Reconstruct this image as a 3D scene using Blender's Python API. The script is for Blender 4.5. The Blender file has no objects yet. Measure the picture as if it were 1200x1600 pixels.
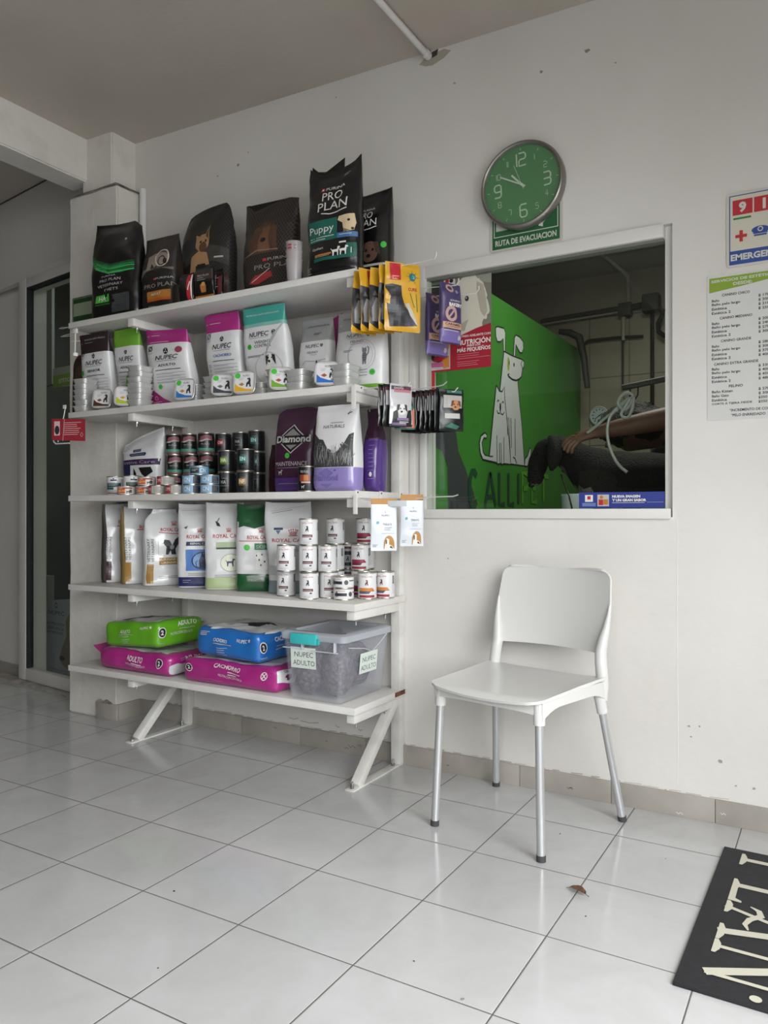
import bpy, bmesh, math, random
from math import sin, cos, pi, radians as R
from mathutils import Vector as V, Matrix as M, noise
D = bpy.data; COL = bpy.context.scene.collection; SC = bpy.context.scene

# ------------------------------------------------------------------ camera
CAM = V((1.9123, -2.687, 0.9974)); F = 1201.97; YAW = R(30.5054); PITCH = R(0.1094)
cd = D.cameras.new('camera'); cam = D.objects.new('camera', cd); COL.objects.link(cam)
cam.location = CAM; cam.rotation_euler = (pi/2+PITCH, 0, YAW)
cd.sensor_fit = 'AUTO'; cd.sensor_width = 36; cd.lens = F/1600*36; cd.clip_start = .02
SC.camera = cam
_fw = V((-sin(YAW)*cos(PITCH), cos(YAW)*cos(PITCH), sin(PITCH))); _rt = V((cos(YAW), sin(YAW), 0)); _up = _rt.cross(_fw)
def ray(u, v): return _fw+_rt*((u-600)/F)-_up*((v-800)/F)
def at_y(u, v, y): d = ray(u, v); return CAM+d*((y-CAM.y)/d.y)      # measured point on a plane of known depth
def at_z(u, v, z): d = ray(u, v); return CAM+d*((z-CAM.z)/d.z)
def at_x(u, v, x): d = ray(u, v); return CAM+d*((x-CAM.x)/d.x)

# ------------------------------------------------------------------ light: daylight from the open street front, plus two added fills
w = D.worlds.new('world'); SC.world = w; w.use_nodes = True
w.node_tree.nodes['Background'].inputs[0].default_value = (1, .93, .84, 1)
w.node_tree.nodes['Background'].inputs[1].default_value = .035
def area(name, loc, rot, sx, sy, e, col=(1, 1, 1), spread=180):
    l = D.lights.new(name, 'AREA'); l.spread = R(spread); l.shape = 'RECTANGLE'; l.size = sx; l.size_y = sy; l.energy = e; l.color = col
    o = D.objects.new(name, l); COL.objects.link(o); o.location = loc; o.rotation_euler = [R(a) for a in rot]; return o
area('daylight_street_door', (3.3, -2.6, 1.5), (0, 52, 0), 1.9, 2.6, 148, (.96, .985, 1), 140)
area('daylight_shop_front', (2.7, -5.4, 1.7), (52, 0, 0), 2.4, 1.8, 47, (.96, .985, 1), 140)
area('grooming_room_fill', (1.15, 1.0, 2.5), (0, 0, 0), .5, .5, 14, (1, .96, .88))  # added fill that lifts the grooming room, stands for no known lamp
area('passage_fill', (-2.2, .9, 2.8), (0, 0, 0), .5, .4, 7, (.95, 1, .95))  # added fill to keep the space behind the door glass from going black
SC.view_settings.view_transform = 'Standard'; SC.view_settings.look = 'None'
SC.view_settings.exposure = 0; SC.view_settings.gamma = 1

# ------------------------------------------------------------------ materials
def lin(c):                                   # '#rrggbb' or 0-1 sRGB triple -> linear
    if isinstance(c, str): c = [int(c[i:i+2], 16)/255 for i in (1, 3, 5)]
    return [x/12.92 if x <= .04045 else ((x+.055)/1.055)**2.4 for x in c]+[1]
_m = {}
def mat(c, rough=.5, metal=0, spec=.5, key=None, coat=0, bump=0, bscale=40):
    k = key or (str(c), rough, metal, spec, coat, bump, bscale)
    if k in _m: return _m[k]
    m = D.materials.new('mat_%03d' % len(_m)); m.use_nodes = True; b = m.node_tree.nodes['Principled BSDF']
    b.inputs['Base Color'].default_value = lin(c); b.inputs['Roughness'].default_value = rough
    b.inputs['Metallic'].default_value = metal; b.inputs['Specular IOR Level'].default_value = spec
    b.inputs['Coat Weight'].default_value = coat; b.inputs['Coat Roughness'].default_value = .12
    if bump:
        nt = m.node_tree; n = nt.nodes.new('ShaderNodeTexNoise'); n.inputs['Scale'].default_value = bscale; n.inputs['Detail'].default_value = 4
        t = nt.nodes.new('ShaderNodeTexCoord'); nt.links.new(t.outputs['Object'], n.inputs['Vector'])
        bp = nt.nodes.new('ShaderNodeBump'); bp.inputs['Strength'].default_value = bump; bp.inputs['Distance'].default_value = .01
        nt.links.new(n.outputs['Fac'], bp.inputs['Height']); nt.links.new(bp.outputs['Normal'], b.inputs['Normal'])
    _m[k] = m; return m
def mat_noise(c1, c2, scale=3, rough=.6, bump=.1, bscale=60, lo=.35, hi=.7, spec=.5, detail=5):
    m = mat(c1, rough, 0, spec, key=('n', str(c1), str(c2), scale, rough, bump, bscale, lo, hi))
    nt = m.node_tree; b = nt.nodes['Principled BSDF']
    if b.inputs['Base Color'].is_linked: return m
    t = nt.nodes.new('ShaderNodeTexCoord'); n = nt.nodes.new('ShaderNodeTexNoise'); n.inputs['Scale'].default_value = scale; n.inputs['Detail'].default_value = detail
    r = nt.nodes.new('ShaderNodeValToRGB'); r.color_ramp.elements[0].color = lin(c1); r.color_ramp.elements[1].color = lin(c2)
    r.color_ramp.elements[0].position = lo; r.color_ramp.elements[1].position = hi
    n2 = nt.nodes.new('ShaderNodeTexNoise'); n2.inputs['Scale'].default_value = bscale; n2.inputs['Detail'].default_value = 3
    bp = nt.nodes.new('ShaderNodeBump'); bp.inputs['Strength'].default_value = bump; bp.inputs['Distance'].default_value = .01
    L = nt.links.new
    L(t.outputs['Object'], n.inputs['Vector']); L(t.outputs['Object'], n2.inputs['Vector']); L(n.outputs['Fac'], r.inputs['Fac'])
    L(r.outputs['Color'], b.inputs['Base Color']); L(n2.outputs['Fac'], bp.inputs['Height']); L(bp.outputs['Normal'], b.inputs['Normal'])
    return m
def mat_clear(c, alpha, rough=.15, key=None):
    m = mat(c, rough, key=('clear', str(c), alpha, rough)); m.node_tree.nodes['Principled BSDF'].inputs['Alpha'].default_value = alpha; return m
def mat_net(c, c2, scale=260):                # black plastic netting drawn over a printed bag
    k = ('net', c, c2, scale)
    if k in _m: return _m[k]
    m = mat(c, .45, key=k); nt = m.node_tree; b = nt.nodes['Principled BSDF']; L = nt.links.new
    t = nt.nodes.new('ShaderNodeTexCoord'); mx = None; outs = []
    for ang in (35, -35):
        mp = nt.nodes.new('ShaderNodeMapping'); mp.inputs['Rotation'].default_value = (0, R(ang), 0); L(t.outputs['Object'], mp.inputs['Vector'])
        wv = nt.nodes.new('ShaderNodeTexWave'); wv.inputs['Scale'].default_value = scale/8; wv.inputs['Distortion'].default_value = 1.2; wv.inputs['Detail'].default_value = 1; L(mp.outputs['Vector'], wv.inputs['Vector']); outs.append(wv.outputs['Fac'])
    mm = nt.nodes.new('ShaderNodeMath'); mm.operation = 'MAXIMUM'; L(outs[0], mm.inputs[0]); L(outs[1], mm.inputs[1])
    r = nt.nodes.new('ShaderNodeValToRGB'); r.color_ramp.elements[0].position = .8; r.color_ramp.elements[1].position = 1.0
    r.color_ramp.elements[0].color = lin(c); r.color_ramp.elements[1].color = lin(c2); L(mm.outputs[0], r.inputs['Fac']); L(r.outputs['Color'], b.inputs['Base Color'])
    return m

# ------------------------------------------------------------------ mesh builder
class MB:
    def __init__(s): s.v = []; s.f = []; s.fm = []; s.sm = []; s.mats = []
    def mi(s, m):
        if m not in s.mats: s.mats.append(m)
        return s.mats.index(m)
    def add(s, vs, fs, m, smooth=False):
        o = len(s.v); s.v += [V(p) for p in vs]; k = s.mi(m)
        for f in fs: s.f.append([i+o for i in f]); s.fm.append(k); s.sm.append(smooth)
    def box(s, a, b, m, T=None):
        (x0, y0, z0), (x1, y1, z1) = a, b
        vs = [V((x, y, z)) for z in (z0, z1) for x, y in ((x0, y0), (x1, y0), (x1, y1), (x0, y1))]
        if T: vs = [T@p for p in vs]
        s.add(vs, [(3, 2, 1, 0), (4, 5, 6, 7), (0, 1, 5, 4), (1, 2, 6, 5), (2, 3, 7, 6), (3, 0, 4, 7)], m)
    def bbox(s, a, b, m, r=.003, T=None):     # bevelled box
        bm = bmesh.new(); bmesh.ops.create_cube(bm, size=1)
        for q in bm.verts: q.co = V([(a[i]+b[i])/2+q.co[i]*(b[i]-a[i]) for i in range(3)])
        bmesh.ops.bevel(bm, geom=bm.edges[:], offset=r, segments=2, affect='EDGES', profile=.6)
        bm.verts.index_update()
        s.add([T@q.co if T else q.co for q in bm.verts], [[q.index for q in f.verts] for f in bm.faces], m); bm.free()
    def tube(s, pts, r, m, n=10, caps=True, closed=False):
        pts = [V(p) for p in pts]; rs = r if isinstance(r, (list, tuple)) else [r]*len(pts); vs = []; up = None
        for i, p in enumerate(pts):
            t = (pts[min(i+1, len(pts)-1)]-pts[max(i-1, 0)]).normalized()
            if up is None: up = t.orthogonal().normalized()
            up = (up-t*up.dot(t)).normalized(); sd = t.cross(up)
            vs += [p+(up*cos(2*pi*k/n)+sd*sin(2*pi*k/n))*rs[i] for k in range(n)]
        fs = [(i*n+k, i*n+(k+1) % n, (i+1)*n+(k+1) % n, (i+1)*n+k) for i in range(len(pts)-1) for k in range(n)]
        s.add(vs, fs, m, True)
        if caps:
            o = len(s.v)-len(vs); kk = s.mi(m)
            for f in ([o+k for k in range(n)][::-1], [o+(len(pts)-1)*n+k for k in range(n)]): s.f.append(f); s.fm.append(kk); s.sm.append(False)
    def lathe(s, prof, m, n=32, c=(0, 0, 0), T=None, cap=True):   # prof [(r,z)]; m one material or one per ring
        vs = [V((c[0]+r*cos(2*pi*k/n), c[1]+r*sin(2*pi*k/n), c[2]+z)) for r, z in prof for k in range(n)]
        if T: vs = [T@p for p in vs]
        o = len(s.v); s.v += vs
        for i in range(len(prof)-1):
            mm = m[i] if isinstance(m, list) else m; kk = s.mi(mm)
            for k in range(n): s.f.append([o+i*n+k, o+i*n+(k+1) % n, o+(i+1)*n+(k+1) % n, o+(i+1)*n+k]); s.fm.append(kk); s.sm.append(True)
        if cap:
            for i, rev in ((0, 1), (len(prof)-1, 0)):
                mm = (m[0] if rev else m[-1]) if isinstance(m, list) else m
                f = [o+i*n+k for k in range(n)]; s.f.append(f[::-1] if rev else f); s.fm.append(s.mi(mm)); s.sm.append(False)
    def build(s, name, parent=None, loc=None, rotz=0):
        me = D.meshes.new(name); me.from_pydata(s.v, [], s.f)
        for m in s.mats: me.materials.append(m)
        me.polygons.foreach_set('material_index', s.fm); me.polygons.foreach_set('use_smooth', s.sm); me.update()
        try: me.set_sharp_from_angle(angle=R(45))
        except Exception: pass
        o = D.objects.new(name, me); COL.objects.link(o)
        if parent: o.parent = parent
        if loc is not None: o.location = loc
        if rotz: o.rotation_euler = (0, 0, rotz)
        return o
def tag(o, label=None, cat=None, group=None, kind=None):
    if label: o['label'] = label
    if cat: o['category'] = cat
    if group: o['group'] = group
    if kind: o['kind'] = kind
    return o
def empty(name, loc, rotz=0, **k):
    o = D.objects.new(name, None); COL.objects.link(o); o.location = loc; o.rotation_euler = (0, 0, rotz); o.empty_display_size = .05; return tag(o, **k)
def copy_thing(o, loc, rotz=None, label=None, parent=None):
    c = o.copy(); COL.objects.link(c)
    if loc is not None: c.location = loc
    if rotz is not None: c.rotation_euler[2] = rotz
    if label: c['label'] = label
    if parent: c.parent = parent
    for ch in list(o.children): copy_thing(ch, None, parent=c)
    return c
def struct(mb, name, **k): return tag(mb.build(name, **k), kind='structure')

# ------------------------------------------------------------------ printing: flat artwork laid onto a surface map(x, y, off)
_tx = {}
def glyphs(st, bold=0, shear=0):
    k = (st, bold, shear)
    if k not in _tx:
        c = D.curves.new('t', 'FONT'); c.body = st; c.size = 1; c.offset = bold; c.shear = shear; c.resolution_u = 2; c.fill_mode = 'FRONT'
        o = D.objects.new('t', c); me = D.meshes.new_from_object(o)
        vs = [(p.co.x, p.co.y) for p in me.vertices]; fs = [tuple(p.vertices) for p in me.polygons]
        D.objects.remove(o); D.curves.remove(c); D.meshes.remove(me)
        x0 = min(p[0] for p in vs); x1 = max(p[0] for p in vs); y0 = min(p[1] for p in vs); y1 = max(p[1] for p in vs)
        _tx[k] = ([((x-x0)/(y1-y0), (y-y0)/(y1-y0)) for x, y in vs], fs, (x1-x0)/(y1-y0))
    return _tx[k]
def _cl(p, ax, v, keep_lt):
    o = []
    for i in range(len(p)):
        a, b = p[i-1], p[i]; ia = (a[ax] <= v) if keep_lt else (a[ax] >= v); ib = (b[ax] <= v) if keep_lt else (b[ax] >= v)
        if ia != ib:
            t = (v-a[ax])/(b[ax]-a[ax]); q = [a[0]+(b[0]-a[0])*t, a[1]+(b[1]-a[1])*t]; q[ax] = v; o.append(tuple(q))
        if ib: o.append(b)
    return o
class Art:
    def __init__(s, mb, mp, cell=None, off=.0010, step=.00012): s.mb = mb; s.mp = mp; s.cell = cell; s.off = off; s.step = step; s.k = 0
    def o(s): s.k += 1; return s.off+s.k*s.step
    def poly(s, pts, m):
        off = s.o(); pts = [tuple(p) for p in pts]
        ar = sum(pts[i-1][0]*pts[i][1]-pts[i][0]*pts[i-1][1] for i in range(len(pts)))
        if ar < 0: pts = pts[::-1]
        if not s.cell: s.mb.add([s.mp(x, y, off) for x, y in pts], [list(range(len(pts)))], m); return s
        cx, cy = s.cell; xs = [p[0] for p in pts]; ys = [p[1] for p in pts]
        for i in range(math.floor(min(xs)/cx), math.ceil(max(xs)/cx)):
            col = _cl(_cl(pts, 0, i*cx, False), 0, (i+1)*cx, True)
            if len(col) < 3: continue
            for j in range(math.floor(min(ys)/cy), math.ceil(max(ys)/cy)):
                q = _cl(_cl(col, 1, j*cy, False), 1, (j+1)*cy, True); r = []
                for p in q:
                    if not r or abs(p[0]-r[-1][0])+abs(p[1]-r[-1][1]) > 1e-6: r.append(p)
                if len(r) > 2 and abs(r[0][0]-r[-1][0])+abs(r[0][1]-r[-1][1]) < 1e-6: r.pop()
                if len(r) > 2: s.mb.add([s.mp(x, y, off) for x, y in r], [list(range(len(r)))], m, True)
        return s
    def rect(s, x0, y0, x1, y1, m): return s.poly([(x0, y0), (x1, y0), (x1, y1), (x0, y1)], m)
    def ell(s, cx, cy, rx, ry, m, n=20, a0=0, a1=2*pi):
        return s.poly([(cx+rx*cos(a0+(a1-a0)*k/n), cy+ry*sin(a0+(a1-a0)*k/n)) for k in range(n+(a1-a0 < 6.2))], m)
    def ring(s, cx, cy, rx, ry, wd, m, n=24, a0=0, a1=2*pi):
        off = s.o()
        def P(k, q): a = a0+(a1-a0)*k/n; return s.mp(cx+(rx-q)*cos(a), cy+(ry-q)*sin(a), off)
        for k in range(n): s.mb.add([P(k, wd), P(k, 0), P(k+1, 0), P(k+1, wd)], [(0, 1, 2, 3)], m, True)
        return s
    def line(s, pts, wd, m):
        off = s.off+(s.k+.7)*s.step; L = [V((p[0], p[1])) for p in pts]; w2 = list(wd) if isinstance(wd, (list, tuple)) else [wd]*len(L); A = []; B = []
        if s.cell:
            off += .0002                           # follow the curved surface
            L2 = [L[0]]; W2 = [w2[0]]
            for i in range(1, len(L)):
                n = max(1, math.ceil((L[i]-L[i-1]).length/(s.cell[0]*1.2)))
                for j in range(1, n+1): L2.append(L[i-1].lerp(L[i], j/n)); W2.append(w2[i-1]+(w2[i]-w2[i-1])*j/n)
            L, w2 = L2, W2
        for i, p in enumerate(L):
            t = (L[min(i+1, len(L)-1)]-L[max(i-1, 0)]); t = t.normalized() if t.length > 1e-9 else V((1, 0)); n = V((-t.y, t.x))*w2[i]/2
            A.append(p+n); B.append(p-n)
        for i in range(len(L)-1): s.mb.add([s.mp(q.x, q.y, off) for q in (B[i], B[i+1], A[i+1], A[i])], [(0, 1, 2, 3)], m, True)
        return s
    def text(s, st, cx, cy, h, m, w=None, bold=0, shear=0, al='c', rot=0, sx=1):   # h: height of the ink; w: squeeze to this width
        vs, fs, asp = glyphs(st, bold, shear); W = w if w else asp*h*sx; off = s.off+(s.k+.5)*s.step
        x0 = {'c': -W/2, 'l': 0, 'r': -W}[al]; c, sn = cos(rot), sin(rot); out = []
        for x, y in vs:
            X, Y = x0+x/asp*W, (y-.5)*h; out.append(s.mp(cx+X*c-Y*sn, cy+X*sn+Y*c, off))
        if not s.cell: s.mb.add(out, fs, m); return s
        off += .0003; P2 = []                      # on curved surfaces cut the letters into small facets that follow the curve
        for x, y in vs: X, Y = x0+x/asp*W, (y-.5)*h; P2.append((cx+X*c-Y*sn, cy+X*sn+Y*c))
        gx, gy = s.cell
        for f in fs:
            q = [P2[i] for i in f]; xs = [p[0] for p in q]; ys = [p[1] for p in q]
            for i in range(math.floor(min(xs)/gx), math.floor(max(xs)/gx)+1):
                a = _cl(_cl(q, 0, i*gx, False), 0, (i+1)*gx, True)
                if len(a) < 3: continue
                for j in range(math.floor(min(ys)/gy), math.floor(max(ys)/gy)+1):
                    b = _cl(_cl(a, 1, j*gy, False), 1, (j+1)*gy, True)
                    if len(b) > 2: s.mb.add([s.mp(x, y, off) for x, y in b], [list(range(len(b)))], m)
        return s
    def micro(s, x0, y0, wd, n, dy, m, th=.0016, seed=1, rag=.35):                  # lines of print too small to read
        rnd = random.Random(seed)
        k = s.k
        for i in range(n): s.k = k; s.rect(x0, y0-i*dy-th, x0+wd*(1-rag*rnd.random()), y0-i*dy, m)
        s.k = k; return s
def flat(o, ex, ey):                           # map for a flat panel
    o = V(o); ex = V(ex).normalized(); ey = V(ey).normalized(); n = ex.cross(ey)
    return lambda x, y, off: o+ex*x+ey*y+n*off
WALLMAP = lambda x0, z0, y=0: flat((x0, y, z0), (1, 0, 0), (0, 0, 1))
BLACK = mat('#141416', .45); WHITE = mat('#dcdcdc', .45); INK = mat('#26262b', .5); GREY = mat('#8a8c90', .5)
# ------------------------------------------------------------------ the room
PAINT = mat_noise('#d8d5d0', '#ccc8c1', 1.6, .62, .12, 28, .3, .8, .35)
PAINT_OLD = mat_noise('#d2cec7', '#bcb7ad', 5.5, .7, .35, 22, .5, .85, .3)
CEIL = mat_noise('#c2bab0', '#b6ada2', 2, .8, .2, 35, .3, .8, .2)
BASE = mat_noise('#a59f97', '#8f8a82', 7, .35, .04, 30, .3, .8)
FRAME = mat('#d4d2cd', .35); DARK = mat('#1d1e1f', .6)

def floor_material():
    m = D.materials.new('floor_tiles'); m.use_nodes = True; nt = m.node_tree; b = nt.nodes['Principled BSDF']; L = nt.links.new; N = nt.nodes.new
    t = N('ShaderNodeTexCoord'); s = N('ShaderNodeSeparateXYZ'); L(t.outputs['Object'], s.inputs[0])
    def mt(op, a, b_=None):
        n = N('ShaderNodeMath'); n.operation = op
        for i, q in enumerate((a, b_)):
            if q is None: continue
            if isinstance(q, (int, float)): n.inputs[i].default_value = q
            else: L(q, n.inputs[i])
        return n.outputs[0]
    T = .33; ds = []; ids = []
    for ax, o in (('X', 0.0), ('Y', -.2668)):
        q = mt('DIVIDE', mt('SUBTRACT', s.outputs[ax], o), T); ids.append(mt('FLOOR', q)); fr = mt('FRACT', q)
        ds.append(mt('MULTIPLY', mt('MINIMUM', fr, mt('SUBTRACT', 1.0, fr)), T))
    dmin = mt('MINIMUM', ds[0], ds[1])
    gr = mt('LESS_THAN', dmin, .0016)
    cx = N('ShaderNodeCombineXYZ'); L(ids[0], cx.inputs[0]); L(ids[1], cx.inputs[1])
    wn = N('ShaderNodeTexWhiteNoise'); L(cx.outputs[0], wn.inputs['Vector'])
    n = N('ShaderNodeTexNoise'); n.inputs['Scale'].default_value = 5; n.inputs['Detail'].default_value = 7; n.inputs['Roughness'].default_value = .65; n.inputs['Distortion'].default_value = .6; L(t.outputs['Object'], n.inputs['Vector'])
    r = N('ShaderNodeValToRGB'); r.color_ramp.elements[0].position = .3; r.color_ramp.elements[1].position = .75; r.color_ramp.elements[0].color = lin('#bababa'); r.color_ramp.elements[1].color = lin('#aeadac'); L(n.outputs['Fac'], r.inputs['Fac'])
    hs = N('ShaderNodeHueSaturation'); L(r.outputs[0], hs.inputs['Color']); L(mt('ADD', mt('MULTIPLY', wn.outputs['Value'], .07), .965), hs.inputs['Value'])
    mx = N('ShaderNodeMix'); mx.data_type = 'RGBA'; L(gr, mx.inputs[0]); L(hs.outputs[0], mx.inputs[6]); mx.inputs[7].default_value = lin('#57544f')
    n3 = N('ShaderNodeTexNoise'); n3.inputs['Scale'].default_value = 9; n3.inputs['Detail'].default_value = 3; L(t.outputs['Object'], n3.inputs['Vector'])
    L(mx.outputs[2], b.inputs['Base Color'])
    L(mt('ADD', mt('MULTIPLY', gr, .5), mt('ADD', mt('MULTIPLY', n3.outputs['Fac'], .10), .10)), b.inputs['Roughness'])
    hgt = mt('MINIMUM', mt('DIVIDE', dmin, .004), 1.0)
    bp = N('ShaderNodeBump'); bp.inputs['Strength'].default_value = .5; bp.inputs['Distance'].default_value = .0012; L(hgt, bp.inputs['Height'])
    n2 = N('ShaderNodeTexNoise'); n2.inputs['Scale'].default_value = 7; n2.inputs['Detail'].default_value = 2; L(t.outputs['Object'], n2.inputs['Vector'])
    b2 = N('ShaderNodeBump'); b2.inputs['Strength'].default_value = .05; b2.inputs['Distance'].default_value = .01; L(n2.outputs['Fac'], b2.inputs['Height']); L(bp.outputs[0], b2.inputs['Normal'])
    L(b2.outputs[0], b.inputs['Normal']); return m
mb = MB(); mb.box((-5.5, -6.2, -.1), (4.2, 4.0, 0), floor_material()); struct(mb, 'floor')
mb = MB()                                      # main slab, sagging slightly to the right
mb.add([(-1.3, .0, 2.855), (4.2, .0, 2.715), (4.2, -6.2, 2.715), (-1.3, -6.2, 2.855), (-1.3, .0, 3.05), (4.2, .0, 3.05), (4.2, -6.2, 3.05), (-1.3, -6.2, 3.05)],
       [(0, 1, 2, 3), (7, 6, 5, 4), (0, 4, 5, 1), (3, 2, 6, 7), (1, 5, 6, 2), (0, 3, 7, 4)], CEIL)
mb.box((-5.5, -6.2, 2.93), (-1.3, 1.6, 3.05), CEIL)
struct(mb, 'ceiling')
WX0, WX1, WZ0, WZ1 = .498, 1.441, .985, 1.963
mb = MB()
mb.box((-1.2, 0, 0), (WX0, .13, 3.0), PAINT); mb.box((WX1, 0, 0), (4.2, .13, 3.0), PAINT)
mb.box((WX0, 0, 0), (WX1, .13, WZ0), PAINT); mb.box((WX0, 0, WZ1), (WX1, .13, 3.0), PAINT)
A = Art(mb, flat((0, 0, 0), (1, 0, 0), (0, 0, 1)), off=.0004, step=.00002); NICK = mat('#9c9488', .8); CHIP = mat('#8f887c', .8); PALE = mat('#e6e4df', .7); rnd = random.Random(11)
def nick(x, z, s, m): A.poly([(x+s*cos(a)*rnd.uniform(.4, 1), z+s*sin(a)*rnd.uniform(.3, .8)) for a in [k*pi/4 for k in range(8)]], m)
for u, v, s in ((372, 258, .012), (340, 275, .008), (388, 238, .006), (710, 130, .008), (846, 112, .012), (917, 80, .014), (962, 98, .006), (525, 152, .006), (1077, 1135, .007), (1093, 1135, .005), (1080, 1151, .004), (1178, 1232, .007), (1150, 1228, .005), (1040, 1234, .004), (700, 873, .005), (470, 395, .006), (1126, 1190, .010)): p = at_y(u, v, 0); nick(p.x, p.z, s, NICK if s < .011 else CHIP)
for u0, v0, u1, v1 in ((452, 1121, 466, 1122), (470, 1126, 498, 1129), (524, 1132, 531, 1136), (560, 1139, 566, 1140)): p, q = at_y(u0, v0, 0), at_y(u1, v1, 0); A.line([(p.x, p.z), ((p.x+q.x)/2, (p.z+q.z)/2-.006), (q.x, q.z)], .003, NICK)
A.line([(1.457, .10), (1.4585, .3), (1.456, .62), (1.457, .975)], .0022, PALE)
for k in range(40): x = -1+k*.065+rnd.uniform(0, .03); A.line([(x, .0785), (x+rnd.uniform(.02, .06), .0785+rnd.uniform(0, .003))], rnd.uniform(.001, .004), NICK)
A.poly([(.49, 2.77), (.52, 2.79), (.6, 2.80), (.63, 2.785), (.6, 2.765), (.55, 2.75), (.52, 2.755)], mat('#a8a08f', .8)); A.poly([(.535, 2.80), (.575, 2.808), (.57, 2.785), (.55, 2.78)], mat('#3f3a33', .8))
struct(mb, 'wall_back')
mb = MB()                                      # right wall with the wide street opening, and the front with the shop opening
mb.box((4.2, -.9, 0), (4.3, .13, 3.0), PAINT); mb.box((4.2, -6.2, 0), (4.3, -4.6, 3.0), PAINT); mb.box((4.2, -4.6, 2.35), (4.3, -.9, 3.0), PAINT)
struct(mb, 'wall_right')
mb = MB(); mb.box((-5.5, -6.3, 0), (-3.4, -6.2, 3.05), PAINT); mb.box((-3.4, -6.3, 2.45), (3.5, -6.2, 3.05), PAINT); mb.box((3.5, -6.3, 0), (4.3, -6.2, 3.05), PAINT)
struct(mb, 'wall_front')
# pillar in the corner with a crack line, thicker below it; and the beam running from it towards the room
def rough_block(mb, a, b, m, amp=.004, n=(5, 4, 26), seed=3):
    bm = bmesh.new(); bmesh.ops.create_cube(bm, size=1)
    for q in bm.verts: q.co = V([(a[i]+b[i])/2+q.co[i]*(b[i]-a[i]) for i in range(3)])
    bmesh.ops.bevel(bm, geom=bm.edges[:], offset=.007, segments=2, affect='EDGES')
    for ax in range(3):
        for k in range(1, n[ax]):
            c = [0, 0, 0]; c[ax] = a[ax]+(b[ax]-a[ax])*k/n[ax]; nn = [0, 0, 0]; nn[ax] = 1
            bmesh.ops.bisect_plane(bm, geom=bm.verts[:]+bm.edges[:]+bm.faces[:], plane_co=c, plane_no=nn)
    for q in bm.verts: q.co += noise.noise_vector(q.co*7+V((seed, 0, 0)))*amp
    bm.verts.index_update(); mb.add([q.co for q in bm.verts], [[q.index for q in f.verts] for f in bm.faces], m); bm.free()
mb = MB(); rough_block(mb, (-1.425, -.15, 0), (-1.075, .3, 2.585), PAINT_OLD); rough_block(mb, (-1.335, -.145, 2.588), (-1.118, .3, 2.93), PAINT_OLD, .003, (4, 4, 6), 9)
CRK = mat_noise('#4a443b', '#8a8377', 18, .9, .5, 60)
P_ = [(-1.42, -.153), (-1.33, -.1545), (-1.25, -.153), (-1.16, -.1545), (-1.08, -.1535), (-1.0715, -.146), (-1.072, -.08), (-1.0725, -.004)]; rnd = random.Random(3)
mb.tube([(x, y, 2.586+rnd.uniform(-.002, .002)) for x, y in P_], [.0025, .003, .0035, .004, .0055, .0055, .005, .004], CRK, 6)
struct(mb, 'wall_pillar')
mb = MB(); rough_block(mb, (-1.46, -6.2, 2.645), (-1.3, -.1, 2.95), PAINT_OLD, .003, (2, 30, 3), 5)
struct(mb, 'trim_1')
# skirting tiles
mb = MB()
x = -1.075
while x < 4.2:
    x1 = min(x+.331, 4.2); mb.bbox((x+.0008, -.012, 0), (x1-.0008, 0, .076), BASE, .0015); x = x1
A = Art(mb, flat((0, -.012, 0), (1, 0, 0), (0, 0, 1)), off=.0004, step=.00002)
for u, v, s in ((550, 1167, .018), (562, 1165, .010), (541, 1169, .010), (510, 1158, .006), (700, 1196, .006), (890, 1232, .010), (892, 1231, .006), (430, 1137, .008), (1062, 1271, .010), (1130, 1272, .008)):
    p = at_y(u, v, -.012); A.line([(p.x-s, p.z+s*.3), (p.x-s*.3, p.z-s*.25), (p.x+s*.2, p.z+s*.4), (p.x+s, p.z-s*.2)], .0025, mat('#5f584e', .8) if u < 1060 else mat('#d5d1ca', .7))
struct(mb, 'baseboard_back')
mb = MB(); mb.bbox((-1.21, -.162, 0), (-1.063, -.145, .078), BASE, .002); mb.bbox((-1.077, -.15, 0), (-1.063, -.012, .078), BASE, .002)
mb.add([(-1.21, -.1625, .078), (-1.19, -.1625, .092), (-1.165, -.1625, .083), (-1.14, -.1625, .095), (-1.11, -.1625, .084), (-1.1, -.1625, .078), (-1.21, -.15, .078), (-1.19, -.15, .092), (-1.165, -.15, .083), (-1.14, -.15, .095), (-1.11, -.15, .084), (-1.1, -.15, .078)],
       [(0, 1, 2, 3, 4, 5), (0, 6, 7, 1), (1, 7, 8, 2), (2, 8, 9, 3), (3, 9, 10, 4), (4, 10, 11, 5)], mat_noise('#9a958c', '#5f5b54', 30, .8, .5, 80))
struct(mb, 'baseboard_pillar')
# left: wall with the sliding glass door, turned 8 degrees away
TL = M.Translation((-1.42, .069, 0))@M.Rotation(R(-8), 4, 'Z')
mb = MB()
mb.box((-4.2, .03, 0), (-.86, .13, 2.36), PAINT, TL); mb.box((-4.2, .0, 2.415), (.1, .13, 3.0), PAINT, TL); mb.box((-4.2, .055, 2.36), (.1, .13, 2.42), PAINT, TL)
struct(mb, 'wall_left')
mb = MB(); mb.box((-4.2, .018, 0), (-.9, .03, .07), BASE, TL); struct(mb, 'baseboard_left')
mb = MB(); mb.box((-4.2, -.02, 2.385), (.05, .02, 2.418), FRAME, TL); mb.box((-4.2, -.075, 0), (.05, .0, .012), mat_noise('#b5b0a8', '#8c877f', 14, .7, .4, 40), TL)
struct(mb, 'trim_2')
mb = MB(); mb.tube([TL@V((-4.2, -.004, 2.925)), TL@V((.0, -.004, 2.925))], .004, mat('#4f4c46', .7), 6); struct(mb, 'trim_3')
d = empty('door_1', TL@V((-.6, 0, .015)), R(-8), kind='structure')
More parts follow.
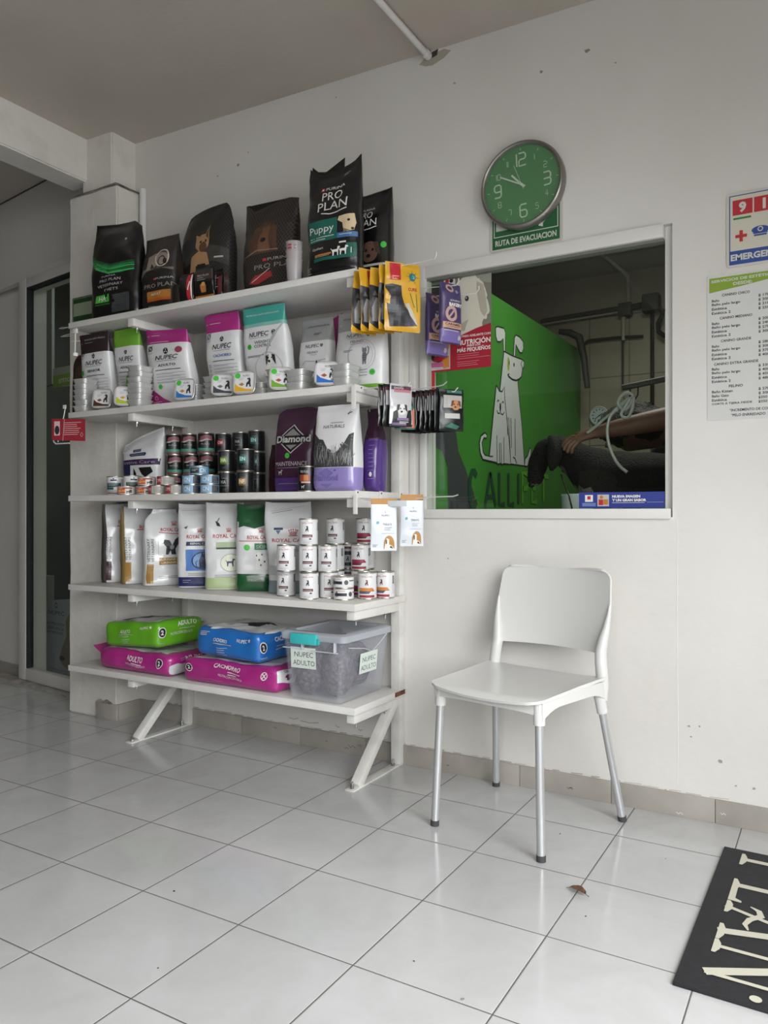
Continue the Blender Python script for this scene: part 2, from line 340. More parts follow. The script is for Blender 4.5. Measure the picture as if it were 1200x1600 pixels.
TD = M.Translation((.6, 0, -.015))
mb = MB(); mb.bbox((-.882, -.03, .015), (-.797, .015, 2.385), FRAME, .004, TD); mb.bbox((-.797, -.03, .015), (.02, .015, .085), FRAME, .004, TD); mb.bbox((-.797, -.03, 2.33), (.02, .015, 2.385), FRAME, .004, TD); mb.box((-.797, -.026, .085), (-.785, .012, 2.33), DARK, TD); mb.box((-.797, -.026, 2.318), (.02, .012, 2.33), DARK, TD)
mb.build('door_frame', d)
GL = D.materials.new('glass'); GL.use_nodes = True; nt = GL.node_tree; nt.nodes.remove(nt.nodes['Principled BSDF'])      # clear pane: sees through, mirrors at its Fresnel rate
tr = nt.nodes.new('ShaderNodeBsdfTransparent'); tr.inputs[0].default_value = (.93, .96, .94, 1); gs = nt.nodes.new('ShaderNodeBsdfGlossy'); gs.inputs['Roughness'].default_value = .02; lw = nt.nodes.new('ShaderNodeLayerWeight'); lw.inputs[0].default_value = .5; pw = nt.nodes.new('ShaderNodeMath'); pw.operation = 'POWER'; pw.inputs[1].default_value = 5; fr = nt.nodes.new('ShaderNodeMath'); fr.operation = 'MULTIPLY_ADD'; fr.inputs[1].default_value = .96; fr.inputs[2].default_value = .035; nt.links.new(lw.outputs['Facing'], pw.inputs[0]); nt.links.new(pw.outputs[0], fr.inputs[0]); mx = nt.nodes.new('ShaderNodeMixShader')
for a_, b_ in ((fr.outputs[0], mx.inputs[0]), (tr.outputs[0], mx.inputs[1]), (gs.outputs[0], mx.inputs[2]), (mx.outputs[0], nt.nodes['Material Output'].inputs[0])): nt.links.new(a_, b_)
mb = MB(); mb.box((-.785, -.006, .085), (.02, 0, 2.318), GL, TD); mb.build('glass_pane', d)
# the dim room behind the glass door
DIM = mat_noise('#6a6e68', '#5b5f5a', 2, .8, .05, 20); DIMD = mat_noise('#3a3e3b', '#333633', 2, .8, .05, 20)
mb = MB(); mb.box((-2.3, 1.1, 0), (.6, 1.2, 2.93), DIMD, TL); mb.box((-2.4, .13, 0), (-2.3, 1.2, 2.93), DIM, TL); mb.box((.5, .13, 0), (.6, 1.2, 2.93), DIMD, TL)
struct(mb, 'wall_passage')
# corner conduit, ceiling conduit
WPL = mat('#d8d6d2', .45)
mb = MB(); mb.tube([(-1.045, -.016, 1.88), (-1.045, -.016, 2.60)], .017, WPL, 12); o = mb.build('corner_pipe'); tag(o, 'white vertical pipe in the corner between pillar and wall above the shelves', 'pipe')
mb = MB(); mb.tube([(.533, -.008, 2.79), (.533, -6, 2.79)], .0125, WPL, 12); mb.tube([(.533, -.004, 2.79), (.533, -.03, 2.79)], .017, WPL, 12)
o = mb.build('ceiling_conduit'); tag(o, 'white conduit running along the ceiling to the wall above the window', 'conduit')
# ------------------------------------------------------------------ interior window
win = empty('window_1', (.97, 0, .985), kind='structure'); TW = M.Translation((-.97, 0, -.985))
mb = MB()
mb.bbox((WX0, -.012, 1.012), (.524, .05, WZ1), FRAME, .003, TW); mb.bbox((1.414, .02, WZ0), (WX1, .05, WZ1), FRAME, .003, TW)
mb.bbox((.5235, -.0125, 1.918), (1.414, .05, WZ1), FRAME, .003, TW); mb.bbox((.4975, -.014, WZ0-.006), (WX1-.005, .05, 1.014), FRAME, .003, TW)
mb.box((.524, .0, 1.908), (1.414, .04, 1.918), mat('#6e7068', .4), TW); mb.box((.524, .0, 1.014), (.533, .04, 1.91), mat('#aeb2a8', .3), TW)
mb.build('window_frame', win)
mb = MB(); mb.box((.52, .026, 1.01), (1.42, .032, 1.92), GL, TW); mb.build('glass_pane', win)

# ------------------------------------------------------------------ shelving unit
SHX0, SHX1, SHY = -1.13, .432, -.38
SH = {1: 1.872, 2: 1.460, 3: 1.079, 4: .673, 5: .302}        # board tops, from the top board down
SW = mat_noise('#d9d7d3', '#c9c6c0', 5, .5, .12, 50, .35, .8); STEEL = mat('#9a9a98', .35, .9); WSTEEL = mat_noise('#d6d4cf', '#b8b4ab', 9, .4, .08, 60, .45, .85)
sh = empty('shelving_unit', (-.35, -.19, 0), label='tall white wall shelf unit with five boards carrying pet food', cat='shelving unit'); TS = M.Translation((.35, .19, 0))
for k, z in SH.items():
    mb = MB(); mb.bbox((SHX0, SHY, z-.026), (SHX1, -.004, z), SW, .0025, TS)
    if k == 5: mb.box((SHX1-.001, -.09, z-.02), (SHX1+.0006, -.01, z-.002), mat_noise('#7a4a38', '#4a2c22', 40, .8, .4, 90), TS)
    mb.build('shelf_board', sh)
for px in (-.735, .405):
    mb = MB(); mb.bbox((px-.02, -.041, .006), (px+.02, -.001, 1.95), WSTEEL, .003, TS); mb.build('post', sh)
    mb = MB(); mb.bbox((px-.019, -.375, 0), (px+.019, -.002, .006), WSTEEL, .002, TS)
    a = V((px, -.33, .006)); c = V((px, -.045, .27)); dr = (c-a); ln = dr.length; ang = math.atan2(dr.z, dr.y)
    mb.build('foot_plate', sh)
    TB = TS@M.Translation(a)@M.Rotation(ang, 4, 'X'); mb = MB(); mb.bbox((-.0175, 0, -.0175), (.0175, ln, .0175), WSTEEL, .002, TB); mb.build('brace', sh)
    for yy in (-.355, -.06):
        mb = MB(); mb.lathe([(.008, .006), (.008, .014)], STEEL, 6, (px, yy, 0), TS); mb.lathe([(.004, .014), (.004, .03)], STEEL, 8, (px, yy, 0), TS); mb.build('anchor_bolt', sh)
    for k, z in SH.items():
        mb = MB(); mb.bbox((px-.017, -.365, z-.060), (px+.017, -.04, z-.026), WSTEEL, .002, TS); mb.build('bracket_arm', sh)
        for yy in ((-.33, -.12) if not (px > 0 and k == 2) else (-.235, -.10)):
            mb = MB(); mb.lathe([(.006, -.008), (.006, 0)], STEEL, 6, (px, yy, z-.060), TS); mb.tube([TS@V((px, yy, z-.082)), TS@V((px, yy, z-.06))], .003, STEEL, 6); mb.build('bracket_screw', sh)
for zz in (1.45,):                              # painted-over strip between post and window
    mb = MB(); mb.bbox((.448, -.004, 1.0), (.472, .0, 1.985), PAINT, .0015); struct(mb, 'trim_4')

# ------------------------------------------------------------------ chair
CHP = mat('#cfcecb', .28); ALU = mat('#c6c7c8', .34, .65); RUB = mat('#3c3c3e', .7)
ch = empty('chair', (1.032, -.31, 0), R(-11), label='white plastic chair with grey metal legs below the window', cat='chair')
LEG = {(-1, -1): ((-.192, -.2135), (-.178, -.203), .388), (1, -1): ((.192, -.2135), (.180, -.203), .388), (-1, 1): ((-.241, .215), (-.200, .150), .36), (1, 1): ((.241, .215), (.205, .150), .36)}
for k, (ft, tp, zt) in LEG.items():
    a = V((ft[0], ft[1], .014)); b_ = V((tp[0], tp[1], zt)); lg = MB(); lg.tube([a, b_+(b_-a).normalized()*.02], .0125, ALU, 18); o = lg.build('leg', ch)
    t = MB(); t.tube([a-(b_-a).normalized()*.0135, a+(b_-a).normalized()*.004], .0138, RUB, 18); t.build('foot_cap', o)
    dd = (b_-a).normalized(); s_ = MB(); s_.tube([b_-dd*.002, b_+dd*.035, b_+dd*.06], [.0172, .0178, .0185], CHP, 18); s_.build('leg_socket', ch)
def grid(fn, nu, nv, m, th=None, mb=None):      # surface patch with thickness along its normal
    mb = mb or MB(); P = [[V(fn(-1+2*i/nu, j/nv)) for i in range(nu+1)] for j in range(nv+1)]
    def nrm(i, j):
        a = P[j][min(i+1, nu)]-P[j][max(i-1, 0)]; b = P[min(j+1, nv)][i]-P[max(j-1, 0)][i]; n = a.cross(b); return n.normalized() if n.length else V((0, 0, 1))
    Q = [[P[j][i]-nrm(i, j)*(th(i/nu*2-1, j/nv) if callable(th) else th) for i in range(nu+1)] for j in range(nv+1)]; W = nu+1; K = W*(nv+1)
    vs = [p for r in P for p in r]+[p for r in Q for p in r]; fs = []
    for j in range(nv):
        for i in range(nu):
            a = j*W+i; fs += [(a, a+1, a+W+1, a+W), (K+a+W, K+a+W+1, K+a+1, K+a)]
    for i in range(nu): fs += [(i+1, i, K+i, K+i+1), (nv*W+i, nv*W+i+1, K+nv*W+i+1, K+nv*W+i)]
    for j in range(nv): fs += [(j*W, (j+1)*W, K+(j+1)*W, K+j*W), ((j+1)*W+nu, j*W+nu, K+j*W+nu, K+(j+1)*W+nu)]
    mb.add(vs, fs, m, True); return mb
def lerp(t, pts):
    if t <= pts[0][0]: return pts[0][1]
    for (a, p), (b, q) in zip(pts, pts[1:]):
        if t <= b: s = (t-a)/(b-a) if b > a else 1; s = s*s*(3-2*s); return p+(q-p)*s
    return pts[-1][1]
def seat_fn(u, v):
    hw = lerp(v, [(0, .165), (.03, .19), (.08, .203), (.55, .208), (.8, .215), (1, .222)]); y = -.245+.40*v
    y -= .014*(1-u*u)*(1-v)
    z = .462+.006*v-.012*(1-u*u)*sin(pi*min(1, v*1.05))-.014*max(0, 1-v/.09)**2*(.4+.6*(1-u*u))+.008*abs(u)**6*v
    return (u*hw, y, z)
grid(seat_fn, 28, 30, CHP, .009).build('seat', ch)
mb = MB()                                       # apron under the seat edge, arched at the sides
def apron(p0, p1, z1, h0, hm, n=16):
    p0 = V((*p0, 0)); p1 = V((*p1, 0)); sd = (p1-p0).normalized().cross(V((0, 0, 1)))*.006; vs = []
    for i in range(n+1):
        t = i/n; p = p0.lerp(p1, t); e = max(0, 1-min(t, 1-t)/.28); h = hm+(h0-hm)*e*e
        for q, zz in ((sd, z1), (sd, z1-h), (-sd, z1-h), (-sd, z1)): vs.append((p.x+q.x, p.y+q.y, zz))
    mb.add(vs, [(i*4+k, i*4+(k+1) % 4, i*4+4+(k+1) % 4, i*4+4+k) for i in range(n) for k in range(4)]+[(0, 1, 2, 3), (n*4+3, n*4+2, n*4+1, n*4)], CHP)
apron((-.187, -.212), (.187, -.212), .455, .040, .036); apron((.19, -.212), (.214, .152), .462, .062, .034); apron((-.214, .152), (-.19, -.212), .462, .062, .034); apron((.212, .156), (-.212, .156), .462, .05, .036)
mb.build('seat_frame', ch)
def back_fn(u, v):
    v = 1-(1-v)**1.9; s = max(0, (v-.875)/.125); hw = lerp(v, [(0, .188), (.2, .200), (.45, .214), (1, .206)])-.034*(1-(1-min(1, s)**2)**.5); z = .545+.262*v; y = .168+.055*v+.030*(1-u*u)*(1-.3*v)-.012*u*u
    return (u*hw, y, z)
grid(back_fn, 26, 30, CHP, .008).build('backrest', ch)
for sx in (-1, 1):
    mb = MB(); pts = []; rs = []
    for z, x, y, r in ((.40, .203, .150, .0185), (.45, .206, .150, .0195), (.48, .204, .150, .0195), (.52, .199, .152, .0195), (.55, .196, .158, .019), (.59, .201, .166, .016), (.63, .208, .175, .0115), (.67, .2115, .184, .007), (.70, .2125, .190, .004)):
        pts.append((sx*x, y, z)); rs.append(r)
    mb.tube(pts, rs, CHP, 16); mb.build('back_post', ch)
# ------------------------------------------------------------------ builders for packets, tins and trays
PILLOW = [(0, .72), (.04, .95), (.12, 1), (.5, 1), (.72, .75), (.9, .28), (.97, .07), (1, .05)]
SACHET = [(0, .06), (.05, .1), (.2, .8), (.5, 1), (.8, .75), (.93, .12), (1, .06)]
FULL = [(0, .8), (.03, .98), (.1, 1), (.78, 1), (.92, .75), (.97, .4), (1, .1)]
def lp(t, pts):
    for (a, p), (b, q) in zip(pts, pts[1:]):
        if t <= b: s = (t-a)/(b-a) if b > a else 1; return p+(q-p)*s
    return pts[-1][1]
def bag_mesh(w, h, d, base, art=None, bands=(), prof=PILLOW, wprof=None, n=3.2, ear=.006, amp=.0035, freq=11, seed=0, side=None, tops=None, lean=0, leany=0, cell=.011, rows=34, cols=44, T=None, mb=None, sidew=.93):
    wprof = wprof or [(0, .97), (.05, 1), (.8, .985), (1, .97)]; mb = mb or MB(); sd = V((seed*3.1, seed*1.7, seed))
    def disp(p, v):
        e = min(1, v*14); k = noise.noise_vector(p*freq+sd); k2 = noise.noise_vector(p*freq*2.7+sd)
        q = p+V((k.x*.7, k.y*1.6, k.z*.25))*amp*e+V((k2.x*.3, k2.y, 0))*amp*.55*e
        if tops: q.z += lp(max(-1, min(1, p.x/(w/2))), tops)*max(0, (v-.45)/.55)**1.5   # skewed or drooping top edge
        q.x += lean*v*v; q.y += leany*v**1.5
        q.z += ear*(abs(p.x)/(w/2))**4*max(0, v-.8)*5
        return T@q if T else q
    def S(u, v, off=0):
        u = max(-1, min(1, u)); y = -d/2*lp(v, prof)*(1-abs(u)**n)**(1/n); p = V((u*w/2*lp(v, wprof), y, v*h)); g = disp(p, v)
        return g
    def mp(x, y, off):
        v = max(0, min(1, y/h)); wh = w/2*lp(v, wprof); u = max(-.995, min(.995, x/wh)); p = S(u, v)
        e = .02; a = S(min(1, u+e), v)-S(max(-1, u-e), v); b = S(u, min(1, v+e))-S(u, max(0, v-e)); nn = a.cross(b)
        return p+(nn.normalized()*off if nn.length else V((0, -off, 0)))
    vs = sorted({i/rows for i in range(rows+1)}|{b for q in bands for b in q[:2]}|{p for p, _ in prof}); P = []
    for v in vs:
        dh = d/2*lp(v, prof); wh = w/2*lp(v, wprof)
        for k in range(cols):
            a = 2*pi*k/cols; c, s = cos(a), sin(a)
            P.append(disp(V((wh*math.copysign(abs(c)**(2/n), c), dh*math.copysign(abs(s)**(2/n), s), v*h)), v))
    o = len(mb.v); mb.v += P
    for i in range(len(vs)-1):
        vm = (vs[i]+vs[i+1])/2; m = base
        for q in bands:
            if q[0] <= vm <= q[1]: m = q[2]
        for k in range(cols):
            mm = m
            c = cos(2*pi*(k+.5)/cols)
            if side and c < -sidew: mm = side
            mb.f.append([o+i*cols+k, o+i*cols+(k+1) % cols, o+(i+1)*cols+(k+1) % cols, o+(i+1)*cols+k]); mb.fm.append(mb.mi(mm)); mb.sm.append(True)
    for i, rev in ((0, 1), (len(vs)-1, 0)):
        f = [o+i*cols+k for k in range(cols)]; mb.f.append(f[::-1] if rev else f); mb.fm.append(mb.mi(base if rev or not bands else m)); mb.sm.append(False)
    if art: art(Art(mb, mp, (cell, cell)), w, h)
    return mb
def bag(name, label, u0, u1, vt, yf, d, zs, base, art=None, rot=0, cat='pet food bag', group=None, vb=None, w=None, h=None, dx=0, hmax=.376, **k):
    """A standing packet fitted between two measured edges; zs is the shelf top it stands on."""
    a = at_y(u0, 800, yf+.2*d); b = at_y(u1, 800, yf+.8*d); ym = yf+d/2
    W = w or (b.x-a.x); x = (a.x+b.x)/2+dx; H = h or at_y((u0+u1)/2, vt, ym+k.get('leany', 0)).z-zs
    if zs < 1.7: H = min(H, hmax)
    o = bag_mesh(W, H, d, base, art, **k).build(name, loc=(x, ym, zs+.002), rotz=R(rot)); return tag(o, label, cat, group)
def tin(name, r, h, body, art=None, cat='tin'):
    mb = MB(); n = 40
    mb.lathe([(r*.93, .001), (r*.985, .003), (r, .005), (r, h-.005), (r*.985, h-.003), (r*.93, h-.0015)], body, n)
    def mp(x, y, off): a = -pi/2+x/r; return V((cos(a)*(r+off), sin(a)*(r+off), y))
    if art: art(Art(mb, mp, (.006, 1.0), off=.0005, step=.00006), r, h)
    o = mb.build(name); t = MB(); rim = mat('#b9b4a8', .3, .9); rim2 = mat('#c9b98f', .35, .85)
    t.lathe([(r*.90, h-.004), (r*.99, h-.004), (r*1.012, h-.002), (r*1.012, h), (r*.97, h+.0005), (r*.95, h-.003), (r*.3, h-.003), (.0005, h-.003)], [rim, rim, rim, rim, rim, rim2, rim2], n, cap=False)
    t.build('lid', o); t = MB()
    t.lathe([(.0005, .0015), (r*.9, .0015), (r*.97, 0), (r*1.01, 0), (r*1.012, .003), (r*.99, .004)], rim, n, cap=False); t.build('bottom_rim', o)
    o['category'] = cat; o['_'] = 0; del o['_']; return o
_used = set()
def put(proto, x, y, z, rotz=0, label=None, group=None):
    """first use moves the prototype itself, later uses copy it with its parts"""
    if proto.name not in _used: _used.add(proto.name); o = proto; o.location = (x, y, z); o.rotation_euler[2] = rotz; o['label'] = label
    else: o = copy_thing(proto, (x, y, z), rotz, label)
    if group: o['group'] = group
    return o
def tray(name, size=.094, h=.030, cover=None, art=None, low=.80):
    """fluted square foil tray with a rim and a printed cover"""
    foil = mat('#d6d6d4', .38, .55); n = 64; mb = MB(); s = size/2
    def ring(k, z, fl=0):
        o = []
        for i in range(n):
            a = 2*pi*(i+.5)/n; c, q = cos(a), sin(a); e = 2/4.2; rr = s*k*(1+(fl if i % 2 else -fl))
            o.append((rr*math.copysign(abs(c)**e, c), rr*math.copysign(abs(q)**e, q), z))
        return o
    R_ = [ring(low*.93, 0), ring(low, .002), ring(low+.05, h*.45, .010), ring(.92, h*.85, .012), ring(.93, h-.003), ring(1, h-.003), ring(1.0, h-.001), ring(.97, h)]
    vs = [p for r in R_ for p in r]; fs = [(i*n+k, i*n+(k+1) % n, (i+1)*n+(k+1) % n, (i+1)*n+k) for i in range(len(R_)-1) for k in range(n)]
    mb.add(vs, fs+[tuple(range(n))[::-1]], foil, False); o = mb.build(name)
    t = MB(); c = cover or foil; rr = ring(.93, h-.0004); t.add(rr, [tuple(range(n))], c)
    if art: art(Art(t, lambda x, y, off: V((x, y, h-.0004+off)), off=.0004, step=.0001), s*.93)
    t.build('lid', o); o['category'] = 'food tray'; return o

# recurring print
GRN = mat('#3fb53a', .45); LBL = mat('#c9c9cb', .42); LBLW = mat('#d6d6d6', .4, coat=.25); RED = mat('#b3202e', .45); DGR = mat('#4a4c50', .5); MICRO = mat('#8f9094', .5)
def scissors(A, x, y, s, m): A.line([(x, y), (x+s, y+s*.5)], s*.12, m); A.line([(x, y+s*.5), (x+s, y)], s*.12, m); A.ring(x+s*1.2, y+s*.05, s*.22, s*.18, s*.1, m, 10); A.ring(x+s*1.2, y+s*.48, s*.22, s*.18, s*.1, m, 10)
def blades(A, x, y, r, m, m2): A.ell(x, y, r, r, m); [A.poly([(x, y), (x+r*.75*cos(a-.28), y+r*.75*sin(a-.28)), (x+r*.75*cos(a+.28), y+r*.75*sin(a+.28))], m2) for a in (pi/2, pi/2+2.09, pi/2+4.19)]
def sticker(A, x, y, r=.011): A.ell(x, y, r, r, GRN); A.text('OK', x, y, r*.6, mat('#1f7a24', .5))
def dog_head(A, x, y, s, m, dark, nose=BLACK):           # small printed animal portrait
    A.ell(x, y, s*.5, s*.55, m); A.ell(x-s*.08, y-s*.3, s*.32, s*.26, m); A.poly([(x-s*.52, y+s*.45), (x-s*.62, y-s*.2), (x-s*.34, y-s*.05), (x-s*.22, y+s*.5)], dark); A.poly([(x+s*.52, y+s*.45), (x+s*.62, y-s*.2), (x+s*.36, y-s*.05), (x+s*.22, y+s*.5)], dark)
    A.ell(x-s*.2, y+s*.08, s*.07, s*.08, nose); A.ell(x+s*.2, y+s*.08, s*.07, s*.08, nose); A.ell(x-s*.06, y-s*.22, s*.13, s*.1, nose)
def cat_fig(A, x, y, s, m, dark):                         # small printed standing cat
    A.ell(x, y-s*.15, s*.2, s*.42, m); A.ell(x, y+s*.33, s*.2, s*.18, m); A.poly([(x-s*.19, y+s*.38), (x-s*.17, y+s*.62), (x-s*.03, y+s*.48)], m); A.poly([(x+s*.19, y+s*.38), (x+s*.17, y+s*.62), (x+s*.03, y+s*.48)], m)
    A.line([(x+s*.16, y-s*.1), (x+s*.36, y+s*.15), (x+s*.4, y+s*.5), (x+s*.26, y+s*.62)], s*.09, m); A.rect(x-s*.16, y-s*.72, x-s*.05, y-s*.4, m); A.rect(x+s*.05, y-s*.72, x+s*.16, y-s*.4, m)
    for j in range(4): A.line([(x-s*.15, y-s*.4+j*s*.16), (x+s*.15, y-s*.36+j*s*.16)], s*.04, dark)
def sit_dog(A, x, y, s, m, leg=True):                     # small printed walking dog
    A.poly([(x-s*.5, y+s*.05), (x-s*.4, y+s*.2), (x+s*.2, y+s*.22), (x+s*.3, y+s*.55), (x+s*.55, y+s*.5), (x+s*.62, y+s*.34), (x+s*.42, y+s*.3), (x+s*.35, y-s*.05), (x+s*.34, y-s*.5), (x+s*.22, y-s*.5), (x+s*.16, y-s*.08), (x-s*.22, y-s*.06), (x-s*.3, y-s*.5), (x-s*.42, y-s*.5), (x-s*.44, y-s*.06)], m)
    A.line([(x-s*.46, y+s*.12), (x-s*.62, y+s*.34)], s*.07, m)
def stand_dog(A, x, y, s, m):                             # small printed upright sitting dog
    A.poly([(x-s*.28, y-s*.5), (x-s*.26, y-s*.1), (x-s*.05, y+s*.12), (x-s*.02, y+s*.3), (x-s*.16, y+s*.3), (x-s*.2, y+s*.4), (x-s*.02, y+s*.5), (x+s*.14, y+s*.46), (x+s*.2, y+s*.28), (x+s*.2, y-s*.1), (x+s*.28, y-s*.5), (x+s*.1, y-s*.5), (x+s*.06, y-s*.24), (x-s*.08, y-s*.24), (x-s*.12, y-s*.5)], m)
# ------------------------------------------------------------------ top board: dark bags
PB = mat('#0c0c0d', .30, coat=.35); PBR = mat('#1f1b19', .42, coat=.12); TXT = mat('#b4b2ae', .5); TXW = mat('#dcdad5', .5)
TAN = mat('#a8825c', .6); TAND = mat('#5a3d2a', .6); ORG = mat('#b8742a', .5); GREEN = mat('#2f6a36', .4); GRB = mat('#4ba83c', .45); TEAL = mat('#155a4c', .45)
def grass_swoosh(A, w, h, x0, y0):
    for i, c in enumerate(('#14512c', '#237a3f', '#379a52', '#1b6035', '#3aa85a')):
        A.line([(x0-.02*w, y0+.20*h-.012*i*h), (x0+.18*w, y0+.10*h-.018*i*h), (x0+.45*w, y0+.035*h-.02*i*h), (x0+.9*w, y0+.05*h-.022*i*h)], [.02*h, .03*h, .026*h, .014*h], mat(c, .45))
def art_ha(A, w, h):
    grass_swoosh(A, w, h, -.46*w, .50*h)
    A.ell(.25*w, .80*h, .02*w, .012*h, TXT)
    A.text('PURINA', -.02*w, .425*h, .016*h, TXT, w=.28*w); A.text('PRO PLAN', 0, .385*h, .028*h, TXT, w=.42*w); A.text('VETERINARY', 0, .335*h, .026*h, TXT, w=.52*w); A.text('DIETS', .03*w, .287*h, .026*h, TXT, w=.3*w)
    A.rect(-.30*w, .165*h, -.02*w, .245*h, GRB); A.text('HA', -.16*w, .205*h, .05*h, TXW); A.rect(-.30*w, .14*h, .0*w, .15*h, mat('#2c6a2a', .5))
    A.rect(.05*w, .05*h, .38*w, .23*h, mat('#3a3c3e', .35)); A.micro(.08*w, .22*h, .25*w, 5, .02*h, mat('#55585a', .5))
bag('food_bag', 'black bag with green swoosh and HA panel at the left end of the top board', 141, 231, 349, -.345, .10, SH[1], PB, art_ha, n=3.4, tops=[(-1, .012), (0, -.008), (.7, -.012), (1, -.05)], seed=2, amp=.005)
def pro_logo(A, x, y, s, m, m2=None):
    A.rect(x-.62*s, y+.62*s, x-.44*s, y+.80*s, mat('#b9353c', .5)); A.rect(x-.57*s, y+.67*s, x-.49*s, y+.75*s, TXW); A.text('PURINA', x+.12*s, y+.71*s, .15*s, m, w=.95*s)
    A.text('PRO', x+.0*s, y+.32*s, .42*s, m, w=1.0*s); A.text('PLAN', x+.05*s, y-.18*s, .42*s, m, w=1.5*s, rot=0)
    A.line([(x-.5*s, y-.50*s), (x-.1*s, y-.60*s), (x+.35*s, y-.58*s), (x+.8*s, y-.48*s)], .05*s, m)
def art_bull(A, w, h):
    A.rect(-.5*w, .52*h, .48*w, .99*h, mat('#302b28', .45)); A.poly([(-.49*w, .40*h), (-.25*w, .52*h), (.1*w, .56*h), (.46*w, .50*h), (.46*w, .54*h), (-.49*w, .56*h)], mat('#6e675f', .5))
    g = mat('#8a7f73', .6); A.ell(.16*w, .66*h, .2*w, .10*h, g); A.poly([(-.26*w, .54*h), (-.22*w, .72*h), (.0, .76*h), (.1*w, .6*h), (-.02*w, .56*h), (-.1*w, .62*h), (-.14*w, .54*h)], g); A.ring(.18*w, .68*h, .19*w, .12*h, .03*w, mat('#c0b5a6', .6)); A.ring(.18*w, .64*h, .11*w, .07*h, .03*w, mat('#4a4038', .6)); A.ell(.27*w, .63*h, .05*w, .04*h, BLACK)
    A.rect(-.02*w, .395*h, .04*w, .42*h, mat('#b9353c', .5)); A.text('PURINA', .26*w, .407*h, .025*h, TXT, w=.42*w); A.text('PRO PLAN', .12*w, .325*h, .05*h, mat('#8f877c', .5), w=.85*w)
    A.rect(-.22*w, .16*h, .42*w, .255*h, mat('#a9722c', .45)); A.rect(-.22*w, .125*h, .42*w, .16*h, mat('#b5541f', .45)); A.text('ADULT', .05*w, .215*h, .03*h, TXW, w=.3*w); A.text('3,0 kg', -.08*w, .055*h, .03*h, TXW, w=.2*w)
bag('food_bag', 'dark brown bag with an orange band and wrinkled dog picture on the top board', 221, 289, 371, -.325, .10, SH[1], PBR, art_bull, tops=[(-1, 0), (1, -.004)], ear=0, seed=4, n=3.4)
NET1 = mat_net('#151413', '#34322f'); NET2 = mat_net('#1d1715', '#453e39', 230)
def art_french(A, w, h):
    A.poly([(-.47*w, .40*h), (-.2*w, .46*h), (.25*w, .45*h), (.47*w, .40*h), (.47*w, .56*h), (.1*w, .62*h), (-.47*w, .5*h)], mat('#3d3936', .5))
    A.poly([(-.2*w, .36*h), (-.16*w, .52*h), (-.02*w, .57*h), (.13*w, .54*h), (.2*w, .36*h), (.13*w, .36*h), (.1*w, .44*h), (-.05*w, .44*h), (-.1*w, .36*h)], TAN)
    A.ell(.03*w, .645*h, .135*w, .082*h, TAN); A.poly([(-.10*w, .66*h), (-.12*w, .74*h), (-.03*w, .71*h)], TAN); A.poly([(.07*w, .70*h), (.14*w, .80*h), (.17*w, .66*h)], TAN); A.poly([(.09*w, .70*h), (.135*w, .77*h), (.15*w, .67*h)], TAND)
    A.ell(.05*w, .60*h, .07*w, .05*h, TAND); A.ell(.0*w, .655*h, .02*w, .014*h, BLACK); A.ell(.1*w, .655*h, .02*w, .014*h, BLACK)
    A.rect(.26*w, .475*h, .40*w, .49*h, TXT); A.poly([(.1*w, .0), (.16*w, .32*h), (.47*w, .33*h), (.47*w, .0)], mat('#3a2020', .4)); A.micro(.22*w, .26*h, .2*w, 5, .03*h, TXT)
bag('food_bag', 'netted dark bag with a tan bat-eared dog on the top board', 279, 374, 327, -.222, .11, SH[1], NET1, art_french, ear=-.02, tops=[(-1, -.075), (-.75, -.02), (0, .0), (.75, .012), (.85, -.01), (1, -.08)], seed=6, n=2.8, amp=.004)
def art_spaniel(A, w, h):
    A.poly([(-.25*w, .42*h), (-.3*w, .6*h), (-.16*w, .76*h), (.05*w, .80*h), (.22*w, .68*h), (.24*w, .42*h)], mat('#4f3626', .6)); A.poly([(-.1*w, .44*h), (-.06*w, .72*h), (.08*w, .74*h), (.12*w, .44*h)], mat('#6b4a34', .6)); A.ell(.0, .56*h, .05*w, .025*h, BLACK)
    A.line([(-.4*w, .40*h), (-.1*w, .46*h), (.25*w, .44*h)], .012*h, mat('#7a6a60', .5))
    A.rect(-.02*w, .335*h, .05*w, .365*h, mat('#b9353c', .5)); A.text('PURINA', .27*w, .35*h, .028*h, TXT, w=.4*w); A.text('PRO PLAN', .2*w, .28*h, .05*h, mat('#9a8f88', .5), w=.75*w)
    A.poly([(-.28*w, .12*h), (-.16*w, .20*h), (.14*w, .22*h), (.16*w, .16*h), (-.1*w, .10*h)], mat('#9a2f35', .45)); A.line([(-.22*w, .13*h), (.12*w, .25*h)], .006*h, TXW)
bag('food_bag', 'netted dark bag with a long-eared brown dog beside the clear cups', 376, 476, 318, -.30, .11, SH[1], NET2, art_spaniel, ear=0, wprof=[(0, .92), (.2, 1), (.7, .95), (1, .98)], tops=[(-1, .012), (-.8, .01), (-.62, -.022), (0, -.006), (.6, .006), (1, -.006)], seed=8, n=2.8, amp=.006)
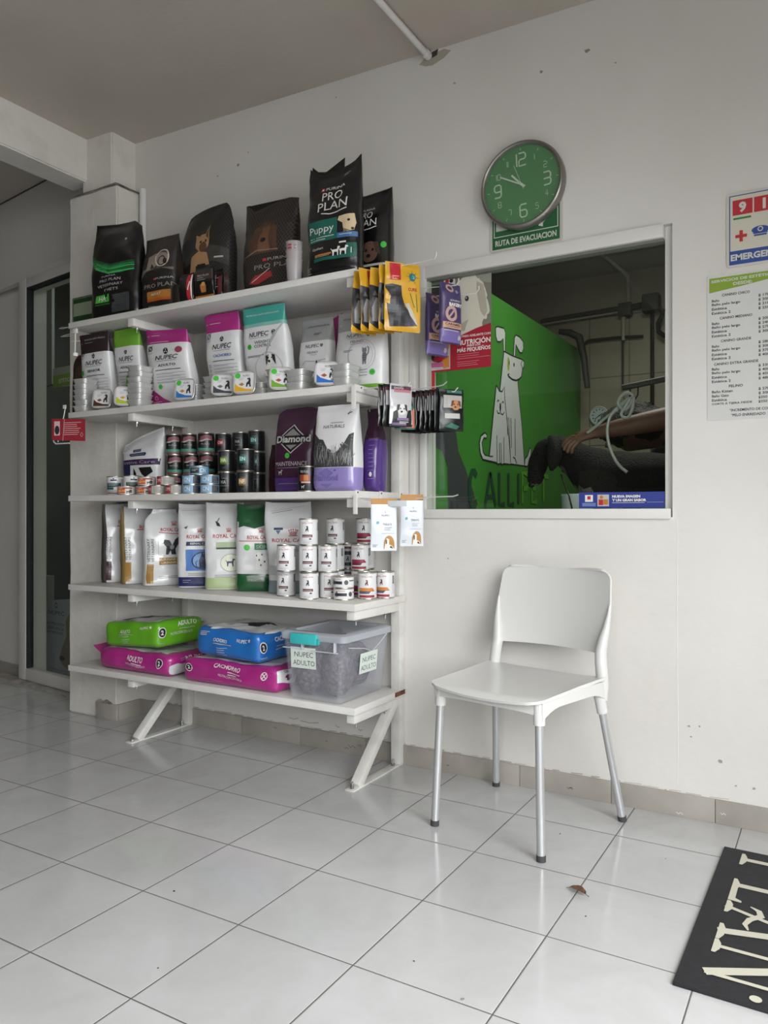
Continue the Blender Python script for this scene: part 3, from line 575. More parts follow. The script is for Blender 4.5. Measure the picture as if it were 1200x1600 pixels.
# pouches in front of the netted bags
def art_pouch(A, w, h):
    A.rect(-.48*w, .55*h, .48*w, .85*h, mat('#3a2f2a', .4)); A.text('PRO PLAN', 0, .68*h, .06*h, TXT, w=.6*w); A.micro(-.3*w, .62*h, .6*w, 2, .06*h, TXT)
    A.poly([(-.12*w, .18*h), (-.16*w, .4*h), (0, .48*h), (.16*w, .38*h), (.14*w, .18*h)], mat('#b0703a', .5)); A.ell(.02*w, .42*h, .1*w, .06*h, mat('#d09a60', .5)); A.rect(-.48*w, .04*h, .48*w, .10*h, ORG)
bag('food_pouch', 'small black pouch with an orange dog standing before the netted bag', 303, 337, 409, -.37, .028, SH[1], PB, art_pouch, prof=SACHET, seed=3, amp=.003, cat='food pouch', h=.135)
bag('food_pouch', 'small dark pouch half hidden behind the orange dog pouch', 327, 350, 416, -.335, .024, SH[1], PB, lambda A, w, h: (A.rect(-.4*w, .3*h, .1*w, .8*h, mat('#6e6763', .4)), A.rect(.2*w, .1*h, .45*w, .75*h, mat('#5a1f22', .4)), A.micro(-.3*w, .7*h, .6*w, 4, .1*h, TXT)), prof=SACHET, seed=5, cat='food pouch', h=.12)
bag('food_pouch', 'small pouch with a red and white stripe left of the orange dog pouch', 279, 305, 424, -.365, .026, SH[1], PB, lambda A, w, h: (A.rect(.12*w, .02*h, .4*w, .96*h, mat('#b02a35', .4)), A.rect(.36*w, .05*h, .43*w, .95*h, TXW), A.line([(.2*w, .4*h), (.32*w, .7*h)], .06*w, TXW)), prof=SACHET, seed=7, cat='food pouch', h=.115)
mb = MB(); mb.lathe([(.0, .0), (.034, .0), (.037, .006), (.038, .08), (.036, .09), (.0, .091)], NET1, 28); c = at_y(283, 800, -.30)
tag(mb.build('netted_tin', loc=(c.x, c.y, SH[1]+.0005)), 'round netted dark tin between the orange-banded bag and the striped pouch', 'tin')
CLR = mat_clear('#c9c3c2', .42, .12); p = at_y(460, 425, -.335)
for j in range(3):
    mb = MB(); z = .034*j
    prof = [(.001, z+.001), (.026, z+.001), (.027, z), (.0332, z+.085), (.0345, z+.087), (.0325, z+.087), (.0261, z+.002), (.001, z+.002)]
    mb.lathe(prof, CLR, 30, cap=False)
    def mp(x, y, off, z=z): a = -pi/2+x/.031; rr = .027+.006*y/.085+.0006+off; return V((rr*cos(a), rr*sin(a), z+y))
    if j == 2:
        A = Art(mb, mp, (.006, 1), off=.0004); pk = mat('#a8384a', .5)
        for i in range(6): A.rect(-.004, .012+i*.011, .010, .019+i*.011, pk); A.rect(-.022, .013+i*.011, -.012, .0155+i*.011, mat('#8d5560', .5)); A.rect(.018, .013+i*.011, .027, .0155+i*.011, mat('#8d5560', .5))
    o = mb.build('measuring_cup', loc=(p.x, p.y, SH[1]+.001)); tag(o, ['clear plastic cup at the bottom of the nested stack on the top board', 'clear plastic cup in the middle of the nested stack on the top board', 'clear plastic cup with pink scale, topmost of the nested stack'][j], 'cup', 'nested clear measuring cups')
def art_puppy(A, w, h):
    pro_logo(A, .04*w, .66*h, .36*w, TXW); A.micro(.2*w, .93*h, .12*w, 2, .015*h, TXW)
    A.rect(-.40*w, .30*h, .16*w, .49*h, mat('#1c5f52', .4)); A.text('Puppy', -.14*w, .40*h, .085*h, TXW, w=.46*w); A.rect(-.36*w, .335*h, .1*w, .34*h, TXW); A.rect(-.36*w, .312*h, -.06*w, .322*h, mat('#8fb0a8', .5))
    A.rect(.16*w, .30*h, .47*w, .345*h, mat('#3e6b9a', .4)); A.micro(.2*w, .33*h, .22*w, 1, .02*h, TXW)
    cr = mat('#c9b48f', .6); A.poly([(.17*w, .46*h), (.2*w, .49*h), (.44*w, .50*h), (.46*w, .42*h), (.44*w, .36*h), (.36*w, .345*h), (.28*w, .37*h), (.26*w, .43*h)], cr); A.poly([(.28*w, .345*h), (.28*w, .38*h), (.4*w, .35*h)], mat('#7b6a50', .6)); A.ell(.37*w, .445*h, .022*w, .011*h, BLACK); A.ell(.42*w, .37*h, .02*w, .011*h, BLACK)
    A.text('OptiStart', -.2*w, .235*h, .025*h, TXW, w=.22*w); A.rect(-.26*w, .17*h, .06*w, .185*h, ORG); A.micro(-.26*w, .165*h, .3*w, 1, .02*h, TXT); A.rect(.2*w, .25*h, .32*w, .265*h, TXW)
    A.rect(-.28*w, .12*h, .44*w, .15*h, TEAL); A.rect(.32*w, .13*h, .46*w, .245*h, TEAL); A.text('1', .39*w, .18*h, .05*h, TXW)
    sit_dog(A, .14*w, .185*h, .13*w, TXW); sit_dog(A, .27*w, .185*h, .13*w, TXW)
    A.micro(-.45*w, .08*h, .12*w, 4, .015*h, TXT)
TP = [(-1, .02), (-.93, .012), (-.6, -.02), (.2, -.026), (.7, -.002), (.95, .02), (1, .022)]
bag('food_bag', 'tall black puppy food bag with a green panel and white logo on the top board', 477, 573, 262, -.372, .095, SH[1], PB, art_puppy, ear=0, tops=TP, seed=12, n=3.2, amp=.005, wprof=[(0, .95), (.1, .97), (.6, .95), (1, 1)])
bag('food_bag', 'black bag peeking out left of the tall puppy food bag', 481, 545, 262, -.255, .09, SH[1], PB, lambda A, w, h: (A.text('PRO', -.25*w, .72*h, .06*h, TXW, w=.34*w), A.text('PLAN', -.28*w, .64*h, .06*h, TXW, w=.4*w), dog_head(A, -.4*w, .44*h, .14*w, mat('#c9b48f', .6), TAN), A.rect(-.49*w, .3*h, -.1*w, .35*h, mat('#3e6b9a', .4)), A.micro(-.46*w, .22*h, .3*w, 6, .02*h, TXT)), ear=0, tops=TP, seed=14, n=3)
def art_pro2(A, w, h):
    pro_logo(A, .0*w, .66*h, .33*w, TXW); dog_head(A, .12*w, .30*h, .36*w, mat('#5c4236', .6), mat('#3c2a22', .6)); A.ell(.40*w, .36*h, .05*w, .034*h, GRN); A.rect(-.05*w, .14*h, .46*w, .165*h, TXT)
bag('food_bag', 'black bag with a brown dog behind the tall puppy food bag on its right', 540, 619, 303, -.235, .09, SH[1], PB, art_pro2, ear=0, tops=[(-1, .0), (0, -.006), (.75, -.004), (1, .008)], seed=16, n=3.2, amp=.004)

# ------------------------------------------------------------------ second board: white bags with coloured tops
def bag_nupec(title, tcol, shield=True, animal=None, swoosh=None, cutl=False, sc='#8a5a72', st=(-.35, .52)):
    def f(A, w, h):
        if swoosh: A.poly([(-.5*w, .55*h), (-.49*w, .42*h), (-.36*w, .25*h), (-.1*w, .12*h), (.1*w, .06*h), (.16*w, .0), (-.5*w, .0)], swoosh); A.ring(-.28*w, .13*h, .04*w, .026*h, .008*w, TXW); A.micro(-.44*w, .085*h, .3*w, 3, .018*h, TXW)
        blades(A, .05*w, .715*h, .055*w, INK, LBL); A.text('NUPEC', .05*w, .635*h, .055*h, INK, w=.55*w, bold=.01, shear=.25)
        A.micro(-.2*w, .595*h, .5*w, 1, .02*h, MICRO, .002); A.text(title, .05*w, .535*h, .032*h, tcol, w=min(.5, .07*len(title))*w, bold=.02)
        if shield: A.ring(-.34*w, .76*h, .06*w, .035*h, .02*w, INK, 6); A.line([(-.4*w, .725*h), (-.28*w, .795*h)], .012*w, INK); A.micro(-.41*w, .715*h, .14*w, 2, .015*h, MICRO)
        A.micro(-.22*w, .48*h, .6*w, 1, .02*h, DGR, .003)
        for j in range(4): A.rect(-.22*w, (.43-.035*j)*h, .42*w, (.434-.035*j)*h, MICRO); A.micro(-.2*w, (.422-.035*j)*h, .55*w, 1, .01*h, MICRO, .0014, j)
        for j in range(3): A.ring(-.33*w, (.43-.05*j)*h, .03*w, .018*h, .01*w, INK, 8)
        if animal == 'cat': dog_head(A, .18*w, .17*h, .26*w, mat('#7b7d80', .5), INK)
        if st: sticker(A, st[0]*w, st[1]*h)
    return f
def band_print(col, t='NUTRICION CANINA CIENTIFICA', y=.93):
    def f(A, w, h): A.text(t, .06*w, y*h, .018*h, col, w=.7*w); scissors(A, -.4*w, (y-.05)*h, .03*w, col); A.rect(-.28*w, (y-.042)*h, .0, (y-.038)*h, col)
    return f
def both(*fs): return lambda A, w, h: [f(A, w, h) for f in fs]
MAG = mat('#a32a79', .38, coat=.2); MAGL = mat('#b8639a', .4); LIME = mat('#6aa52e', .4, coat=.2); BRN = mat('#2e2023', .4, coat=.2); TL2 = mat('#3f9a8e', .4, coat=.2); SIL = mat('#a8a8a9', .35, .3); BLU = mat('#2f5da0', .5)
Y2 = -.265
bag('food_bag', 'dark brown patterned bag behind the silver tray stack at the left of the second board', 112, 147, 519, -.165, .06, SH[2], mat('#33281f', .5), lambda A, w, h: (A.poly([(-.4*w, .2*h), (-.2*w, .7*h), (.2*w, .75*h), (.3*w, .25*h)], mat('#4d3d2f', .6)), A.rect(-.2*w, .82*h, .4*w, .96*h, mat('#5a2030', .5))), seed=21)
bag('food_bag', 'white bag with a dark brown top for senior dogs on the second board', 133, 192, 519, -.265, .085, SH[2], LBLW, both(bag_nupec('SENIOR', INK, animal='cat', st=(-.33, .52)), band_print(TXT)), bands=[(.76, 1, BRN)], leany=-.06, seed=22, ear=0)
bag('food_bag', 'white bag with a lime green top beside the magenta adult bag', 186, 240, 512, -.25, .09, SH[2], LBLW, both(bag_nupec('ADULTO', DGR, shield=False, st=None), lambda A, w, h: (A.poly([(.5*w, .52*h), (.05*w, .42*h), (-.02*w, .2*h), (.0, 0), (.5*w, 0)], LIME), A.poly([(-.5*w, .72*h), (-.46*w, .6*h), (-.3*w, .4*h), (-.32*w, .38*h), (-.5*w, .5*h)], mat('#b7b7b8', .4)), scissors(A, -.4*w, .87*h, .03*w, TXW))), bands=[(.785, 1, LIME)], leany=-.06, seed=23, ear=0)
bag('food_bag', 'white adult bag with magenta top and magenta corner on the second board', 236, 315, 508, Y2, .09, SH[2], LBLW, both(bag_nupec('ADULTO', INK, swoosh=MAG, st=(-.14, .27)), lambda A, w, h: (scissors(A, -.42*w, .915*h, .03*w, TXW), A.rect(-.32*w, .92*h, -.12*w, .925*h, TXW), A.rect(-.36*w, .835*h, .1*w, .84*h, TXW), A.ell(.34*w, .72*h, .07*w, .04*h, mat('#8e3f52', .5)))), bands=[(.82, 1, MAG)], hmax=.340, leany=-.06, seed=24, ear=0, tops=[(-1, .006), (1, -.014)])
bag('food_bag', 'white puppy bag with magenta top and blue title left of the teal-topped bag', 328, 394, 487, -.225, .085, SH[2], LBLW, both(bag_nupec('CACHORRO', BLU, swoosh=MAG, st=None), lambda A, w, h: (scissors(A, -.42*w, .89*h, .03*w, TXW), A.rect(-.32*w, .895*h, .0, .9*h, TXW))), bands=[(.80, 1, MAG)], leany=-.06, seed=25, ear=0)
def art_wc(A, w, h):
    blades(A, .27*w, .70*h, .05*w, INK, LBL); A.text('NUPEC', -.07*w, .70*h, .05*h, INK, w=.46*w, bold=.01, shear=.25); A.micro(-.3*w, .665*h, .46*w, 1, .02*h, MICRO)
    A.text('WEIGHT', .0, .615*h, .032*h, DGR, w=.36*w, bold=.01, shear=.1); A.text('CONTROL', .0, .575*h, .032*h, DGR, w=.38*w, bold=.01, shear=.1); sticker(A, -.3*w, .575*h)
    A.micro(-.36*w, .48*h, .4*w, 2, .012*h, DGR, .002); A.ring(.1*w, .33*h, .30*w, .17*h, .012*w, mat('#b4b6b8', .3), 40); A.poly([(.02*w, .40*h), (.14*w, .62*h), (.46*w, .80*h), (.46*w, .78*h), (.17*w, .58*h)], mat('#a9abae', .3))
    A.poly([(.0, .16*h), (.03*w, .32*h), (.12*w, .38*h), (.26*w, .37*h), (.32*w, .16*h)], mat('#dedcd8', .5)); A.ell(.17*w, .42*h, .10*w, .06*h, mat('#e0ded9', .5)); A.poly([(.07*w, .46*h), (.06*w, .36*h), (.11*w, .40*h), (.14*w, .47*h)], INK); A.poly([(.2*w, .475*h), (.27*w, .46*h), (.28*w, .36*h), (.22*w, .41*h)], INK); A.ell(.14*w, .40*h, .025*w, .014*h, BLACK); A.ell(.13*w, .435*h, .012*w, .008*h, BLACK); A.ell(.2*w, .435*h, .012*w, .008*h, BLACK)
    A.text('NUTRICION CANINA ESPECIALIZADA', 0, .915*h, .016*h, mat('#cfe0dc', .5), w=.74*w)
bag('food_bag', 'tall white weight control bag with a teal top in the middle of the second board', 386, 466, 477, -.238, .085, SH[2], LBLW, art_wc, bands=[(.825, 1, TL2), (.785, .825, mat('#7fb3aa', .4))], leany=-.06, seed=26, ear=0, wprof=[(0, .96), (.5, 1.0), (.75, .98), (.8, .95), (1, .97)], amp=.005)
bag('food_bag', 'magenta bag mostly hidden behind the two silver-topped cat food bags', 488, 541, 479, -.135, .07, SH[2], MAG, None, h=.325, seed=28, ear=0, tops=[(-1, -.03), (.3, .0), (1, .02)])
def art_fel(A, w, h):
    blades(A, .27*w, .635*h, .04*w, INK, LBL); A.text('NUPEC', .0, .635*h, .045*h, INK, w=.42*w, shear=.25); A.text('FELINO', .02*w, .55*h, .028*h, DGR, w=.3*w); A.micro(-.05*w, .52*h, .2*w, 1, .02*h, MICRO); A.line([(-.3*w, .4*h), (-.2*w, .45*h), (.1*w, .43*h), (.4*w, .45*h)], .008*h, mat('#9c9ea1', .3))
    A.poly([(.1*w, .2*h), (.12*w, .36*h), (.24*w, .43*h), (.36*w, .38*h), (.4*w, .3*h), (.36*w, .2*h)], mat('#77797c', .5)); A.ell(.2*w, .3*h, .06*w, .05*h, mat('#9fa1a4', .5)); A.poly([(.1*w, .36*h), (.12*w, .45*h), (.2*w, .4*h)], INK)
    A.text('NUTRICION FELINA ESPECIAL', .08*w, .9*h, .02*h, INK, w=.66*w); scissors(A, -.42*w, .82*h, .04*w, TXW); A.micro(.0, .8*h, .25*w, 2, .015*h, DGR)
bag('food_bag', 'white cat food bag with a silver top and curled-up cat on the second board', 466, 527, 500, -.225, .08, SH[2], LBLW, art_fel, bands=[(.70, 1, SIL)], seed=29, ear=0)
def art_fel2(A, w, h):
    blades(A, .22*w, .68*h, .035*w, INK, LBL); A.text('NUPEC', -.05*w, .68*h, .045*h, INK, w=.36*w, shear=.25); A.micro(-.2*w, .645*h, .36*w, 1, .02*h, MICRO); A.text('FELINO', .0, .60*h, .03*h, DGR, w=.26*w); A.micro(-.12*w, .57*h, .24*w, 1, .02*h, MICRO); A.micro(-.26*w, .495*h, .2*w, 2, .016*h, DGR)
    A.ring(.1*w, .42*h, .27*w, .2*h, .008*w, mat('#aeb0b3', .3), 40); A.ring(.08*w, .42*h, .24*w, .17*h, .008*w, mat('#b9bbbe', .3), 40); cat_fig(A, .16*w, .42*h, .22*w, mat('#6f7174', .5), INK)
    for j in range(3): A.rect(-.16*w, (.235-.035*j)*h, .22*w, (.24-.035*j)*h, DGR)
    sticker(A, .32*w, .2*h); A.rect(-.45*w, .02*h, .49*w, .055*h, LIME); A.rect(-.45*w, .02*h, .05*w, .055*h, mat('#9ac06a', .4)); A.text('NUTRICION FELINA', -.1*w, .91*h, .022*h, INK, w=.5*w); scissors(A, -.42*w, .83*h, .04*w, TXW)
bag('food_bag', 'white cat food bag with a standing tabby at the right end of the second board', 523, 610, 488, -.262, .085, SH[2], LBLW, art_fel2, bands=[(.755, 1, SIL)], seed=30, ear=.004, amp=.003)
# foil trays
GRAYT = mat('#cfcfcf', .4)
def art_tray(c1, c2, animal=INK, st=False):
    def f(A, s):
        A.rect(-s*.86, -s*.86, s*.86, s*.86, GRAYT); A.poly([(-s*.84, -s*.84), (-s*.84, -s*.1), (-s*.5, -s*.4), (s*.2, -s*.62), (s*.84, -s*.66), (s*.84, -s*.84)], c1); A.poly([(-s*.5, -s*.2), (-s*.2, -s*.35), (s*.05, -s*.2), (-s*.2, -s*.02)], c2)
        stand_dog(A, s*.45, s*.0, s*.85, animal); A.text('NUPEC', s*.18, s*.62, s*.2, INK, w=s*.7, shear=.2); A.micro(-s*.5, s*.4, s*.5, 2, s*.14, MICRO)
        if st: A.ell(-s*.62, s*.62, s*.26, s*.26, GRN)
    return f
tp = tray('food_tray')
def stack(u, y, n, where, group, rot=0, pitch=.0245, jit=.0025):
    x = at_y(u, 800, y).x; rnd = random.Random(u)
    names = ['lowest', 'second lowest', 'third from the bottom', 'fourth from the bottom', 'fifth from the bottom', 'sixth from the bottom', 'seventh from the bottom']
    for j in range(n):
        nm = 'topmost' if j == n-1 else names[j]
        put(tp, x+rnd.uniform(-jit, jit), y+rnd.uniform(-jit, jit), SH[2]+.0005+j*pitch, R(rot+rnd.uniform(-4, 4)), f'silver foil tray, {nm} of the stack {where}', group)
stack(134, -.325, 6, "at the board's far left", 'foil trays in the far left stack')
stack(219, -.325, 7, 'before the lime green bag', 'foil trays in the tall stack')
stack(306, -.275, 3, 'behind the blue tray', 'foil trays behind the blue tray')
stack(338, -.275, 4, 'behind the black and white tray', 'foil trays in the stack before the puppy bag')
stack(408, -.282, 2, 'behind the yellow tray', 'foil trays behind the yellow tray')
stack(437, -.272, 4, 'behind the green tray', 'foil trays behind the green tray')
stack(469, -.325, 3, 'left of the red meat tray', 'foil trays left of the blue beef tray')
stack(540, -.325, 3, 'before the tabby bag', 'foil trays in the right end stack')
for u, y, c1, c2, lb, st, tilt, rz in ((157, -.358, '#4a2b20', '#6e4030', 'foil tray on edge with a brown cover at the left of the second board', 0, 76, 22), (190, -.36, '#a8b32c', '#c98a20', 'foil tray on edge with a lime and orange cover before the green bag', 0, 74, 40), (287, -.362, '#2a6ba8', '#b5793c', 'foil tray on edge with a blue cover before the magenta adult bag', 1, 80, 16),
        (343, -.362, '#3c4046', '#60646a', 'foil tray on edge with a black and white cover', 1, 74, 34), (379, -.365, '#d0a01e', '#b06a28', 'foil tray on edge with a yellow cover before the teal-topped bag', 1, 80, 20), (434, -.362, '#6b9a2c', '#a03c30', 'foil tray on edge with a green cover', 1, 76, 34), (506, -.362, '#2b62b0', '#9c4038', 'foil tray on edge with a blue cover and red meat before the silver-topped bag', 0, 78, 28)):
    o = tray('food_tray', art=art_tray(mat(c1, .4), mat(c2, .5), st=st)); x = at_y(u, 800, y).x; s = .047*.98
    o.rotation_mode = 'XYZ'; o.rotation_euler = (R(tilt), 0, R(rz)); o.location = (x-.02*sin(R(rz))*0, y+.024, SH[2]+s*sin(R(tilt))+.001); tag(o, lb, None, 'foil trays standing on edge')
# ------------------------------------------------------------------ third board
Z3 = SH[3]
PUR = mat('#4c2f78', .35, coat=.5); PURD = mat('#3b1a33', .38, coat=.3); LIL = mat('#8d7fb8', .3, coat=.5); NAVY = mat('#232a52', .4); PLUM = mat('#3a2748', .45)
def art_hills(A, w, h):
    A.rect(-.12*w, .66*h, .06*w, .71*h, NAVY); A.text('SCIENCE', -.03*w, .685*h, .02*h, TXT, w=.12*w)
    A.poly([(-.2*w, .62*h), (-.18*w, .64*h), (.18*w, .64*h), (.2*w, .615*h), (.18*w, .585*h), (-.16*w, .585*h)], NAVY); A.text('PRESCRIPTION', .0, .612*h, .018*h, TXT, w=.3*w); A.ring(-.38*w, .74*h, .03*w, .02*h, .01*w, MICRO, 5)
    A.rect(-.49*w, .44*h, .49*w, .53*h, PLUM); A.text('estive Care', .02*w, .485*h, .05*h, mat('#a58db5', .5), w=.7*w); A.rect(-.49*w, .2*h, -.16*w, .44*h, NAVY); A.text('g', -.4*w, .36*h, .05*h, TXT)
    A.poly([(-.08*w, .40*h), (.0, .32*h), (.02*w, .2*h), (-.06*w, .22*h)], BLACK); A.poly([(.06*w, .40*h), (.3*w, .41*h), (.34*w, .34*h), (.2*w, .26*h), (.14*w, .3*h)], BLACK); A.micro(-.1*w, .15*h, .5*w, 3, .03*h, MICRO)
bag('food_bag', 'white bag with a purple digestive care band behind the tins of the third board', 187, 266, 657, -.20, .09, Z3, LBLW, art_hills, wprof=[(0, .80), (.48, .84), (.58, .9), (.72, 1.0), (1, .95)], tops=[(-1, -.085), (-.5, -.055), (.2, -.025), (1, -.004)], ear=0, hmax=.318, seed=31, amp=.005)
RR, HH = .036, .0915
def art_label(bg, stripe, code, ccol, box, kind):
    def f(A, r, h):
        W = 2*r
        if kind == 'black':
            A.micro(-.25*W, .9*h, .5*W, 3, .055*h, DGR, .0022); A.rect(-.32*W, .42*h, .12*W, .68*h, box) if box else None
            A.text(code, -.1*W, .55*h, .16*h, ccol, w=.3*W, bold=.01); A.rect(-.3*W, .37*h, .25*W, .385*h, stripe); A.text('PURINA', -.05*W, .72*h, .035*h, TXT, w=.3*W); sit_dog(A, -.02*W, .2*h, .018, mat('#2f3338', .5)); A.rect(.62*W, .1*h, .95*W, .8*h, mat('#232428', .5)); A.micro(.64*W, .78*h, .3*W, 9, .07*h, MICRO, .0012)
        elif kind == 'pink':
            A.poly([(-.36*W, .58*h), (-.3*W, .82*h), (.1*W, .9*h), (.42*W, .86*h), (.5*W, .66*h)], mat('#7d4b50', .5)); A.poly([(-.5*W, .60*h), (-.1*W, .66*h), (.1*W, .72*h), (.5*W, .64*h), (.1*W, .66*h), (-.2*W, .56*h)], mat('#a9a39c', .5)); A.text('PRO PLAN', 0, .45*h, .06*h, TXT, w=.5*W); A.micro(-.25*W, .38*h, .5*W, 2, .05*h, DGR); A.rect(-1.2*W, .13*h, 1.2*W, .26*h, mat('#3f8a72', .45)); A.rect(-1.2*W, .05*h, 1.2*W, .13*h, mat('#7a4b4e', .45))
    return f
K = mat('#17181a', .32)
def mk(code, ccol, box, stripe, kind='black', nm='food_tin'): return tin(nm, RR, HH, K, art_label(K, mat(stripe, .5), code, mat(ccol, .5), mat(box, .45) if box else None, kind))
HA1 = mk('HA', '#b5b9b5', None, '#8a9a86'); HAg = mk('HA', '#dfe9d2', '#6d8f2a', '#7ea03a'); EN = mk('EN', '#cfe6e0', '#2c7d74', '#3a8f84'); NF = mk('NF', '#f2e6d2', '#b08a52', '#a0814e'); OM = mk('OM', '#e8c7c7', '#93252d', '#444'+'444'); PK = mk('', '#000000', None, '#000000', 'pink') if 0 else tin('food_tin', RR, HH, K, art_label(K, K, 'x', K, None, 'pink'))
BLK = mk('EN', '#3a3c40', None, '#2c2e31')
def t3(p, u, y, lev, lb, rz=0, grp=None, base=None):
    q = at_y(u, 770, y); vd = math.atan2(q.x-CAM.x, q.y-CAM.y)
    put(p, q.x, y+.02, (base if base is not None else Z3+.0006)+lev*(HH+.0012), -vd*.55+R(rz), lb, grp)
G1 = 'black and pink tins'; G2 = 'black lettered tins'
for u, y, k, lb in ((268, -.165, 0, 'black tin with pink and green label, bottom of its column behind the blue-labelled tins'), (268, -.165, 1, 'black tin with pink and green label, middle of its column by the digestive care bag'), (266, -.165, 2, 'black tin with pink and green label, top of the column by the digestive care bag'),
                    (295, -.15, 0, 'black tin with pink and green label, bottom of the second column'), (294, -.15, 1, 'black tin with pink and green label, middle of the second column'), (290, -.145, 2, 'black tin with pink and green label, top of the second column'),
                    (318, -.14, 0, 'black tin with pink and green label, bottom of the third column'), (318, -.14, 1, 'black tin with pink and green label, middle of the third column'), (317, -.14, 2, 'black tin with pink and green label, top of the third column')): t3(PK, u, y, k, lb, 12, G1)
for p, u, y, k, lb in ((HA1, 349, -.225, 0, 'black tin with grey HA lettering at the bottom of a column'), (HAg, 349, -.225, 1, 'black tin with a lime green HA panel in the middle of a column'), (NF, 378, -.245, 0, 'black tin with a beige NF panel, bottom of its column'), (EN, 379, -.245, 1, 'black tin with a teal EN panel, above the beige NF tin'),
                       (OM, 344, -.078, 2, 'black tin with a red lettered panel, top of the rear row'), (BLK, 344, -.078, 1, 'plain dark tin below the red lettered tin'), (BLK, 344, -.078, 0, 'plain dark tin at the bottom below the red lettered tin'), (HA1, 371, -.078, 2, 'black tin with grey HA lettering, top of the rear row'), (BLK, 371, -.078, 1, 'plain dark tin in the middle behind the lime HA tin'), (BLK, 371, -.078, 0, 'plain dark tin at the bottom behind the beige NF tin'),
                       (EN, 396, -.10, 2, 'black tin with a teal EN panel, top right of the rear row'), (EN, 397, -.10, 1, 'black tin with a teal EN panel, middle of the right column'), (BLK, 397, -.10, 0, 'plain dark tin at the bottom of the right column')): t3(p, u, y, k, lb, 8, G2)
# small flat tins and the two tall white ones
def art_dm(A, r, h): W = 2*r; A.rect(-1.1*W, .08*h, 1.1*W, .92*h, mat('#a9a59c', .45)); A.rect(-.55*W, .1*h, -.12*W, .92*h, mat('#a52a33', .45)); A.text('DM', -.34*W, .52*h, .42*h, TXW, w=.34*W); A.micro(.0, .8*h, .45*W, 5, .13*h, DGR, .0014)
def art_or(A, r, h): W = 2*r; A.rect(-1.1*W, .08*h, 1.1*W, .92*h, mat('#cfcac4', .45)); A.rect(-.5*W, .15*h, .05*W, .85*h, mat('#b4512f', .45)); A.rect(-.5*W, .35*h, .05*W, .55*h, mat('#c98a3a', .45)); A.rect(-.05*W, .68*h, .45*W, .85*h, mat('#93343a', .45)); sit_dog(A, .22*W, .34*h, .016, INK); A.ell(.36*W, .4*h, .006, .008, DGR); A.micro(-.45*W, .75*h, .35*W, 3, .2*h, TXW, .0016)
def art_cn(A, r, h): W = 2*r; A.rect(-1.1*W, .08*h, 1.1*W, .92*h, mat('#7ea6c4', .42)); A.text('CN', -.12*W, .52*h, .46*h, TXW, w=.36*W); A.rect(.22*W, .12*h, .7*W, .88*h, INK); A.rect(-.95*W, .12*h, -.5*W, .88*h, INK); A.micro(.26*W, .78*h, .4*W, 4, .16*h, MICRO, .0014)
def art_cn2(A, r, h): W = 2*r; A.rect(-1.1*W, .08*h, 1.1*W, .92*h, mat('#6f9ab8', .42)); A.rect(-.45*W, .2*h, .1*W, .8*h, INK); A.text('CN', .3*W, .52*h, .44*h, TXW, w=.3*W); A.micro(-.35*W, .65*h, .4*W, 2, .16*h, TXT, .002)
def art_tall(A, r, h): W = 2*r; A.rect(-.18*W, .76*h, .2*W, .83*h, NAVY); A.rect(-.03*W, .85*h, .05*W, .9*h, NAVY); A.rect(-.45*W, .44*h, .46*W, .66*h, mat('#1f4a48', .45)); A.micro(-.38*W, .62*h, .7*W, 2, .07*h, TXT, .002); A.rect(-.45*W, .30*h, .02*W, .43*h, mat('#2c5c5a', .45)); A.micro(-.4*W, .25*h, .6*W, 2, .06*h, DGR); A.rect(-.4*W, .1*h, .3*W, .15*h, mat('#8e3a3c', .45))
HS = .0375
DM = tin('flat_tin', .0385, HS, LBLW, art_dm); ORT = tin('flat_tin', .0385, HS, LBLW, art_or); CN = tin('flat_tin', .0385, HS, LBLW, art_cn); CN2 = tin('flat_tin', .0385, HS, LBLW, art_cn2); TALL = tin('food_tin', .0385, .088, LBLW, art_tall)
def ts(p, u, y, k, lb, g, rz=0):
    q = at_y(u, 770, y); vd = math.atan2(q.x-CAM.x, q.y-CAM.y); put(p, q.x, y+.02, Z3+.0006+k*(HS+.0012), -vd*.7+R(rz), lb, g)
ts(TALL, 175, -.27, 0, 'tall white tin with a dark teal band at the far left of the third board', 'tall white tins'); ts(TALL, 201, -.285, 0, 'tall white tin with a dark teal band behind the flat orange tins', 'tall white tins', 25)
ts(ORT, 192, -.355, 0, 'flat orange and white tin in front of the tall white tins', 'flat tins'); ts(ORT, 222, -.335, 0, 'flat orange and white tin at the bottom of its pair', 'flat tins'); ts(ORT, 224, -.335, 1, 'flat orange and white tin on top of its pair', 'flat tins')
ts(DM, 241, -.352, 0, 'flat tin with a red DM panel beside the orange pair', 'flat tins', -14); ts(DM, 264, -.350, 0, 'flat tin with a red DM panel next to the blue tins', 'flat tins', 4) if 0 else None
ts(DM, 268, -.352, 0, 'flat tin with a red DM panel next to the blue tins', 'flat tins', 0); ts(DM, 254, -.335, 1, 'flat tin with a red DM panel on top of the lower two', 'flat tins', -4)
for u, k, lb, rz in ((294, 0, 'flat blue CN tin, bottom left of the blue stack', -4), (294, 1, 'flat blue CN tin, upper left of the blue stack', -4), (322, 0, 'flat blue CN tin, bottom right of the blue stack', 2), (322, 1, 'flat blue CN tin, upper right of the blue stack', 2)): ts(CN, u, -.335, k, lb, 'flat blue tins', rz)
ts(CN2, 306, -.33, 2, 'flat blue tin with a dark panel on top of the blue stack', 'flat blue tins')
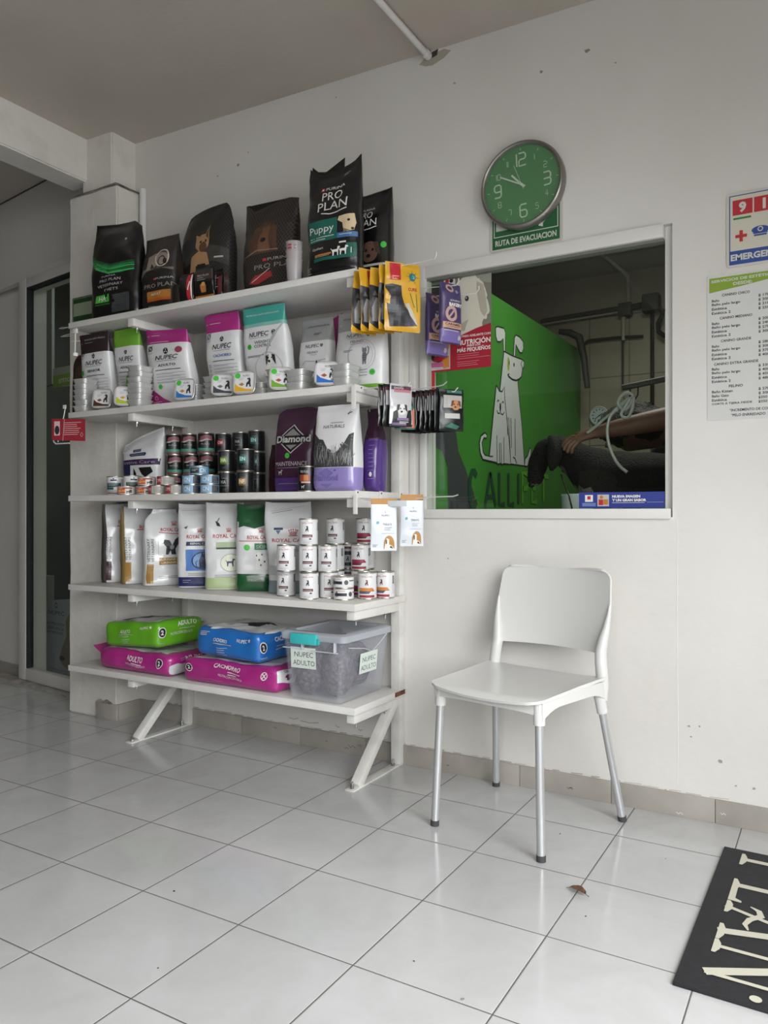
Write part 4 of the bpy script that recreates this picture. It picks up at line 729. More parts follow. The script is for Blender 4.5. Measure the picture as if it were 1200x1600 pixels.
# bags on the right
def art_dia(A, w, h):
    A.poly([(-.0*w, .80*h), (.36*w, .62*h), (.0*w, .45*h), (-.36*w, .62*h)], TXT); A.poly([(.0*w, .785*h), (.33*w, .62*h), (.0*w, .465*h), (-.33*w, .62*h)], BLACK); A.poly([(.0, .75*h), (.2*w, .66*h), (-.2*w, .66*h)], mat('#7d7a78', .5)); A.poly([(.0, .50*h), (.13*w, .555*h), (-.13*w, .555*h)], mat('#7d7a78', .5))
    A.poly([(-.44*w, .68*h), (-.3*w, .665*h), (.42*w, .665*h), (.44*w, .58*h), (.3*w, .575*h), (-.3*w, .575*h), (-.38*w, .6*h)], BLACK); A.text('Diamond', .02*w, .625*h, .085*h, TXT, w=.8*w, bold=.03)
    sticker(A, -.08*w, .43*h, .011); A.text('MAINTENANCE', .0, .335*h, .05*h, TXT, w=.78*w); A.rect(-.34*w, .285*h, .34*w, .29*h, MICRO); sit_dog(A, -.25*w, .235*h, .02, TXT); A.rect(-.3*w, .1*h, .2*w, .106*h, MICRO)
bag('food_bag', 'dark purple bag with a white diamond emblem on the third board', 428, 505, 639, -.27, .10, Z3, PURD, art_dia, bands=[(0, .17, PUR)], ear=-.012, seed=41, n=3.4, tops=[(-1, -.012), (-.6, .0), (1, .004)])
bag('food_bag', 'dark red bag mostly hidden left of the diamond emblem bag', 419, 462, 662, -.12, .07, Z3, mat('#3a1620', .4), None, seed=42, h=.205)
def art_nat(A, w, h):
    A.line([(.28*w, .885*h), (.38*w, .905*h)], .01*h, INK); A.line([(.3*w, .87*h), (.33*w, .92*h)], .008*w, INK); A.text('DIAMOND', .08*w, .785*h, .016*h, DGR, w=.3*w); A.text('NATURALS', .02*w, .74*h, .04*h, DGR, w=.5*w)
    dk = mat('#3a3a3b', .5); md = mat('#6b6b6c', .5); lt = mat('#9a9a9a', .5); rnd = random.Random(4)
    A.poly([(-.48*w, .27*h), (-.48*w, .66*h), (-.42*w, .66*h), (-.3*w, .60*h), (-.2*w, .59*h), (-.12*w, .52*h), (-.05*w, .46*h), (.05*w, .42*h), (.18*w, .46*h), (.3*w, .55*h), (.38*w, .64*h), (.46*w, .66*h), (.46*w, .27*h)], dk)
    for i in range(60): x = rnd.uniform(-.46, .44); y = .46+.38*abs(x)-rnd.uniform(0, .08); A.ell(x*w, y*h, .015*w, .01*h, rnd.choice((dk, md)), 6); A.k -= .97
    for i in range(110): x = rnd.uniform(-.46, .44); b0 = rnd.uniform(.27, .40); A.line([(x*w, b0*h), ((x+rnd.uniform(-.05, .05))*w, (b0+rnd.uniform(.06, .16))*h)], .006*w, rnd.choice((md, lt, lt)))
    vi = mat('#7568a4', .4); A.poly([(-.1*w, .26*h), (.08*w, .2*h), (-.1*w, .14*h), (-.28*w, .2*h)], vi); A.text('Diamond', -.12*w, .15*h, .075*h, vi, w=.6*w, bold=.02); A.poly([(-.1*w, .03*h), (.04*w, .08*h), (-.24*w, .08*h)], vi); A.rect(.08*w, .225*h, .13*w, .24*h, BLU)
bag('food_bag', 'white and lilac bag with a grey meadow picture at the right of the third board', 489, 569, 627, -.365, .10, Z3, LBLW, art_nat, bands=[(0, .265, LIL)], ear=0, hmax=.318, seed=43, n=3.6, amp=.003)
bag('food_bag', 'dark purple bag with a pinched top at the right end of the third board', 568, 605, 640, -.235, .10, Z3, PUR, lambda A, w, h: (A.text('DIAMOND', .2*w, .62*h, .03*h, LIL, w=.5*w), A.micro(.0, .55*h, .35*w, 9, .05*h, LIL), A.ell(.15*w, .2*h, .08*w, .03*h, TXW)), bands=[(.62, 1, PURD)], wprof=[(0, .95), (.5, 1.06), (.64, 1.0), (.78, .76), (.88, .84), (1, .98)], ear=0, seed=44, amp=.005)
PPT = tin('food_tin', .035, .095, K, lambda A, r, h: (A.text('PRO PLAN', -.25*r, .78*h, .1*h, TXT, w=.9*r), A.rect(-.8*r, .40*h, .35*r, .66*h, mat('#8a3a2c', .45)), A.rect(-.3*r, .42*h, .2*r, .64*h, mat('#b0703a', .5)), A.rect(-.6*r, .33*h, .4*r, .39*h, mat('#c79a92', .45)), sit_dog(A, -.4*r, .18*h, .012, TXT)))
for u, y, lb in ((475, -.353, 'black tin with a red dog panel before the diamond emblem bag'), (493, -.271, 'black tin with a red panel half hidden behind the meadow bag')): q = at_y(u, 770, y); put(PPT, q.x, y+.02, Z3+.0006, R(32), lb, 'black tins with red panels')

# ------------------------------------------------------------------ fourth board
Z4 = SH[4]; GOLD = mat('#9a7430', .35, coat=.4); OLIVE = mat('#7d6a3c', .5)
def crown(A, x, y, s, m):
    for i in range(5): a = (i-2)*.32; A.ell(x+sin(a)*s*.5, y+cos(a)*s*.30, s*.055, s*.055, m, 8); A.line([(x+sin(a)*s*.28, y-.08*s), (x+sin(a)*s*.42, y+cos(a)*s*.2)], s*.06, m)
    A.rect(x-s*.3, y-s*.16, x+s*.3, y-s*.1, m)
def rc_side(stripe):                            # narrow left panel with upright print
    def f(A, w, h):
        A.text('VETERINARY', -.40*w, .46*h, .034*w*2, DGR, w=.30*h, rot=pi/2); A.text('VETERINAIRE', -.31*w, .46*h, .030*w*2, DGR, w=.30*h, rot=pi/2); A.rect(-.43*w, .03*h, -.28*w, .28*h, stripe)
    return f
def art_rc1(stripe, txt, tm, cat=True, x0=.0):
    def f(A, w, h):
        crown(A, x0+.15*w, .80*h, .2*w, RED); A.text('ROYAL CANIN', x0+.13*w, .73*h, .045*h, RED, w=.62*w, bold=.012); A.line([(x0-.22*w, .695*h), (x0+.1*w, .68*h), (x0+.48*w, .67*h)], .008*h, RED)
        if cat: A.poly([(.0*w, .4*h), (.02*w, .5*h), (-.06*w, .55*h), (-.04*w, .6*h), (.08*w, .59*h), (.14*w, .52*h), (.2*w, .6*h), (.3*w, .64*h), (.3*w, .56*h), (.22*w, .48*h), (.24*w, .4*h), (.14*w, .4*h), (.12*w, .46*h), (.06*w, .4*h)], INK); A.ell(.14*w, .5*h, .05*w, .03*h, MICRO); A.line([(-.18*w, .58*h), (-.18*w, .4*h), (.0, .38*h)], .003*h, MICRO)
        if txt:
            A.rect(-.16*w, .27*h, .48*w, .36*h, tm)
            for j, t in enumerate(txt): A.text(t, .16*w, (.338-.042*j)*h, .028*h, TXW, w=.54*w)
        A.micro(-.16*w, .12*h, .6*w, 2, .02*h, DGR); A.micro(-.1*w, .55*h, .08*w, 1, .02*h, MICRO)
    return f
RCW = mat('#cfcfcf', .34, coat=.5)
def rcbag(label, u, y, rot, w, d, h, art, **k):
    c = at_y(u, 900, y); c.z = 0; r = R(rot); c = c+V((cos(r)*w/2-sin(r)*d/2, sin(r)*w/2+cos(r)*d/2, 0))
    o = bag_mesh(w, h, d, RCW, art, **k).build('food_bag', loc=(c.x, c.y, Z4+.002), rotz=r); tag(o, label, 'pet food bag', 'white bags leaning along the fourth board')
RCP = [(0, .9), (.03, 1), (.5, 1), (.72, .8), (.88, .35), (.95, .1), (1, .06)]
rcbag('white bag showing a dark brown stripe, leftmost on the fourth board', 163, -.262, 66, .15, .08, .35, both(rc_side(mat('#3c2226', .35, coat=.4)), lambda A, w, h: (A.text('ROYAL', .2*w, .78*h, .05*h, RED, w=.5*w), A.rect(-.1*w, .73*h, .5*w, .74*h, RED))), side=mat('#4a4440', .5), prof=RCP, seed=51, amp=.006, sidew=.75, tops=[(-1, .012), (1, .02)])
rcbag('white bag with a gold stripe and olive side, second on the fourth board', 192, -.272, 64, .17, .085, .352, both(rc_side(GOLD), lambda A, w, h: (A.text('ROYAL', .2*w, .74*h, .05*h, RED, w=.5*w), A.rect(-.12*w, .70*h, .5*w, .71*h, RED), A.rect(.1*w, .3*h, .5*w, .38*h, GOLD))), side=OLIVE, prof=RCP, seed=52, amp=.006, sidew=.75)
rcbag('white bag with a jumping black cat and a gold urinary panel', 226, -.285, 58, .19, .085, .342, both(rc_side(GOLD), art_rc1(GOLD, ('URINARY SO', 'URINAIRE SO'), GOLD, x0=.05*.2)), prof=RCP, seed=53, amp=.007, wprof=[(0, 1), (.1, .96), (.6, 1), (.85, .92), (.95, .6), (1, .55)])
def art_rcblue(A, w, h):
    A.line([(-.38*w, .92*h), (.4*w, .935*h)], .003*h, MICRO); A.poly([(-.32*w, .72*h), (-.2*w, .74*h), (-.26*w, .7*h)], DGR); crown(A, .1*w, .68*h, .22*w, RED); A.text('ROYAL CANIN', .12*w, .61*h, .045*h, RED, w=.74*w, bold=.012)
    A.rect(-.26*w, .50*h, .46*w, .55*h, NAVY); A.text('RENAL CAT', .1*w, .525*h, .024*h, TXW, w=.5*w); A.rect(-.26*w, .2*h, .46*w, .455*h, mat('#4f78b8', .45)); A.ell(.17*w, .32*h, .28*w, .105*h, mat('#7ea3cf', .45)); A.ring(.17*w, .32*h, .28*w, .105*h, .03*w, NAVY)
    A.poly([(.1*w, .23*h), (.08*w, .32*h), (.14*w, .38*h), (.15*w, .42*h), (.2*w, .4*h), (.26*w, .41*h), (.28*w, .36*h), (.3*w, .23*h)], NAVY); A.line([(.1*w, .24*h), (.02*w, .25*h), (-.0*w, .3*h), (.04*w, .32*h)], .01*w*2, NAVY); A.micro(-.2*w, .17*h, .6*w, 2, .02*h, DGR); A.micro(-.34*w, .09*h, .24*w, 2, .025*h, TXT)
rcbag('white bag with a blue cat emblem and navy base on the fourth board', 277, -.272, 42, .155, .085, .362, art_rcblue, bands=[(.015, .125, mat('#27275c', .38, coat=.4))], prof=RCP, seed=54, amp=.006)
def art_rcgr(A, w, h):
    A.poly([(-.25*w, .80*h), (-.14*w, .77*h), (-.1*w, .73*h), (-.2*w, .74*h)], INK); A.line([(-.2*w, .78*h), (-.14*w, .83*h)], .01*h, INK); crown(A, .12*w, .68*h, .2*w, RED); A.text('ROYAL CANIN', .12*w, .62*h, .045*h, RED, w=.8*w, bold=.012); A.rect(-.2*w, .49*h, .46*w, .55*h, mat('#a3b08f', .45)); A.rect(-.2*w, .47*h, .46*w, .49*h, mat('#2f4a34', .45))
    A.ell(.17*w, .31*h, .26*w, .1*h, mat('#d7dac6', .45)); A.ring(.17*w, .31*h, .27*w, .105*h, .012*w, MICRO); sit_dog(A, .16*w, .31*h, .2*w, NAVY); A.micro(-.22*w, .17*h, .6*w, 2, .02*h, DGR)
rcbag('white bag with a pale green base and small blue dog on the fourth board', 319, -.276, 38, .165, .085, .365, art_rcgr, bands=[(.01, .14, mat('#a9b98a', .38, coat=.4))], prof=RCP, seed=55, amp=.006)
DGREEN = mat('#17502b', .3, coat=.5)
def art_rcdk(A, w, h):
    A.poly([(-.5*w, .72*h), (-.3*w, .75*h), (.0, .72*h), (.3*w, .76*h), (.5*w, .72*h), (.5*w, .86*h), (-.5*w, .86*h)], DGREEN); crown(A, .18*w, .69*h, .24*w, RED); A.text('ROYAL CANIN', .14*w, .62*h, .045*h, RED, w=.66*w, bold=.012); A.line([(-.4*w, .58*h), (.46*w, .575*h)], .007*h, RED); A.ell(-.2*w, .505*h, .012, .012, GRN); A.rect(.0, .475*h, .46*w, .55*h, mat('#2f7a55', .45)); A.text('SKIN', .2*w, .51*h, .04*h, TXT, w=.3*w)
    A.poly([(.0, .25*h), (.04*w, .36*h), (.0, .42*h), (.1*w, .45*h), (.2*w, .44*h), (.26*w, .38*h), (.3*w, .42*h), (.36*w, .40*h), (.34*w, .25*h)], mat('#e0dedb', .45)); [A.ell(x*w, y*h, .02*w, .012*h, DGR) for x, y in ((.05, .41), (.12, .36), (.2, .42), (.26, .34), (.16, .3))]; A.micro(-.2*w, .17*h, .6*w, 1, .02*h, TXT); A.text('STRUCTURE', .05*w, .125*h, .02*h, TXT, w=.45*w)
rcbag('white bag with a dark green top and base before the grey bag', 368, -.256, 36, .155, .085, .36, art_rcdk, bands=[(.0, .20, DGREEN), (.80, 1, DGREEN)], prof=RCP, seed=56, amp=.006)
def art_rcgy(A, w, h):
    A.line([(-.36*w, .90*h), (.36*w, .965*h)], .003*h, MICRO); A.line([(-.34*w, .88*h), (.1*w, .92*h)], .004*h, DGR); A.rect(-.28*w, .70*h, -.1*w, .725*h, NAVY); A.poly([(-.24*w, .695*h), (-.14*w, .695*h), (-.19*w, .65*h)], mat('#5a6a8a', .5)); crown(A, .12*w, .655*h, .3*w, RED); A.text('ROYAL CANIN', .1*w, .585*h, .042*h, RED, w=.84*w, bold=.012); A.rect(-.2*w, .46*h, .46*w, .53*h, mat('#a5a7aa', .45)); A.rect(-.18*w, .465*h, .0, .50*h, INK); A.poly([(-.46*w, .32*h), (-.2*w, .3*h), (.0, .2*h), (-.46*w, .2*h)], mat('#b0b2b4', .4)); A.micro(-.2*w, .1*h, .5*w, 2, .025*h, MICRO)
rcbag('grey and white bag behind the stacked white tins on the fourth board', 412, -.258, 33, .19, .085, .366, art_rcgy, bands=[(.0, .14, mat('#7f8a90', .4))], prof=RCP, seed=57, amp=.006, wprof=[(0, .85), (.25, .8), (.4, .84), (.6, .95), (.8, 1), (1, 1)])
# tins
RH, RRr = .1005, .0362; DKR = mat('#5a1f28', .45)
def art_rct(c1, c2, c3, dog):
    def f(A, r, h):
        W = 2*r; A.text('ROYAL', -.02*W, .915*h, .022*h, RED, w=.16*W); A.text('ROYAL CANIN', -.02*W, .84*h, .05*h, RED, w=.56*W); stand_dog(A, -.02*W, .62*h, .021, dog)
        if c3: A.poly([(-.45*W, .42*h), (.3*W, .42*h), (.4*W, .34*h), (.4*W, .3*h), (-.45*W, .3*h)], c1); A.rect(-.45*W, .2*h, .42*W, .3*h, c2); A.rect(-.45*W, .06*h, .42*W, .15*h, c3); A.poly([(.1*W, .2*h), (.2*W, .29*h), (.45*W, .29*h), (.45*W, .2*h)], LBLW)
        else: A.rect(-.3*W, .30*h, .26*W, .40*h, c1); A.rect(-.28*W, .33*h, .2*W, .35*h, TXT); A.rect(-.3*W, .18*h, -.29*W, .8*h, MICRO); A.rect(-.3*W, .17*h, .3*W, .175*h, MICRO); A.ell(.14*W, .235*h, .005, .003, DKR); A.micro(-.25*W, .13*h, .5*W, 2, .04*h, MICRO, .0012)
        A.rect(.62*W, .55*h, .78*W, .85*h, INK); [A.rect((.64+.03*i)*W, .57*h, (.65+.03*i)*W, .83*h, LBLW) for i in range(5)]; A.micro(.58*W, .5*h, .3*W, 6, .06*h, MICRO, .0012)
    return f
RT = tin('food_tin', RRr, RH, LBLW, art_rct(DKR, DKR, None, INK)); RW = tin('food_tin', RRr, RH, LBLW, art_rct(mat('#8f2446', .45), mat('#6a2230', .45), mat('#8f1f35', .45), INK)); RO = tin('food_tin', RRr, RH, LBLW, art_rct(mat('#c27a34', .45), mat('#55505e', .45), mat('#95233a', .45), mat('#6a2a2a', .45))); RDK = tin('food_tin', RRr, RH, mat('#b8b8ba', .42), lambda A, r, h: (A.rect(-1.2*r, .55*h, 1.2*r, .7*h, INK), A.rect(-1.2*r, .8*h, 1.2*r, .88*h, DKR), stand_dog(A, 0, .4*h, .02, INK), A.rect(-1.2*r, .12*h, 1.2*r, .25*h, INK)))
RSM = tin('flat_tin', .0385, .044, LBLW, lambda A, r, h: (A.rect(-1.1*r, .35*h, .2*r, .6*h, INK), A.text('ROYAL CANIN', -.4*r, .78*h, .1*h, RED, w=.9*r), A.ell(.6*r, .5*h, .008, .009, DGR), stand_dog(A, -.85*r, .5*h, .02, INK), A.rect(.9*r, .6*h, 1.6*r, .68*h, INK)))
def t4(p, u, v, lev, lb, g, rz=0, lift=None):
    z = Z4+.0006+(lift if lift is not None else lev*(RH+.0012)); q = at_z(u, v, z); vd = math.atan2(q.x-CAM.x, q.y-CAM.y); put(p, q.x+sin(vd)*RRr, q.y+cos(vd)*RRr, z, -vd+R(rz), lb, g)
A1 = 'white tins in the left group'
for u, v, k, lb, rz in ((447, 932, 0, 'white tin at the bottom of the leftmost column', -18), (447, 893, 1, 'white tin on top of the leftmost column', -14), (483, 937, 0, 'white tin at the bottom of the three-high column', -6), (482, 893.5, 1, 'white tin in the middle of the three-high column', -4), (482, 852, 2, 'white tin on top of the three-high column', -6), (514, 935, 0, 'white tin at the bottom behind the two flat tins', 4), (512, 894, 1, 'white tin in the middle above the flat tins', -8), ): t4(RT, u, v, k, lb, A1, rz)
for u, y, k, lb, rz in ((524, -.162, 0, 'white tin at the bottom of the column behind the flat tins', -20), (524, -.162, 1, 'white tin in the middle of the column behind the flat tins', -20), (524, -.162, 2, 'white tin on top of the column behind the flat tins', -6)):
    q = at_y(u, 900, y); put(RT, q.x, y, Z4+.0006+k*(RH+.0012), R(22+rz), lb, A1)
for u, y, k, p, lb in ((544, -.06, 0, RDK, 'grey tin with dark bands at the bottom of the rear column'), (544, -.06, 1, RDK, 'grey tin with dark bands on top of the rear column')):
    q = at_y(u, 900, y); put(p, q.x, y, Z4+.0006+k*(RH+.0012), R(30), lb, 'grey tins with dark bands')
for p, u, y, k, lb, rz, g in ((RW, 563, -.12, 0, 'white tin with wine red stripes, bottom of the pair behind the orange-striped tin', -2, 'w'), (RW, 563, -.12, 1, 'white tin with wine red stripes, top of the pair behind the orange-striped tin', -4, 'w'), (RW, 571, -.045, 0, 'white tin with wine red stripes, bottom of the rearmost column', 0, 'w'), (RW, 571, -.045, 1, 'white tin with wine red stripes, middle of the rearmost column', -50, 'w'), (RW, 570, -.045, 2, 'white tin with wine red stripes, top of the rearmost column', 0, 'w'),
                         (RO, 574, -.187, 0, 'white tin with an orange stripe in front, left one', 4, 'o'), (RO, 602, -.125, 0, 'white tin with an orange stripe at the right end of the fourth board', -18, 'o')):
    q = at_y(u, 900, y); put(p, q.x, y, Z4+.0006+k*(RH+.0012), R(26+rz), lb, 'white tins with wine red stripes' if g == 'w' else 'white tins with orange stripes')
t4(RSM, 537, 938, 0, 'flat white tin, lower one of the pair at the front edge', 'flat white tins', 6); t4(RSM, 537, 919.5, 0, 'flat white tin, upper one of the pair at the front edge', 'flat white tins', -20, .0452)

# ------------------------------------------------------------------ bottom board: lying bags and the storage box
Z5 = SH[5]
def soft_box(L, W, H, base, top=None, r=.03, bulge=.012, amp=.009, freq=9, seed=0, art_f=None, art_r=None, art_t=None, tm=None, flap=None, sag=0):
    mb = MB(); a, b, c = L/2, W/2, H; sd = V((seed*2.3, seed*1.1, seed*.7))
    def soft(p):
        q = V((max(-a+r, min(a-r, p.x)), max(-b+r, min(b-r, p.y)), max(r, min(c-r, p.z)))); d = p-q; o = q+(d.normalized()*r if d.length > 1e-9 else V())
        ex, ey = 1-(p.x/a)**2, 1-(p.y/b)**2; o.z += (bulge*ex*ey*(1 if p.z > c*.5 else 0))*min(1, p.z/c); k = 4*p.z*(c-p.z)/(c*c)
        o.y += math.copysign(bulge*.8*ex*k, p.y) if abs(p.y) > b*.95 else 0; o.x += math.copysign(bulge*.8*ey*k, p.x) if abs(p.x) > a*.95 else 0
        g = noise.noise_vector(o*freq+sd); g2 = noise.noise_vector(o*freq*2.5+sd); e = min(1, p.z/(c*.25)); return o+(g+g2*.6)*amp*e
    N = 22; NH = 10; idx = {}
    def vid(i, j, k):
        if (i, j, k) not in idx: idx[(i, j, k)] = len(mb.v); mb.v.append(soft(V((-a+2*a*i/N, -b+2*b*j/N, c*k/NH))))
        return idx[(i, j, k)]
    bi = mb.mi(base); ti = mb.mi(tm or base)
    def F(*v): mb.f.append([vid(*q) for q in v]); mb.fm.append(bi); mb.sm.append(True)
    for i in range(N):
        for j in range(N):
            F((i, j, NH), (i+1, j, NH), (i+1, j+1, NH), (i, j+1, NH)); mb.fm[-1] = ti if tm and 2 <= i < N-2 and 2 <= j < N-2 else bi; F((i, j+1, 0), (i+1, j+1, 0), (i+1, j, 0), (i, j, 0))
        for k in range(NH):
            F((i, 0, k), (i+1, 0, k), (i+1, 0, k+1), (i, 0, k+1)); F((i+1, N, k), (i, N, k), (i, N, k+1), (i+1, N, k+1)); F((0, i+1, k), (0, i, k), (0, i, k+1), (0, i+1, k+1)); F((N, i, k), (N, i+1, k), (N, i+1, k+1), (N, i, k+1))
    if flap:
        for (p0, p1, out, wd) in flap:          # crimped end
            p0 = V(p0); p1 = V(p1); out = V(out); n = 8; vs = []
            for i in range(n+1):
                q = p0.lerp(p1, i/n); s = noise.noise(V((i*.9, seed, 0)))*.006; vs += [q, q+out*wd+V((0, 0, s)), q+out*wd+V((0, .0, s-.004)), q+V((0, 0, -.004))]
            mb.add(vs, [(i*4+k, i*4+(k+1) % 4, i*4+4+(k+1) % 4, i*4+4+k) for i in range(n) for k in range(4)]+[(0, 1, 2, 3), (n*4+3, n*4+2, n*4+1, n*4)], base, True)
    if art_f: art_f(Art(mb, lambda x, y, off: soft(V((x, -b, y)))+V((0, -off, 0)), (.012, .012), off=.002))
    if art_r: art_r(Art(mb, lambda x, y, off: soft(V((a, x, y)))+V((off, 0, 0)), (.012, .012), off=.002))
    if art_t: art_t(Art(mb, lambda x, y, off: soft(V((x, y, c)))+V((0, 0, off)), (.012, .012), off=.002))
    return mb
def zmark(A, x, y, r, c=INK): A.ell(x, y, r, r, TXW); A.ell(x, y, r*.84, r*.84, c); A.text('2', x, y, r*.95, TXW, bold=.04)
MG = mat('#a3277a', .33, coat=.3); GN = mat('#5fa31f', .33, coat=.3); BL = mat('#1f67b0', .33, coat=.3); DGN = mat('#2f5a1c', .4)
def f_pink1(A): A.text('ADULTO', .02, .062, .022, TXW, w=.09, bold=.02, shear=.15); A.micro(.0, .045, .06, 1, .01, TXW, .003); A.text('NUTRICION CIENTIFICA', .02, .036, .008, TXW, w=.12); A.micro(-.12, .012, .12, 1, .01, MAGL, .002); zmark(A, .165, .055, .02)
def r_pink1(A): A.text('NUPEC', -.0, .066, .03, TXW, w=.11, bold=.02); A.micro(-.09, .075, .06, 2, .008, TXT); A.poly([(-.155, .0), (-.155, .045), (-.11, .055), (-.03, .05), (.02, .02), (.02, .0)], mat('#bdbdc0', .4))
o = soft_box(.45, .30, .090, MG, seed=61, tm=LBLW, art_f=f_pink1, art_r=r_pink1, bulge=.003, flap=[((-.218, -.13, .06), (-.218, .12, .062), (-.8, 0, .45), .075)]).build('food_bag', loc=(-.735, -.203, Z5+.002)); tag(o, 'magenta bag lying under the lime green bag on the bottom board', 'pet food bag', 'bags lying on the bottom board')
def f_green(A): A.text('ADULTO', -.03, .068, .016, TXW, w=.065, shear=.15, bold=.01); A.micro(-.07, .055, .09, 2, .008, TXT, .002); A.micro(-.05, .035, .05, 3, .008, TXT, .002); A.text('NUPEC', .085, .085, .013, TXW, w=.05, shear=.2, bold=.01); blades(A, .122, .087, .006, TXW, GN)
def r_green(A): zmark(A, -.115, .062, .024); A.text('ADULTO', .03, .092, .022, TXW, w=.11, bold=.02, shear=.1); A.micro(-.02, .07, .1, 1, .01, TXT, .003); A.text('NUTRICION CIENTIFICA', .0, .052, .011, TXW, w=.13); A.text('Contenido', -.12, .018, .009, TXT, w=.04)
def t_dog(A):
    A.poly([(-.14, -.1), (-.1, .0), (.0, .08), (.1, .1), (.13, .0), (.06, -.11)], LBLW); A.poly([(-.12, -.08), (-.1, .0), (-.06, .03), (-.02, .02), (.0, .05), (.06, .06), (.02, .0), (-.02, -.03), (-.06, -.04), (-.07, -.09)], INK); A.ell(-.02, -.01, .03, .02, DGR); A.poly([(.04, .05), (.1, .04), (.06, .0)], INK)
o = soft_box(.335, .275, .109, GN, seed=62, tm=LBLW, r=.022, art_f=f_green, art_r=r_green, art_t=t_dog, bulge=.006, amp=.007, flap=[((.15, .13, .075), (-.13, .13, .075), (.25, .7, .25), .032)]).build('food_bag', loc=(-.755, -.205, Z5+.1085)); o.rotation_euler = (0, R(-3.2), 0); tag(o, 'lime green bag lying on top of a magenta bag on the bottom board', 'pet food bag', 'bags lying on the bottom board')
def f_pink2(A): A.text('CACHORRO', .0, .082, .022, TXW, w=.13, bold=.02, shear=.15); A.micro(.0, .062, .07, 2, .009, TXW, .003); A.text('NUTRICION CIENTIFICA', .02, .042, .009, TXW, w=.13); zmark(A, -.2, .06, .018); A.micro(-.14, .02, .12, 1, .01, MAGL, .002); A.ring(.19, .06, .016, .016, .004, TXW); A.line([(.18, .05), (.2, .07)], .004, TXW); A.line([(.18, .07), (.2, .05)], .004, TXW)
def r_pink2(A): A.poly([(-.155, .04), (-.05, .03), (.0, .1), (-.155, .1)], LBLW); A.ell(-.09, .06, .018, .014, mat('#6a2a4a', .5)); A.text('08', -.1, .088, .016, INK)
o = soft_box(.50, .31, .096, MG, seed=63, tm=LBLW, art_f=f_pink2, art_r=r_pink2, bulge=.003).build('food_bag', loc=(-.185, -.205, Z5+.002)); tag(o, 'magenta puppy bag lying under the blue bag on the bottom board', 'pet food bag', 'bags lying on the bottom board')
def f_blue(A): A.text('CACHORRO', -.03, .068, .016, TXW, w=.075, shear=.15, bold=.015); A.micro(-.07, .055, .1, 1, .01, TXT, .003); A.micro(-.05, .04, .06, 4, .008, TXT, .002); A.text('NUPEC', .075, .078, .014, TXW, w=.05, shear=.2, bold=.01); blades(A, .112, .08, .006, TXW, BL); A.micro(-.14, .1, .05, 3, .006, TXT, .003)
def r_blue(A): zmark(A, -.12, .06, .022); A.text('CACHORRO', .0, .088, .02, TXW, w=.12, bold=.02); A.micro(-.05, .06, .1, 2, .012, TXT, .003); A.text('Contenido', -.12, .02, .008, TXT, w=.04)
o = soft_box(.335, .29, .114, BL, seed=64, tm=LBLW, r=.024, art_f=f_blue, art_r=r_blue, art_t=lambda A: (A.poly([(-.1, -.145), (-.14, .14), (.17, .14), (.165, -.1), (.13, -.06), (.02, -.12)], LBLW), A.poly([(-.08, .0), (-.02, .03), (.03, .08), (.1, .05), (.05, .03), (.06, -.02), (.02, -.04), (-.02, .0), (-.06, -.02)], INK)), bulge=.008, amp=.008).build('food_bag', loc=(-.20, -.200, Z5+.1110)); o.rotation_euler = (0, R(2.2), 0); tag(o, 'blue puppy bag lying on top of a magenta bag on the bottom board', 'pet food bag', 'bags lying on the bottom board')
# storage box
CB = mat_clear('#c9ccd6', .15, .12); CL = mat_clear('#c4c8d0', .62, .18); CE = mat_clear('#d4d8e0', .75, .15)
bx = empty('storage_box', (.245, -.213, Z5+.0006), label='clear plastic storage box with a turquoise clip and two paper labels', cat='storage box')
def rrect(hx, hy, r, z, n=6, cx=0, cy=0): return [V((cx+sx*(hx-r)+r*cos(a0+pi/2*k/n), cy+sy*(hy-r)+r*sin(a0+pi/2*k/n), z)) for sx, sy, a0 in ((1, 1, 0), (-1, 1, pi/2), (-1, -1, pi), (1, -1, 1.5*pi)) for k in range(n+1)]
def loft(mb, rings, m, cap0=False, cap1=False):
    n = len(rings[0]); vs = [p for r in rings for p in r]; fs = [(i*n+k, i*n+(k+1) % n, (i+1)*n+(k+1) % n, (i+1)*n+k) for i in range(len(rings)-1) for k in range(n)]
    if cap0: fs.append(tuple(range(n))[::-1])
    if cap1: fs.append(tuple((len(rings)-1)*n+k for k in range(n)))
    mb.add(vs, fs, m, True)
mb = MB(); loft(mb, [rrect(.112, .150, .02, .0), rrect(.118, .156, .022, .006), rrect(.140, .168, .022, .236)], CB, True); loft(mb, [rrect(.1365, .1645, .02, .236), rrect(.1145, .1525, .02, .008)], CB)
mb.build('box_body', bx)
mb = MB(); loft(mb, [rrect(.146, .172, .025, .226), rrect(.150, .174, .026, .228), rrect(.150, .174, .026, .250), rrect(.142, .166, .026, .256), rrect(.115, .138, .03, .256), rrect(.11, .132, .03, .250)], CL, False, True); mb.build('box_lid', bx)
mb = MB()
for xx in (-.045, .10): mb.box((xx, -.174, .190), (xx+.003, -.158, .228), CE)
mb.box((.0, -.1745, .188), (.115, -.166, .191), CE); mb.box((-.13, -.174, .192), (-.03, -.166, .195), CE); pts = [(.152, -.13, .205), (.152, -.02, .188), (.152, .03, .17), (.152, .08, .19), (.152, .14, .222)]; mb.tube([V((x-.014, y, z)) for x, y, z in pts], .0018, CE, 6); mb.build('box_rib', bx)
mb = MB(); mb.bbox((-.088, -.186, .212), (.030, -.172, .252), mat('#3fb8b8', .35), .004); mb.bbox((.028, -.182, .214), (.040, -.172, .236), mat('#3aa6a8', .35), .002); mb.build('clip', bx)
PAPER = mat('#cfd8d0', .6)
